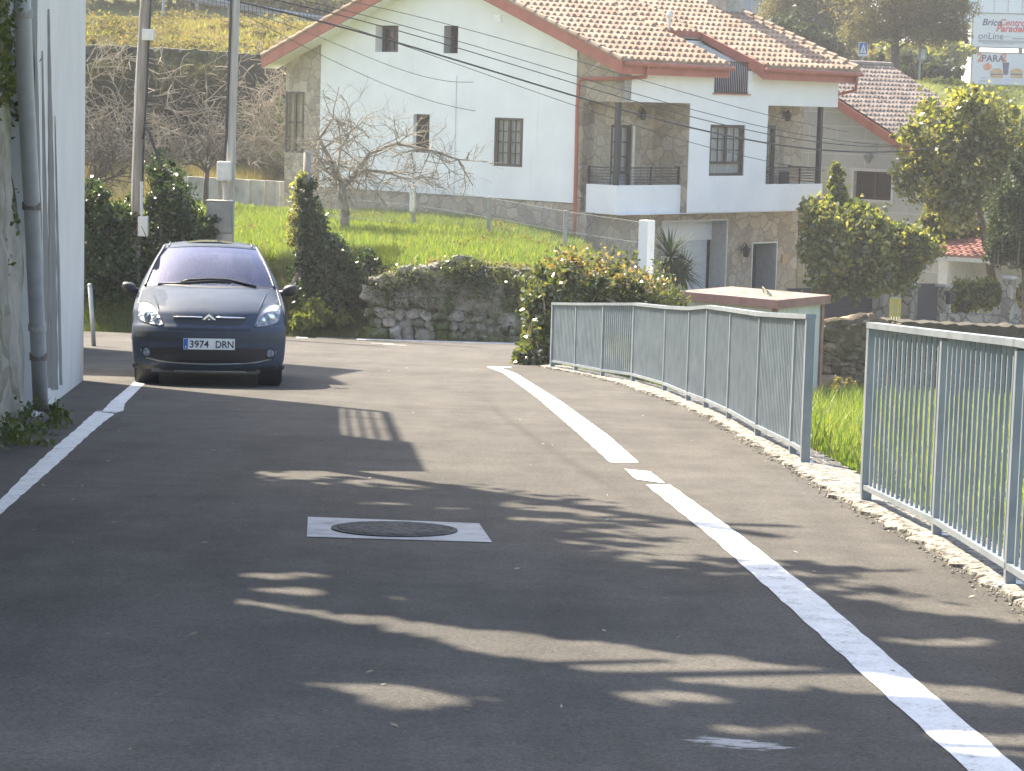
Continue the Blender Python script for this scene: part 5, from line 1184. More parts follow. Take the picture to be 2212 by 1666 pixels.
def catmull(P, sub):
    out = []; idx = []
    n = len(P)
    for i in range(n - 1):
        p0 = P[max(i - 1, 0)]; p1 = P[i]; p2 = P[i + 1]; p3 = P[min(i + 2, n - 1)]
        for k in range(sub):
            t = k / sub; out.append(.5 * ((2 * p1) + (-p0 + p2) * t + (2 * p0 - 5 * p1 + 4 * p2 - p3) * t * t + (-p0 + 3 * p1 - 3 * p2 + p3) * t ** 3)); idx.append(i + t)
    out.append(P[-1]); idx.append(n - 1.); return np.array(out), np.array(idx)
SUB = 5
SS, SI = catmull(ST, SUB)
NU = 16
def top_pt(k, u):
    y, z, w_, c, sw = SS[k]; s_ = abs(u)
    e = s_ ** 2.2
    return (w_ * (u if True else 0) , y + sw * s_ ** 3.2, z - c * e)
US = np.sin(np.linspace(-math.pi / 2, math.pi / 2, 2 * NU + 1) * .999); US = np.linspace(-1, 1, 2 * NU + 1) * .35 + US * .65
US = US / US.max()
def grid_faces(rows, keep):
    mb = MB(); n = len(rows[0]); mb.v = [tuple(cl(*p)) for r in rows for p in r]
    for i in range(len(rows) - 1):
        for j in range(n - 1):
            if keep(i, j): a = i * n + j; mb.f.append((a, a + 1, a + n + 1, a + n))
    return mb
top = [[top_pt(k, u) for u in US] for k in range(len(SS))]
isg = lambda k, j: (11 * SUB <= k < 14 * SUB and abs((US[j] + US[j + 1]) / 2) < .93) or (18.4 * SUB <= k < 20.2 * SUB and abs((US[j] + US[j + 1]) / 2) < .86)
shell = grid_faces(top, lambda k, j: not isg(k, j))
glass = grid_faces(top, lambda k, j: isg(k, j) and k < 15 * SUB)
rglass = grid_faces(top, lambda k, j: isg(k, j) and k > 15 * SUB)
# sides
HZ = np.array([.17, .3, .45, .6, .75, .9, 1.0, 1.1]); HWD = np.array([.80, .845, .868, .875, .872, .856, .835, .80])
def hwid(z): return float(np.interp(z, HZ, HWD))
NR = 14
def side_cols(sg):
    cols = []
    e = [top[k][-1 if sg > 0 else 0] for k in range(0, 7 * SUB + 1)]           # edge of the front face
    ez = np.array([p[2] for p in e]); o_ = np.argsort(ez); ez = ez[o_]; ex = np.array([e[i][0] for i in o_]); ey = np.array([e[i][1] for i in o_])
    zt = e[-1][2]
    cols.append([(float(np.interp(z, ez, ex)), float(np.interp(z, ez, ey)), z) for z in np.linspace(zt, .17, NR + 1)])
    for k in range(7 * SUB + 1, 21 * SUB + 1):
        p = top[k][-1 if sg > 0 else 0]; zt = p[2]; belt = min(zt - .004, 1.06); c = []
        for r in range(NR + 1):
            z = zt + (belt - zt) * r / 5 if r <= 5 else belt + (.19 - belt) * (r - 5) / (NR - 5)
            if r <= 5: x = abs(p[0]) + (max(hwid(belt), abs(p[0])) - abs(p[0])) * (r / 5) ** 1.0 + (.012 * math.sin(math.pi * r / 5) if zt > 1.15 else 0)
            else:
                tp = max(0, (p[1] - 3.6) * .12); x = max(hwid(z) - tp, .0)
                if zt < 1.1: x = min(x, abs(p[0]) + (zt - z) * .35 + .0) if abs(p[0]) < x else x
            c.append((sg * x, p[1], z))
        cols.append(c)
    return cols
wheels = [(.75), (3.5)]
for sg in (1, -1):
    cols = side_cols(sg)
    def arch(i, r):
        c = cols[i][r]; d_ = cols[min(i + 1, len(cols) - 1)][r + 1]; y = (c[1] + d_[1]) / 2; z = (c[2] + d_[2]) / 2
        return any((y - wy) ** 2 + (z - .30) ** 2 < .345 ** 2 for wy in wheels)
    def sgl(i, r):
        y = cols[i][r][1]; return r < 5 and r >= 1 and cols[i][0][2] > 1.22 and 1.5 < y < 3.75 and not (2.38 < y < 2.5)
    sd = grid_faces(cols, lambda i, r: not arch(i, r) and not sgl(i, r)); b_ = len(shell.v); shell.v += sd.v; shell.f += [tuple(q + b_ for q in f_) for f_ in sd.f]
    gs = grid_faces(cols, sgl)
    if sg > 0: sgR = gs
    else: sgL = gs
def carpaint():
    m, t, b = newmat('blue_grey_metallic_paint'); p = pos(t, obj=True)
    fl_ = noise(t, p, 900, 2); d_ = noise(t, p, 6, 6)
    c = ramp(t, fl_, [(.3, (.046, .060, .088)), (.7, (.068, .085, .118))]); c = mixc(t, ramp(t, d_, [(.45, 0), (.8, .25)]), c, (.16, .155, .14))
    t.links.new(c, b.inputs['Base Color']); b.inputs['Metallic'].default_value = 0; b.inputs['Roughness'].default_value = .6; b.inputs['Specular IOR Level'].default_value = 0.03
    b.inputs['Coat Weight'].default_value = .2; b.inputs['Coat Roughness'].default_value = .025; return m
M['carpaint'] = carpaint()
M['carglass'] = glassm('tinted_windscreen', (.70, .74, 1.0), 1.1, .8, .015)
M['sideglass'] = glassm('tinted_side_glass', (.85, .9, 1.0), 1.0, .6, .015)
M['carblack'] = plain('dark_interior', (.025, .027, .032), .7)
body = shell.build('body', M['carpaint'], car, smooth=True)
bm_ = bmesh.new(); bm_.from_mesh(body.data); bmesh.ops.remove_doubles(bm_, verts=bm_.verts, dist=.004); bmesh.ops.recalc_face_normals(bm_, faces=bm_.faces); bm_.to_mesh(body.data); bm_.free()
body.data.polygons.foreach_set('use_smooth', [True] * len(body.data.polygons))
md = body.modifiers.new('thick', 'SOLIDIFY'); md.thickness = .012; md.offset = -1
glass.build('windscreen', M['carglass'], car, smooth=True); rglass.build('rear_window', M['sideglass'], car, smooth=True)
sgL.build('side_window', M['sideglass'], car, smooth=True); sgR.build('side_window', M['sideglass'], car, smooth=True)
# details are laid on the front by dropping them onto the body surface
bvv = []; bvf = []
for rows in (top, side_cols(1), side_cols(-1)):
    b_ = len(bvv); n = len(rows[0]); bvv += [p for r in rows for p in r]
    bvf += [(b_ + i * n + j, b_ + i * n + j + 1, b_ + (i + 1) * n + j + 1, b_ + (i + 1) * n + j) for i in range(len(rows) - 1) for j in range(n - 1)]
bvh = BVHTree.FromPolygons([Vector(p) for p in bvv], bvf)
def fy(x, z):
    h = bvh.ray_cast(Vector((x, -2, z)), Vector((0, 1, 0))); return h[0].y if h[0] is not None else .45
def patch(poly, off, name, m, parent=car, step=.025, th=.0, smooth=True):
    """polygon in the front view (x, z), draped on the body"""
    b = bmesh.new(); vs = [b.verts.new((x, 0, z)) for x, z in poly]; f_ = b.faces.new(vs)
    xs_ = [p[0] for p in poly]; zs_ = [p[1] for p in poly]
    def cut(co, no): bmesh.ops.bisect_plane(b, geom=b.verts[:] + b.edges[:] + b.faces[:], plane_co=co, plane_no=no)
    x = min(xs_) + step
    while x < max(xs_): cut((x, 0, 0), (1, 0, 0)); x += step
    z = min(zs_) + step
    while z < max(zs_): cut((0, 0, z), (0, 0, 1)); z += step
    bmesh.ops.triangulate(b, faces=b.faces)
    b.verts.ensure_lookup_table(); b.verts.index_update()
    P = [(v.co.x, fy(v.co.x, v.co.z) - off, v.co.z) for v in b.verts]; Fs = [tuple(v.index for v in f.verts) for f in b.faces]
    be = [tuple(v.index for v in e.verts) for e in b.edges if len(e.link_faces) == 1]; b.free()
    n = len(P); mb = MB(); mb.v = [tuple(cl(*p)) for p in P] + [tuple(cl(p[0], p[1] + off + .006, p[2])) for p in P]
    mb.f = Fs + [(a, c, c + n, a + n) for a, c in be]
    return mb.build(name, m, parent, smooth=False)
K = 1 / 888.
def q(X, Y): return ((X - 935) * K, (1600 - Y) * K)           # zoomed photo pixel -> metres on the car's front
def smoothpoly(P, k=5):
    P = [Vector((p[0], p[1])) for p in P]; n = len(P); out = []
    for i in range(n):
        p0, p1, p2, p3 = P[i - 1], P[i], P[(i + 1) % n], P[(i + 2) % n]
        for j in range(k):
            t = j / k; v = .5 * ((2 * p1) + (-p0 + p2) * t + (2 * p0 - 5 * p1 + 4 * p2 - p3) * t * t + (-p0 + 3 * p1 - 3 * p2 + p3) * t ** 3); out.append((v.x, v.y))
    return out
def sym(P, s_): return [(abs(x) * s_ if s_ > 0 else -abs(x), z) for x, z in P]
def lampmat():
    m, t, b = newmat('headlamp_reflector'); p = pos(t, obj=True)
    v = N(t, 'ShaderNodeTexVoronoi', Scale=26); t.links.new(p, v.inputs['Vector'])
    t.links.new(ramp(t, v.outputs['Distance'], [(.1, (.40, .41, .43)), (.5, (.20, .22, .25)), (.8, (.09, .10, .12))]), b.inputs['Base Color'])
    b.inputs['Metallic'].default_value = .1; b.inputs['Roughness'].default_value = .5; b.inputs['Coat Weight'].default_value = .5; bump(t, b, v.outputs['Distance'], .6, .02); return m
M['lamp'] = lampmat(); M['lampglass'] = glassm('clear_lamp_cover', (1, 1, 1), 1.0, .92, .02)
M['lampdark'] = plain('lamp_bezel', (.10, .11, .13), .3, .3)
HL = [q(1655, 800), q(1660, 880), q(1640, 945), q(1590, 975), q(1500, 995), q(1404, 1000), q(1412, 955), q(1440, 890), q(1490, 830), q(1550, 790), q(1615, 778)]
for s_ in (1, -1):
    P = [(s_ * (x - .012), z) for x, z in HL]
    hl_ = patch(smoothpoly(P, 3), .004, 'headlight', M['lamp'], step=.03)
    up_ = [q(1652, 805), q(1625, 850), q(1575, 850), q(1500, 870), q(1450, 905), q(1490, 835), q(1550, 796), q(1612, 785)]
    patch(smoothpoly([(s_ * (x - .014), z) for x, z in up_], 2), .012, 'indicator', plain('white_indicator_lens', (.45, .46, .48), .5), hl_, .03)
    for (X, Y, r) in ((1560, 915, .045), (1478, 940, .033)):
        x, z = q(X, Y); x = s_ * (x - .012); y = fy(x, z); ax = (cl(x, y - 1, z) - cl(x, y, z))
        MB().lathe(cl(x, y + .0, z), ax, [(r, 0), (r, .014), (r * .82, .015), (r * .75, .004), (.012, .006), (.01, .012)], 16).build('bulb_bowl', M['chrome'], hl_, smooth=False)
    c = smoothpoly(P, 3); rim = MB(); rim.tube([cl(x, fy(x, z) - .006, z) for x, z in c + c[:1]], .007, 5); rim.build('bezel', M['lampdark'], hl_)
# grille slot, chrome bars, double chevron badge
patch([q(575, 893), q(1310, 900), q(1312, 935), q(1240, 985), q(1100, 992), q(800, 988), q(640, 975), q(575, 935)], .003, 'grille', M['blackpl'], step=.04)
patch([q(525, 1022), q(1350, 1025), q(1350, 1052), q(525, 1046)], .003, 'intake_slot', M['blackpl'], step=.05)
for s_ in (-1, 1):
    mb = MB(); P = [(s_ * u, .772 - .004 * u) for u in (.075, .15, .25, .34, .405)]
    mb.tube([cl(x, fy(x, z) - .014, z) for x, z in P], [.011, .011, .01, .009, .006], 8); mb.build('chrome_bar', M['chrome'], car, smooth=True)
for dz in (.0, -.05):
    mb = MB(); cz = .812 + dz; P = []
    o_ = [(0, cz), (.082, cz - .070), (.082, cz - .100), (0, cz - .032), (-.082, cz - .100), (-.082, cz - .070)]
    mb.prism([cl(x, fy(0, .77) - .022, z) for x, z in o_], cl(0, .02, 0) - cl(0, 0, 0)); mb.build('chevron_badge', M['chrome'], car, bevel=.003)
# lower bumper, intake, trim line, fog lamps
M['bumper'] = plain('dark_bumper_plastic', (.028, .031, .038), .55)
patch([q(160, 1050), q(500, 1060), q(935, 1068), q(1370, 1062), q(1705, 1052), q(1700, 1150), q(1600, 1165), q(935, 1172), q(270, 1165), q(160, 1150)], .006, 'bumper_strip', M['bumper'], step=.06)
lo_ = [q(262, 1225), q(600, 1212), q(935, 1210), q(1270, 1214), q(1600, 1225), q(1606, 1270), q(1570, 1318), q(1400, 1355), q(1150, 1375), q(935, 1380), q(700, 1372), q(450, 1350), q(300, 1310), q(262, 1270)]
patch(lo_, .004, 'lower_intake', M['blackpl'], step=.05)
ln = [(-.755, .40), (-.745, .355), (-.70, .31), (-.55, .275), (-.3, .255), (0, .248), (.3, .255), (.55, .275), (.70, .31), (.745, .355), (.755, .40)]
MB().tube([cl(x, fy(x, z) - .008, z) for x, z in ln], .009, 6).build('intake_trim', plain('dull_silver_trim', (.32, .32, .31), .35, .6), car, smooth=True)
patch([q(170, 1400), q(500, 1415), q(935, 1420), q(1370, 1415), q(1700, 1400), q(1690, 1440), q(935, 1455), q(180, 1440)], .006, 'chin_spoiler', M['bumper'], step=.08)
for s_ in (-1, 1):
    x = s_ * .682; z = .372; y = fy(x, z); ax = cl(s_ * .25, -1, 0) - cl(0, 0, 0)
    f_ = MB().lathe(cl(x, y + .02, z), ax, [(.062, 0), (.062, .035), (.048, .04), (.046, .02)], 18).build('fog_light', M['blackpl'], car, smooth=False)
    MB().lathe(cl(x, y + .02, z), ax, [(.046, .02), (.044, .034), (.02, .04), (.005, .041)], 18).build('lens', M['lamp'], f_)
    MB().box(0, 0, 0, 0, 0, 0)
for X0, X1 in ((375, 585), (1312, 1445)):
    a_, b_ = q(X0, 1430), q(X1, 1470); MB().prism([cl(a_[0], .20, a_[1]), cl(b_[0], .20, a_[1]), cl(b_[0] + .01, .22, b_[1]), cl(a_[0] - .01, .22, b_[1])], cl(0, .01, 0) - cl(0, 0, 0)).build('undertray_flap', plain('scuffed_plastic', (.14, .14, .135), .8), car)
# number plate
p0 = q(685, 1232); p1 = q(1193, 1122); yp = min(fy(0, .45), fy(.25, .5)) - .02
pl = MB().prism([cl(p0[0], yp, p0[1]), cl(p1[0], yp, p0[1]), cl(p1[0], yp - .0, p1[1]), cl(p0[0], yp - .0, p1[1])], cl(0, .015, 0) - cl(0, 0, 0)).build('number_plate', plain('plate_white', (.70, .71, .70), .4), car)
MB().prism([cl(p0[0] + .004, yp - .003, p0[1] + .004), cl(p0[0] + .05, yp - .003, p0[1] + .004), cl(p0[0] + .05, yp - .003, p1[1] - .004), cl(p0[0] + .004, yp - .003, p1[1] - .004)], cl(0, .002, 0) - cl(0, 0, 0)).build('blue_band', plain('plate_blue', (.03, .10, .40), .4), pl)
ux = (cl(1, 0, 0) - cl(0, 0, 0)); uz = (cl(0, 0, 1) - cl(0, 0, 0))
M['platetext'] = plain('plate_black', (.015, .015, .015), .5)
textobj('3974', cl(p0[0] + .065, yp - .004, p0[1] + .022), ux * .98, uz, .112, M['platetext'], pl, bold=.012)
textobj('DRN', cl(p0[0] + .352, yp - .004, p0[1] + .022), ux * .88, uz, .112, M['platetext'], pl, bold=.012)
textobj('E', cl(p0[0] + .018, yp - .004, p0[1] + .015), ux, uz, .035, M['white'], pl)
# wiper, scuttle, bonnet creases, roof rails and sunroof
patch([q(300, 588), q(935, 612), q(1560, 612), q(1560, 622), q(935, 628), q(290, 604)], .004, 'scuttle', M['blackpl'], step=.06)
def sp_(x, z, off=.02): return cl(x, fy(x, z) - off, z)
MB().tube([sp_(*q(640, 578)), sp_(*q(720, 553)), sp_(*q(935, 540)), sp_(*q(1130, 545)), sp_(*q(1290, 580)), sp_(*q(1410, 612))], .014, 6).build('wiper', M['blackpl'], car, smooth=True)
MB().tube([sp_(*q(400, 598)), sp_(*q(700, 580)), sp_(*q(935, 560)), sp_(*q(1150, 565))], .010, 6).build('wiper', M['blackpl'], car, smooth=True)
for s_ in (-1, 1):
    P = [(s_ * .655, 1.035), (s_ * .62, .98), (s_ * .585, .91), (s_ * .56, .84)]
    MB().tube([cl(x, fy(x, z) - .001, z) for x, z in P], [.003, .010, .012, .004], 6).build('bonnet_crease', M['carpaint'], car, smooth=True)
    cr = [top_pt(k, s_ * .985) for k in range(8 * SUB, 11 * SUB)]
    MB().tube([cl(x, y - .001, z + .001) for x, y, z in cr], .005, 5).build('bonnet_gap', M['blackpl'], car)
    ap = [top_pt(k, s_ * .955) for k in range(11 * SUB, 15 * SUB)]
    MB().tube([cl(x, y - .004, z + .004) for x, y, z in ap], .012, 6).build('screen_seal', M['blackpl'], car, smooth=True)
sr = [[(x * .70, y, z + .014) for x, y, z in top[k][3:-3]] for k in range(15 * SUB, 17 * SUB)]
MB().grid([[cl(*p) for p in r] for r in sr]).build('sunroof', plain('dark_roof_glass', (.02, .022, .028), .08), car, smooth=True)
for s_ in (-1, 1):
    a_ = [top_pt(k, s_ * .86) for k in range(14 * SUB + 2, 18 * SUB, 2)]; MB().tube([cl(x, y, z + .004) for x, y, z in a_], .010, 6).build('roof_gutter_strip', M['blackpl'], car, smooth=True)
# mirrors
for s_ in (-1, 1):
    c = Vector((s_ * .925, 1.12, 1.075)); n = 14; rows = []
    for i in range(n + 1):
        a_ = -math.pi / 2 + math.pi * i / n; r_ = []
        for j in range(17):
            b_ = 2 * math.pi * j / 16; sx = math.cos(a_) * math.cos(b_); sz = math.cos(a_) * math.sin(b_)
            r_.append(cl(c.x + .088 * (abs(sx) ** .8 * (1 if sx > 0 else -1)), c.y + .075 * math.sin(a_), c.z + .066 * (abs(sz) ** .8 * (1 if sz > 0 else -1)) + .02 * sx * s_))
        rows.append(r_)
    mi = MB().grid(rows).build('wing_mirror', M['blackpl'], car, smooth=True)
    MB().tube([cl(s_ * .79, 1.18, 1.03), cl(s_ * .86, 1.14, 1.045), cl(s_ * .90, 1.12, 1.06)], [.04, .035, .03], 8).build('mirror_arm', M['blackpl'], mi, smooth=True)
# wheels
M['rim'] = plain('alloy_rim', (.38, .39, .40), .35, .8)
for s_ in (-1, 1):
    for wy in wheels:
        ax = cl(s_, 0, 0) - cl(0, 0, 0); o_ = cl(s_ * .62, wy, .30)
        wh = MB().lathe(o_, ax, [(.19, 0), (.27, .0), (.300, .025), (.305, .06), (.305, .15), (.300, .185), (.27, .21), (.195, .212)], 32).build('wheel', M['rubber'], car, smooth=True)
        rm_ = MB().lathe(o_, ax, [(.195, .02), (.195, .20), (.18, .205), (.165, .17), (.05, .185), (.03, .19)], 28); rm_.build('rim', M['rim'], wh)
    MB().lathe(cl(s_ * .56, .75, .30), cl(s_, 0, 0) - cl(0, 0, 0), [(.36, 0), (.36, .02), (.345, .24)], 24).build('arch_liner', M['blackpl'], car)
# cabin
MB().prism([cl(-.80, .5, .25), cl(.80, .5, .25), cl(.80, 4.0, .25), cl(-.80, 4.0, .25)], cl(0, 0, .2) - cl(0, 0, 0)).build('floor', M['carblack'], car)
MB().prism([cl(-.72, .95, .6), cl(-.72, 1.1, 1.08), cl(-.72, 1.5, 1.09), cl(-.72, 1.62, .95), cl(-.72, 1.6, .6)], cl(1.44, 0, 0) - cl(0, 0, 0)).build('dashboard', M['carblack'], car, bevel=.03)
def seat(x, y, w_, h=1.02):
    mb = MB(); mb.prism([cl(x - w_ / 2, y, .45), cl(x - w_ / 2, y + .5, .45), cl(x - w_ / 2, y + .5, .60), cl(x - w_ / 2, y, .62)], ux * w_)
    mb.prism([cl(x - w_ / 2, y + .42, .55), cl(x - w_ / 2, y + .56, .55), cl(x - w_ / 2, y + .72, h), cl(x - w_ / 2, y + .62, h)], ux * w_)
    return mb.build('seat', M['carblack'], car, bevel=.03)
def headrest(x, y, z, par, w_=.13, h_=.105):
    pts = [cl(x + w_ * math.cos(a_), y, z + h_ * math.sin(a_)) for a_ in np.linspace(0, 2 * math.pi, 17)]
    mb = MB(); mb.tube(pts, .05, 8, caps=False); mb.tube([cl(x - .06, y, z - .09), cl(x - .06, y - .03, z - .24)], .012, 6); mb.tube([cl(x + .06, y, z - .09), cl(x + .06, y - .03, z - .24)], .012, 6)
    return mb.build('headrest', M['carblack'], par, smooth=True)
for x in (-.37, .37): s1 = seat(x, 1.95, .50); headrest(x, 2.66, 1.17, s1, .115, .09)
s1 = seat(0, 3.0, 1.3, .98)
MB().tube([cl(.37 + .19 * math.cos(a_), 1.75 - .05 * math.sin(a_), .98 + .18 * math.sin(a_)) for a_ in np.linspace(0, 2 * math.pi, 25)], .016, 8, caps=False).build('steering_wheel', M['carblack'], car, smooth=True)
MB().prism([cl(-.09, 1.85, 1.43), cl(.09, 1.85, 1.43), cl(.09, 1.85, 1.49), cl(-.09, 1.85, 1.49)], cl(0, .03, 0) - cl(0, 0, 0)).build('interior_mirror', M['carblack'], car, bevel=.01)

# ------------------------------------------------------------------ plants
def leafcloud(name, m, parent, pts, size, seed, aspect=.55, var=1.0, up=0., fold=True):
    rg = np.random.default_rng(seed); n = len(pts)
    u = rg.normal(size=(n, 3)); u[:, 2] -= up; u /= np.linalg.norm(u, axis=1)[:, None]
    v = rg.normal(size=(n, 3)); v -= (v * u).sum(1)[:, None] * u; v /= np.linalg.norm(v, axis=1)[:, None]
    w_ = np.cross(u, v); s_ = size * (1 - var / 2 + var * rg.random(n))[:, None]
    a = pts - u * s_ / 2; c = pts + u * s_ / 2; b = pts + v * s_ * aspect / 2 + w_ * s_ * .10; d = pts - v * s_ * aspect / 2 + w_ * s_ * .10
    V = np.stack([a, b, c, d], 1).reshape(-1, 3); Fc = np.arange(4 * n).reshape(n, 4)
    return nmesh(name, V, Fc, m, parent)
def blob(ells, n, seed, shell=.55, clump=30, cr=.16, gap=.0):
    """leaf positions gathered in clumps inside a union of ellipsoids (cx,cy,cz,rx,ry,rz)"""
    rg = np.random.default_rng(seed); E = np.array(ells, float); vol = np.prod(E[:, 3:], 1) ** (2 / 3); pr = vol / vol.sum()
    k = max(4, n // clump); idx = rg.choice(len(E), k, p=pr); dr = rg.normal(size=(k, 3)); dr /= np.linalg.norm(dr, axis=1)[:, None]
    r = (shell + (1 - shell) * rg.random(k)) ; r = np.where(rg.random(k) < .25, rg.random(k) ** .5, r); r *= (1 + .12 * rg.normal(size=k))
    cen = E[idx, :3] + dr * r[:, None] * E[idx, 3:]
    per = rg.poisson(clump, k) + 2; p = np.repeat(cen, per, 0); sc = np.repeat(np.cbrt(np.prod(E[idx, 3:], 1)), per)
    return p + rg.normal(size=p.shape) * (cr * sc)[:, None]
def px_ell(d, X, Y, rx, ry, dep): 
    c = at(X, Y, d); k = d / F; return (c.x, c.y, c.z, rx * k, dep, ry * k)
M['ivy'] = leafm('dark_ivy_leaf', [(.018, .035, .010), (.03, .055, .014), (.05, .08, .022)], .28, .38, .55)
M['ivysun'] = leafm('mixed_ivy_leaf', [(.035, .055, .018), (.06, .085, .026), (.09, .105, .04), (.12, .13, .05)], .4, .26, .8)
M['magnolia'] = leafm('glossy_magnolia_leaf', [(.06, .08, .024), (.10, .12, .035), (.17, .18, .055), (.24, .225, .09)], .55, .22, .8)
M['hedge'] = leafm('photinia_hedge_leaf', [(.048, .072, .022), (.09, .115, .034), (.16, .18, .055), (.22, .20, .085)], .55, .25, .75)
M['conifer'] = leafm('dark_conifer_spray', [(.018, .032, .014), (.034, .052, .022), (.05, .07, .03)], .25, .6, .2)
M['pine'] = leafm('olive_pine_needles', [(.07, .07, .038), (.12, .115, .062), (.17, .15, .085)], .4, .6, .3)
M['lime'] = leafm('sunlit_yellow_green_scrub', [(.15, .18, .035), (.22, .24, .05), (.28, .27, .08)], .45, .5, .3, (1.5, 1.45, .6))
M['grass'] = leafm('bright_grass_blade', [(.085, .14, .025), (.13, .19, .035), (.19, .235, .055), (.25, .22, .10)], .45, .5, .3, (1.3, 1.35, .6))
M['drygrass'] = leafm('dry_yellow_grass', [(.22, .19, .075), (.28, .24, .10), (.17, .18, .06), (.16, .11, .07)], .35, .6, .2, (1.3, 1.2, .7))
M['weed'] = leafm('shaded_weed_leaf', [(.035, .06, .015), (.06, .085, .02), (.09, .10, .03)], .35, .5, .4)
M['yucca'] = leafm('grey_green_yucca_blade', [(.014, .028, .014), (.026, .044, .022), (.042, .058, .032)], .12, .7, .1)

M['dullcreeper'] = leafm('dull_mossy_creeper', [(.035, .042, .016), (.06, .065, .025), (.085, .075, .035)], .25, .8, .15)
M['bankweed'] = leafm('verge_weed_leaf', [(.08, .11, .03), (.13, .16, .04), (.17, .18, .06)], .45, .5, .3)
M['scrubbrown'] = leafm('brown_green_scrub', [(.07, .075, .03), (.12, .11, .045), (.16, .12, .065), (.11, .13, .04)], .4, .7, .2)
# ivy and shrubs left of the car
def bush(name, label, cat, loc, ells, n, size, m, seed, stem=None, group=None, shell=.55, clump=30, cr=.16, aspect=.6, up=0.):
    t = thing(name, label, cat, loc, group=group); rgl = random.Random(seed * 7 + 1); lumps = []
    for e in ells:
        lumps.append(tuple(e[:3]) + tuple(r_ * .9 for r_ in e[3:]))
        for _ in range(6):
            d_ = Vector((rgl.gauss(0, 1), rgl.gauss(0, 1), rgl.gauss(.3, .8))).normalized(); k_ = rgl.uniform(.16, .38)
            lumps.append(tuple(e[i] + d_[i] * e[3 + i] * rgl.uniform(.8, 1.05) for i in range(3)) + tuple(r_ * k_ for r_ in e[3:]))
    ells = lumps
    leafcloud('foliage', m, t, blob(ells, n, seed, shell, clump, cr), size, seed, aspect, up=up)
    if stem:
        mb = MB()
        for P, r0_, r1_ in stem: mb.tube(P, list(np.linspace(r0_, r1_, len(P))), 7)
        mb.build('stem', M['darkbark'], t)
    return t
def inner(ells, m, t, k=.72):                      # shaded twiggy core so that a hedge is not see-through
    mb = MB()
    rg = random.Random(3)
    for e in ells:
        for _ in range(14):
            a = Vector((e[0] + rg.gauss(0, .35) * e[3], e[1] + rg.gauss(0, .35) * e[4], e[2] - e[5] * .9)); b_ = Vector((e[0] + rg.gauss(0, .5) * e[3], e[1] + rg.gauss(0, .5) * e[4], e[2] + rg.uniform(0, .7) * e[5]))
            mb.tube([a, a.lerp(b_, .5) + Vector((rg.gauss(0, .05), rg.gauss(0, .05), 0)), b_], [.02, .014, .006], 5)
    mb.build('stem', m, t)
e1 = [px_ell(48.5, 205, 520, 55, 130, .7), px_ell(48.7, 265, 500, 50, 75, .7), px_ell(48.3, 245, 600, 75, 75, .7), px_ell(48.6, 190, 430, 28, 50, .5)]
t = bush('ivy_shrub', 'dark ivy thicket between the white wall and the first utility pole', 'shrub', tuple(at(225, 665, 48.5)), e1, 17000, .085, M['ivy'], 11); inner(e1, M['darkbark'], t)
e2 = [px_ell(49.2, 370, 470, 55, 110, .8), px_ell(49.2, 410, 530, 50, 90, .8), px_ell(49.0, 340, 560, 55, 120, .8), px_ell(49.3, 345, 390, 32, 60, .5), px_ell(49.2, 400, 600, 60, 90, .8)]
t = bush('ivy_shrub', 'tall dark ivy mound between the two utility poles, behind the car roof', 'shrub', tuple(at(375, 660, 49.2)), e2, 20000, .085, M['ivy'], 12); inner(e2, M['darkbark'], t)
# ivy-clad post by the field
ip = at(650, 640, 48.4)
e3 = [px_ell(48.6, 664, 425, 24, 55, .3), px_ell(48.6, 670, 500, 42, 70, .4), px_ell(48.5, 695, 555, 55, 60, .5), px_ell(48.4, 660, 600, 40, 60, .4)]
t = bush('ivy_post', 'old post smothered in dark ivy, standing right of the car', 'ivy', tuple(ip), e3, 12000, .075, M['ivy'], 13)
MB().tube([at(640, 640, 48.4), at(648, 560, 48.4), at(662, 400, 48.6), at(664, 330, 48.7)], [.09, .085, .08, .075], 10).build('post', M['wood_pole'], t, smooth=True)
MB().tube([at(641, 600, 48.38), at(618, 640, 48.2)], .06, 8).build('prop', M['wood_pole'], t)
leafcloud('bright_leaves', leafm('sun_painted_ivy_edge', [(.16, .18, .06), (.24, .24, .12)], .5, .25, .8), t, blob([px_ell(48.4, 640, 430, 16, 60, .25), px_ell(48.4, 632, 500, 14, 40, .2), px_ell(48.4, 655, 385, 10, 14, .2)], 700, 14, .5, 14), .075, 14)  # paler leaf colour paints the sun on this edge of the ivy
e4 = [px_ell(48.2, 720, 580, 50, 60, .5), px_ell(48.0, 770, 610, 50, 65, .5), px_ell(47.7, 820, 640, 40, 80, .4), px_ell(48.0, 730, 650, 80, 50, .6), px_ell(47.8, 800, 560, 20, 24, .3)]
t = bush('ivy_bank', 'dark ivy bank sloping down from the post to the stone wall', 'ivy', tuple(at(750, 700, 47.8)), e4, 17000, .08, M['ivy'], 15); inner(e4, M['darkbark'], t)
e5 = [px_ell(47.4, 690, 676, 50, 24, .4), px_ell(47.2, 665, 690, 40, 20, .4), px_ell(47.3, 740, 690, 24, 14, .3)]
bush('weed_clump', 'clump of bright green weeds on the verge right of the car', 'weeds', tuple(at(690, 710, 47.2)), e5, 3600, .07, M['bankweed'], 16, clump=20)
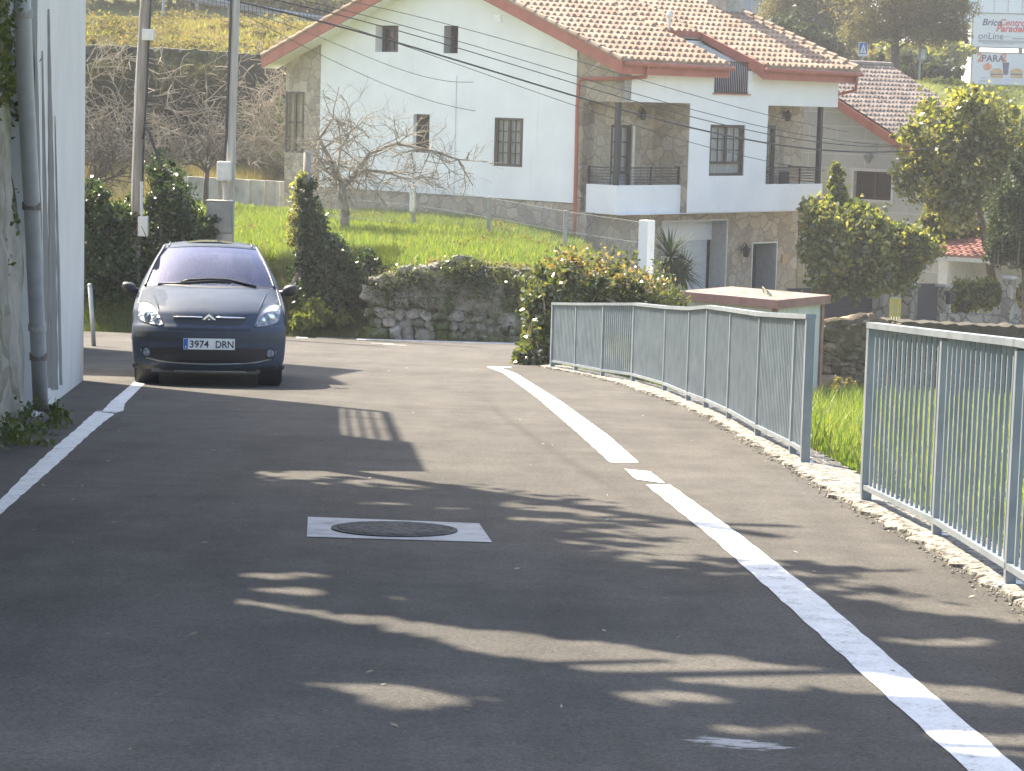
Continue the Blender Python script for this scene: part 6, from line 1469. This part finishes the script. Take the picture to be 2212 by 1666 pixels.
# the ivy and bramble hedge at the end of the railing
e6 = [(.30, 36.2, -1.75, .42, .7, .75), (.62, 37.0, -1.5, .55, .8, .75), (1.2, 37.8, -1.42, .7, .9, .62), (1.9, 38.6, -1.5, .7, .9, .55), (2.5, 39.5, -1.72, .6, .9, .5), (.2, 35.9, -2.25, .45, .5, .35), (3.0, 40.2, -1.95, .5, .8, .4)]
e6 = [px_ell(36.2, 1182, 650, 38, 66, .6), px_ell(36.0, 1165, 700, 30, 80, .5), px_ell(36.8, 1228, 612, 42, 48, .7), px_ell(37.6, 1300, 618, 60, 32, .8), px_ell(38.4, 1380, 640, 60, 24, .8), px_ell(39.4, 1440, 655, 45, 18, .7), px_ell(35.8, 1150, 765, 34, 30, .4), px_ell(37.6, 1250, 660, 60, 60, .8), px_ell(38.4, 1350, 680, 90, 40, .8), px_ell(35.6, 1185, 760, 26, 34, .3)]
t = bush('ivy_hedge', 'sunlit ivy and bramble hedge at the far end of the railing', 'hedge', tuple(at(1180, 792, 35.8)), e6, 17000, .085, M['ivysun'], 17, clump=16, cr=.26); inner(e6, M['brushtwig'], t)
leafcloud('foliage', leafm('reddish_bramble_leaf', [(.15, .10, .055), (.20, .14, .075), (.16, .15, .06)], .45, .35, .5), t, blob([px_ell(36.6, 1225, 575, 50, 40, .6), px_ell(37.6, 1310, 585, 60, 30, .7), px_ell(38.4, 1390, 610, 50, 26, .6)], 700, 18, .6, 12, .26), .075, 18)
# right-hand hedges, magnolia, conifers
e7 = [px_ell(63.5, 1800, 540, 62, 90, 1.2), px_ell(63.5, 1880, 540, 60, 85, 1.2), px_ell(64, 1945, 560, 50, 72, 1.2), px_ell(63.3, 1770, 470, 40, 40, .8), px_ell(63.6, 1860, 480, 60, 38, .9), px_ell(64, 1985, 530, 45, 36, 1.), px_ell(63.8, 1830, 600, 80, 40, 1.0)]
t = bush('photinia_hedge', 'tall glossy mixed hedge right of the white house, above the dark gate', 'hedge', tuple(at(1850, 640, 64)), e7, 30000, .15, M['hedge'], 21, clump=22, cr=.17); inner(e7, M['darkbark'], t)
e7b = [px_ell(70.9, 2040, 500, 75, 38, .5), px_ell(70.9, 2110, 510, 50, 36, .5)]
bush('garden_hedge', 'sunlit hedge behind the red tiled shelter, under the magnolia', 'hedge', tuple(at(2060, 560, 70.9)), e7b, 6000, .14, M['hedge'], 27, clump=18)
e8 = [px_ell(64.5, 1806, 400, 16, 45, .35), px_ell(64.5, 1808, 445, 30, 45, .5), px_ell(64.5, 1806, 368, 7, 18, .15)]
bush('young_conical_tree', 'small pointed evergreen in front of the grey block house wall', 'tree', tuple(at(1808, 500, 64.5)), e8, 2600, .14, M['hedge'], 22, [([at(1808, 560, 64.5), at(1807, 460, 64.5), at(1806, 352, 64.5)], .05, .012)], clump=14)
e9 = [px_ell(68.5, 2040, 300, 90, 80, 1.3), px_ell(68.5, 2110, 250, 75, 60, 1.2), px_ell(68.5, 2170, 310, 80, 90, 1.3), px_ell(68.3, 1990, 380, 60, 60, 1.0), px_ell(68.5, 2090, 400, 90, 80, 1.4), px_ell(68.8, 2200, 400, 80, 80, 1.4), px_ell(68.2, 1960, 300, 40, 24, .6), px_ell(68.4, 2090, 215, 40, 24, .7), px_ell(68.0, 2060, 460, 40, 50, .8)]
trm = [([at(2150, 640, 69.5), at(2120, 480, 68.8), at(2095, 330, 68.6)], .13, .05)] + [([at(2090, 460, 68.6), at(X, Y, 68.6)], .05, .012) for X, Y in ((2010, 300), (2170, 290), (1960, 340), (2110, 210), (2200, 380), (2040, 230))]
bush('magnolia_tree', 'big glossy leaved magnolia tree in front of the brown tiled roof', 'tree', tuple(at(2085, 620, 68.6)), e9, 13500, .17, M['magnolia'], 23, trm, clump=14, cr=.22, shell=.35)
e10 = [px_ell(61.8, 2200, 470, 62, 110, 1.0), px_ell(61.8, 2175, 520, 45, 60, .8), px_ell(61.8, 2220, 390, 40, 60, .7), px_ell(61.8, 2230, 520, 60, 70, .9), px_ell(61.7, 2150, 545, 20, 30, .5), px_ell(61.8, 2215, 340, 18, 30, .4)]
t = bush('cypress_tree', 'dense dark conifer at the right edge, hanging over the red tiled shelter', 'tree', tuple(at(2210, 720, 61.8)), e10, 26000, .11, M['conifer'], 24, [([at(2215, 720, 61.8), at(2212, 380, 61.8)], .12, .03)], clump=26, cr=.14, aspect=.4)
inner(e10, M['darkbark'], t)
e11 = [px_ell(66.6, 2085, 640, 34, 38, .5), px_ell(66.6, 2130, 635, 36, 36, .5), px_ell(66.6, 2075, 670, 20, 16, .4)]
t = bush('small_hedge', 'clipped glossy hedge between two stone pillars', 'hedge', tuple(at(2105, 680, 66.6)), e11, 4600, .13, M['hedge'], 25, clump=18); inner(e11, M['darkbark'], t)
e12 = [px_ell(66.9, 2225, 640, 28, 40, .5)]
bush('small_hedge', 'glossy hedge cut off by the frame, right of the capped pillar', 'hedge', tuple(at(2225, 690, 66.9)), e12, 2000, .13, M['hedge'], 26, clump=18)
# yucca in front of the garage
yp_ = at(1452, 612, 58.6); yt = thing('yucca_plant', 'spiky dark green yucca in front of the pale garage door', 'plant', tuple(yp_))
rg = np.random.default_rng(5); mb = MB()
for hd, n, ln_ in ((at(1448, 556, 58.2), 230, .92), (at(1472, 592, 58.3), 170, .74)):
    for i in range(n):
        th = rg.uniform(0, 2 * math.pi); el = math.asin(rg.uniform(-.75, 1)); dr = Vector((math.cos(th) * math.cos(el), math.sin(th) * math.cos(el), math.sin(el))); L_ = ln_ * rg.uniform(.75, 1.1)
        s_ = dr.cross(Zv).normalized() * .022; m_ = hd + dr * L_ * .55; e_ = hd + dr * L_ - Zv * (.14 * L_ * (1 - el * .3))
        mb.add([hd - s_ * .6, hd + s_ * .6, m_ + s_, m_ - s_, e_], [(0, 1, 2, 3), (3, 2, 4)])
mb.build('blades', M['yucca'], yt, fix=False); MB().tube([at(1450, 650, 58.6), at(1447, 566, 58.6)], .10, 8).build('stem', M['darkbark'], yt)
# bare fruit trees and brambles
def grow(mb, p, dr, L_, r, depth, rg, spread=.8, droop=.0, minr=.006, twigs=None):
    k = 4; pts = [p]; d_ = dr.copy()
    for i in range(k):
        d_ = (d_ + Vector((rg.gauss(0, .22), rg.gauss(0, .22), rg.gauss(0, .18) - droop))).normalized(); p = p + d_ * (L_ / k); pts.append(p)
    mb.tube(pts, list(np.linspace(r, r * .6, k + 1)), 6 if r > .02 else 4 if r > .01 else 3, caps=False)
    if depth == 0: return
    for j in range(rg.choice((2, 3, 3, 4)) if depth > 1 else 4):
        u = rg.uniform(.35, 1); b_ = pts[int(u * k)]; a_ = Vector((rg.gauss(0, 1), rg.gauss(0, 1), rg.gauss(.1, .8))).normalized(); nd = (d_ * (1 - spread * .5) + a_ * spread).normalized()
        grow(mb, b_, nd, L_ * rg.uniform(.55, .85), max(r * .55, minr), depth - 1, rg, spread, droop, minr)
tp = at(744, 492, 60); ft = thing('bare_fruit_tree', 'gnarled leafless fruit tree on the grass in front of the white gable', 'tree', tuple(tp))
rg_ = random.Random(21); fk = at(737, 400, 60)
MB().tube([tp - Zv * .2, at(746, 460, 60), fk + Zv * -.1, fk], [.13, .115, .11, .10], 10).build('trunk', M['bark'], ft, smooth=True)
mb = MB()
limbs = [[(737, 400), (725, 385), (715, 350), (700, 320)], [(741, 405), (760, 385), (790, 368), (835, 372), (875, 385)], [(737, 400), (728, 370), (735, 320), (760, 280)], [(690, 345), (700, 365), (728, 388)], [(760, 385), (800, 330), (860, 310), (930, 325), (990, 345)], [(715, 350), (690, 300), (720, 255)]]
for i, l_ in enumerate(limbs):
    P = [at(X, Y, 60 + rg_.uniform(-.4, .4) * (k_ > 0)) for k_, (X, Y) in enumerate(l_)]
    mb.tube(P, list(np.linspace(.062, .022, len(P))), 7)
    for k_ in range(1, len(P)):
        for _ in range(5):
            dr = Vector((rg_.gauss(.15, .9), rg_.gauss(0, .6), rg_.gauss(.0, .6))).normalized(); grow(mb, P[k_], dr, rg_.uniform(.7, 1.15), .017, 2, rg_, .75, .05, .0045)
for X, Y in ((735, 235), (760, 250), (795, 215), (855, 235), (950, 330), (1010, 350), (900, 380), (930, 400), (960, 390)):
    b_ = at(X + rg_.uniform(-20, 10), 300 if Y < 300 else 330, 60); grow(mb, b_, (at(X, Y, 60) - b_).normalized(), (at(X, Y, 60) - b_).length * .8, .015, 2, rg_, .6, .05 if Y > 300 else -.02, .004)
mb.build('branches', M['bark'], ft, fix=False)
tp = at(444, 432, 73); ft2 = thing('bare_fruit_tree', 'small leafless tree before the grey panel wall, between the utility poles', 'tree', tuple(tp)); rg_ = random.Random(4)
MB().tube([tp - Zv * .5, at(445, 400, 73), at(447, 372, 73)], [.09, .08, .07], 8).build('trunk', M['darkbark'], ft2, smooth=True)
mb = MB()
for X, Y in ((425, 350), (452, 340), (470, 355), (435, 330), (410, 340), (468, 320)): grow(mb, at(447, 374, 73), (at(X, Y, 73 + rg_.uniform(-.5, .5)) - at(447, 374, 73)).normalized(), .9, .04, 3, rg_, .7, .0, .008)
mb.build('branches', M['darkbark'], ft2, fix=False)
tp = at(200, 400, 70); ft3 = thing('bare_fruit_tree', 'leafless branches spreading left of the first utility pole', 'tree', tuple(tp - Zv * 1.5)); rg_ = random.Random(9); mb = MB()
MB().tube([tp - Zv * 1.6, tp - Zv * .6, tp], [.10, .09, .07], 8).build('trunk', M['darkbark'], ft3)
for X, Y in ((240, 350), (280, 330), (260, 380), (215, 330), (290, 390), (230, 300), (190, 340)): grow(mb, tp, (at(X, Y, 70 + rg_.uniform(-.5, .5)) - tp).normalized(), 1.1, .04, 3, rg_, .7, .0, .009)
mb.build('branches', M['darkbark'], ft3, fix=False)
def bramble(label, d, boxes, n, seed, L0=1.2):
    rg = random.Random(seed); c = boxes[0]; t = thing('bramble_thicket', label, 'brambles', tuple(at((c[0] + c[1]) / 2, c[3], d))); mb = MB()
    for _ in range(n):
        x0, x1, y0, y1 = rg.choice(boxes); p = at(rg.uniform(x0, x1), rg.uniform(y0, y1), d + rg.uniform(-.7, .5))
        grow(mb, p, Vector((rg.gauss(0, 1), rg.gauss(0, .4), rg.gauss(.3, .6))).normalized(), L0 * rg.uniform(.6, 1.1), .022, 1, rg, .8, .06, .009)
    mb.build('stems', M['brushtwig'], t, fix=False)
bramble('pale dry brambles piled against the dark wall left of the first pole', 83.8, [(178, 300, 240, 350), (180, 290, 290, 360)], 80, 31)
bramble('pale dry brambles between the two utility poles, below the dark wall', 83.6, [(320, 490, 270, 345), (330, 480, 300, 350)], 85, 32)
bramble('tangle of pale stems between the second pole and the house corner', 83.2, [(515, 625, 230, 350), (540, 625, 130, 260), (515, 610, 290, 360)], 120, 33)
def growth(label, ells, n, size, m, seed, name='scrub'):
    e = ells[0]; t = thing(name, label, 'scrub', (e[0], e[1], e[2] - e[5])); leafcloud('foliage', m, t, blob(ells, n, seed, .4, 20, .2), size, seed)
growth('green creeper hanging on the dark wall between the poles', [px_ell(84.8, 380, 200, 70, 70, .3), px_ell(84.8, 450, 170, 50, 50, .3), px_ell(84.8, 420, 250, 60, 50, .3)], 2600, .13, M['dullcreeper'], 34, 'creeper')
growth('creeper and dead stems on the dark wall beside the white building', [px_ell(84.8, 220, 170, 45, 50, .3), px_ell(84.8, 250, 240, 60, 60, .3)], 1800, .13, M['dullcreeper'], 35, 'creeper')
bramble('grey dead stems climbing the dark wall between the poles', 84.3, [(330, 490, 130, 290), (180, 300, 130, 280)], 70, 36, 1.5)
# grass: countless blades, one object for each stretch
def blades(name, label, m, pts, h, w_, seed, lean=.35):
    rg = np.random.default_rng(seed); n = len(pts); a = rg.uniform(0, 2 * math.pi, n); hh = h * (.45 + .8 * rg.random(n)); ww = w_ * (.6 + .8 * rg.random(n))
    s_ = np.stack([np.cos(a) * ww / 2, np.sin(a) * ww / 2, np.zeros(n)], 1); l_ = np.stack([rg.normal(0, lean, n) * hh, rg.normal(0, lean, n) * hh, hh], 1)
    V = np.stack([pts - s_, pts + s_, pts + l_], 1).reshape(-1, 3); Fc = np.arange(3 * n).reshape(n, 3)
    o = nmesh(name, V, Fc, m, None, 3); tag(o, label, 'grass', kind='stuff'); return o
def scatter(n, x0, x1, d0, d1, seed, ok=None, near=0.):
    rg = np.random.default_rng(seed); x = rg.uniform(x0, x1, n); d = rg.uniform(d0, d1, n)
    if ok is not None: k = ok(x, d); x, d = x[k], d[k]
    return np.stack([x, d, H(x, d)], 1)
blades('grass', 'bright sunlit grass in the field above the stone wall', M['grass'], scatter(120000, -12, 2.4, 48.0, 75, 41, lambda x, d: (vnoise(x, d, 1.2, 3) > -.75) & ((d > 49.6) | (x > -2.6)) & ~((d - 64 - .684 * (-(x - 2.72) / .7295) > -.2) & (x < 2.7))), .21, .035, 41)
blades('dry_grass', 'yellow dry grass between the grey panel wall and the brambles', M['drygrass'], scatter(26000, -17, -5.2, 75.6, 84.6, 42), .45, .05, 42)
blades('hillside_grass', 'yellow green and brown turf on the slope above the dark wall', M['drygrass'], scatter(60000, -26, 0, 86.1, 104, 43), .30, .06, 43)
blades('hillside_weeds', 'green patches of weeds on the slope above the dark wall', M['lime'], scatter(30000, -26, 0, 86.1, 103, 44, lambda x, d: vnoise(x, d * 1.4, 1.5, 6) > .1), .28, .07, 44)
blades('lot_grass', 'long grass on the lower plot behind the railings', M['grass'], scatter(70000, 2.3, 13, 9, 50.6, 45, lambda x, d: (x - xr(d) > .45) & (vnoise(x, d, 1.5, 8) > -.6)), .42, .03, 45)
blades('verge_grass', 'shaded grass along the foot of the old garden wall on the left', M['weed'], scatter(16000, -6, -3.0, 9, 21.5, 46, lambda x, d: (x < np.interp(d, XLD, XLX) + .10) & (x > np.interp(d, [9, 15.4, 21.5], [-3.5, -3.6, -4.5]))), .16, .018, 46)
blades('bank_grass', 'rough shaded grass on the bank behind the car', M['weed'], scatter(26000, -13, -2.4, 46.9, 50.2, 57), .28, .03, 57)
blades('far_turf', 'yellow green turf on the hill below the billboards', M['lime'], scatter(60000, 12, 42, 104, 168, 47), .28, .10, 47)
bush('weed_clump', 'low weeds at the foot of the drainpipe and the garden wall', 'weeds', tuple(gnd(60, 930)), [tuple(gnd(40, 935)) + (.35, 1.2, .14), tuple(gnd(20, 965)) + (.3, 1.0, .14)], 2600, .05, M['weed'], 48)
bush('weed_clump', 'dry stalks against the rubble wall between the two railings', 'weeds', (6.6, 49, -4.4), [px_ell(50.2, 1810, 850, 40, 40, .3), px_ell(50, 1850, 870, 30, 24, .3)], 900, .07, M['drygrass'], 49)
rgs = np.random.default_rng(91); ee = []
for i in range(150):
    d = 86.4 + 14 * rgs.random() ** 1.5; x = rgs.uniform(-20, -4); r_ = rgs.uniform(.25, .75); ee.append((x, d, float(H(x, d)) + r_ * .25, r_ * 1.3, r_, r_ * .6))
o = leafcloud('hillside_scrub', M['scrubbrown'], None, blob(ee, 26000, 92, .5, 22, .2), .13, 92); tag(o, 'patchy brown and green scrub over the slope above the dark wall', 'scrub', kind='stuff')
ee = []
for i in range(60):
    x = rgs.uniform(-9, 2); d = rgs.uniform(49.5, 68); r_ = rgs.uniform(.10, .28); ee.append((x, d, float(H(x, d)) + .05, r_ * 1.5, r_, r_ * .7))
ee = [e for e in ee if not (e[0] < 2.7 and e[1] - 64 - .684 * (-(e[0] - 2.72) / .7295) > -.5)]
o = leafcloud('field_weeds', M['scrubbrown'], None, blob(ee, 6000, 93, .5, 16, .25), .07, 93); tag(o, 'darker weeds and dead stalks scattered through the bright field', 'weeds', kind='stuff')
# moss, ferns and ivy over the low stone wall
wt = bpy.data.objects['dry_stone_wall']; pts = []
for i in range(85):
    u = rgs.random(); X = 800 + 400 * u; ytop = np.interp(X, [795, 900, 960, 1020, 1230], [605, 580, 570, 575, 590]); Y = ytop + abs(rgs.normal(0, 40)) - 4
    c = at(X, min(Y, 725), 46.98 if Y > ytop + 6 else 47.1); pts.append(np.array(c) + rgs.normal(size=(int(rgs.uniform(25, 90)), 3)) * np.array([.14, .05, .09]))
leafcloud('moss_and_ivy', M['ivysun'], wt, np.concatenate(pts), .055, 94)
t = thing('dry_plant', 'dry twiggy weeds and grass along the top of the low stone wall', 'weeds', tuple(at(1000, 575, 47.5)))
leafcloud('foliage', M['drygrass'], t, blob([px_ell(47.6, 840 + 50 * i, np.interp(840 + 50 * i, [795, 900, 960, 1020, 1230], [600, 577, 566, 571, 588]), 26, 8, .2) for i in range(8)], 1500, 95, .3, 14, .25), .07, 95, .3)
# long shoots that break the outline of the railing hedge
th = thing('bramble_shoots', 'long thin bramble shoots sticking out of the top of the railing hedge', 'brambles', tuple(at(1280, 600, 37))); mb = MB(); lp = []; rg2 = random.Random(5)
for i in range(70):
    X = rg2.uniform(1150, 1450); Y = np.interp(X, [1150, 1230, 1300, 1380, 1460], [610, 560, 575, 600, 630]) + rg2.uniform(-5, 60); p = at(X, Y, 36.2 + (X - 1150) / 100 + rg2.uniform(-.3, .3)); dr = Vector((rg2.gauss(0, .5), rg2.gauss(-.1, .3), rg2.uniform(.3, 1))).normalized(); P = [p]
    for k in range(5): dr = (dr + Vector((rg2.gauss(0, .2), 0, -.12))).normalized(); P.append(P[-1] + dr * rg2.uniform(.05, .10)); lp += [np.array(P[-1]) + np.array([rg2.gauss(0, .025) for _ in range(3)]) for _ in range(4)]
    mb.tube(P, [.006] * 5 + [.003], 4, caps=False)
mb.build('stems', M['brushtwig'], th, fix=False); leafcloud('leaves', M['ivysun'], th, np.array(lp), .075, 96)
# creeper and hanging shrub on the old garden wall at the left edge
e13 = [(-4.18, 18.6, 1.75, .25, 1.5, .6), (-4.30, 20.3, 1.6, .16, .7, .6), (-4.32, 20.4, .85, .10, .5, .5), (-3.85, 17.0, 2.2, .25, 1.3, .5), (-4.22, 19.6, .4, .12, .8, .4)]
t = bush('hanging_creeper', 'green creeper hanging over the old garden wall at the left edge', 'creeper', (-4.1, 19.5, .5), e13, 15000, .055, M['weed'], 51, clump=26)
# pines, scrub and dark hedge on the right-hand hill
PD = 112
e14 = [px_ell(PD, 1930, 20, 150, 60, 3), px_ell(PD, 2025, 20, 80, 60, 2.5), px_ell(PD, 1870, 55, 60, 40, 2), px_ell(PD, 1990, 70, 90, 34, 2.5), px_ell(PD, 2058, 70, 45, 26, 1.8), px_ell(PD, 1920, -60, 160, 70, 3.5), px_ell(PD, 2040, -70, 90, 60, 3)]
trm = [([at(1932, 215, PD), at(1934, 120, PD), at(1930, 20, PD), at(1935, -80, PD)], .24, .10)] + [([at(1932, Y0, PD), at(X, Y, PD)], .08, .02) for X, Y, Y0 in ((1880, 40, 90), (2010, 50, 90), (2070, 40, 60), (1980, 80, 110))]
bush('pine_tree', 'large dark pine tree left of the billboards', 'tree', tuple(at(1932, 215, PD)), e14, 70000, .22, M['pine'], 61, trm, clump=60, cr=.13, aspect=.16, shell=.35)
for X, Y, s_, lab, sd in ((1700, 20, 1.0, 'olive green pine just right of the roof ridge', 62), (1800, 30, 1.1, 'olive pine between the ridge and the large dark pine', 63)):
    ee = [px_ell(124, X, Y, 70 * s_, 55 * s_, 2), px_ell(124, X + 40, Y + 40, 45 * s_, 32 * s_, 1.6), px_ell(124, X - 30, Y + 25, 40 * s_, 40 * s_, 1.6), px_ell(124, X + 5, Y - 70, 75, 60, 2)]
    bush('pine_tree', lab, 'tree', tuple(at(X, 190, 124)), ee, 30000, .22, M['pine'], sd, [([at(X, 200, 124), at(X + 3, 20, 124)], .2, .08)], clump=60, cr=.14, aspect=.16)
e15 = [px_ell(118, 1990, 155, 55, 32, 1.5), px_ell(118, 2030, 160, 45, 26, 1.5), px_ell(118, 1900, 150, 22, 26, 1), px_ell(116, 1760, 100, 70, 40, 1.4), px_ell(116, 1700, 70, 60, 40, 1.4)]
t = bush('dark_hedge', 'dark green hedge along the slope below the pine', 'hedge', tuple(at(2010, 190, 118)), e15, 10000, .24, M['conifer'], 64)
e16 = [px_ell(150, 1850, 112, 50, 20, 2), px_ell(150, 1990, 122, 60, 24, 2), px_ell(150, 2050, 115, 40, 30, 2), px_ell(108, 2040, 186, 60, 10, 1), px_ell(150, 1920, 118, 50, 20, 2)]
bush('yellow_scrub', 'sunlit yellow green scrub on the bank behind the pine trunk', 'scrub', tuple(at(1990, 150, 150)), e16, 11000, .34, M['lime'], 65)
growth('dry brown grass bank below the crossing sign', [px_ell(128, 1870, 132, 50, 14, 1), px_ell(128, 1800, 120, 40, 20, 1)], 2500, .3, M['drygrass'], 66, 'dry_bank')
# far wood that closes the hilltop
rgf = np.random.default_rng(71); ee = []
for i in range(90):
    x = rgf.uniform(-70, 80); d = rgf.uniform(175, 205)
    if 14 < x < 20: continue
    ee.append((x, d, float(H(x, d)) + 3.0, rgf.uniform(2.5, 4.5), 2.5, rgf.uniform(3, 5)))
ee = [e for e in ee if not (26 < e[0] < 60)]
o = leafcloud('far_wood', M['conifer'], None, blob(ee, 60000, 72, .5, 30, .18), .75, 72); tag(o, 'distant dark wood along the top of the hill', 'wood', kind='stuff')
growth('brown brush along the upper road behind the crash barrier', [px_ell(112, 480 + 45 * i, -14 + 4 * i, 40, 28, 1.5) for i in range(-8, 7)] , 12000, .26, M['drygrass'], 73, 'roadside_brush')
# tall roadside trees left of the lane, whose crowns reach over it above the frame and shade the foreground
def bigtree(label, base, ells, n, seed):
    b_ = Vector((base[0], base[1], float(H(base[0], base[1])))); t = thing('roadside_tree', label, 'tree', tuple(b_), group='trees shading the lane')
    P = blob(ells, n, seed, .35, 40, .2); rg = np.random.default_rng(seed)
    h = (P[:, 2] - zr(P[:, 1])) / math.tan(SUN_EL); sx = P[:, 0] + h * math.sin(SUN_AZ); sd = P[:, 1] - h * math.cos(SUN_AZ)     # where each leaf's shade falls: leaves are removed so that sun patches reach the lane
    cx = np.array([-1.15, -.4, .1, .7, 1.4, 2.2]); cd = np.interp(sx, cx, [10.0, 9.45, 9.0, 8.62, 8.3, 7.95]); hwd = np.interp(sx, cx, [.05, .22, .42, .48, .36, .2])
    gap = (np.abs(sd - cd) < hwd * (.75 + .5 * rg.random(len(P)))) & (sx > -1.2) & (sx < 2.4)
    for (qx, qd, qr) in ((-.80, 10.7, .16), (-.72, 10.2, .16), (-.2, 10.1, .10), (-.95, 8.5, .14), (-.35, 8.0, .12), (-.10, 7.75, .17), (.75, 7.9, .14), (1.0, 7.4, .12), (-.55, 13.9, .13), (-.2, 13.7, .1), (.3, 13.3, .1), (-1.4, 9.2, .12), (1.9, 9.3, .16), (2.1, 10.2, .13), (1.75, 7.25, .2)): gap |= ((sx - qx) / 1.5) ** 2 + (sd - qd) ** 2 < qr ** 2 * 1.6
    leafcloud('crown', M['weed'], t, P[~gap], .26, seed, .7)
    mb = MB(); mb.tube([b_ - Zv * .3, b_ + Zv * 2.5, b_ + Zv * 5], [.3, .25, .18], 10); mb.build('trunk', M['darkbark'], t, smooth=True); mb = MB()
    for e in ells: mb.tube([b_ + Zv * 3.5, (b_ + Zv * 4.5).lerp(Vector(e[:3]), .6), Vector(e[:3])], [.12, .08, .03], 6)
    mb.build('limb', M['darkbark'], t)
bigtree('broad leafy tree behind the old garden wall, its crown over the lane', (-7.5, 17.5), [(-6.6, 18.7, 5.6, 2.1, 2.2, 1.3), (-5.6, 17.4, 5.5, 1.6, 1.5, 1.0), (-4.8, 18.3, 5.6, 1.5, 1.0, .8), (-5.6, 19.7, 5.7, 1.3, 1.0, .8), (-8.0, 16.0, 6.0, 2.4, 2.6, 1.5), (-5.4, 16.0, 5.6, 1.9, 1.8, 1.1), (-3.6, 15.3, 5.4, 1.6, 1.5, 1.0), (-9.0, 19, 6, 2, 2.4, 1.4), (-6.8, 13.8, 5.5, 2.0, 1.9, 1.2)], 34000, 81)
bigtree('second leafy tree nearer the viewer on the left of the lane', (-7.0, 11.0), [(-5.2, 12.6, 5.2, 2.0, 1.8, 1.1), (-3.2, 13.6, 5.3, 1.5, 1.3, 1.0), (-7.2, 11.5, 5.6, 2.2, 2.2, 1.3), (-2.0, 13.9, 5.6, 1.1, 1.1, .9), (-5, 10.2, 5.4, 1.8, 1.5, 1.1), (-3.0, 11.0, 5.4, 1.6, 1.4, 1.), (-1.6, 12.3, 5.6, 1.2, 1.2, .9)], 34000, 82)

# ------------------------------------------------------------------ thin haze added to lift the blacks, in place of lens glare
hz = bpy.data.materials.new('glare_veil_haze'); hz.use_nodes = True; t_ = hz.node_tree; t_.nodes.remove(t_.nodes['Principled BSDF'])
pv = t_.nodes.new('ShaderNodeVolumePrincipled'); pv.inputs['Color'].default_value = (.95, .96, 1, 1); pv.inputs['Density'].default_value = .0006; pv.inputs['Anisotropy'].default_value = .35
t_.links.new(pv.outputs[0], t_.nodes['Material Output'].inputs['Volume'])
o = MB().box(-720, 720, -70, 1520, -8, 75).build('haze', hz); tag(o, 'thin haze volume added to lift dark tones, in place of lens glare', 'haze', kind='stuff')
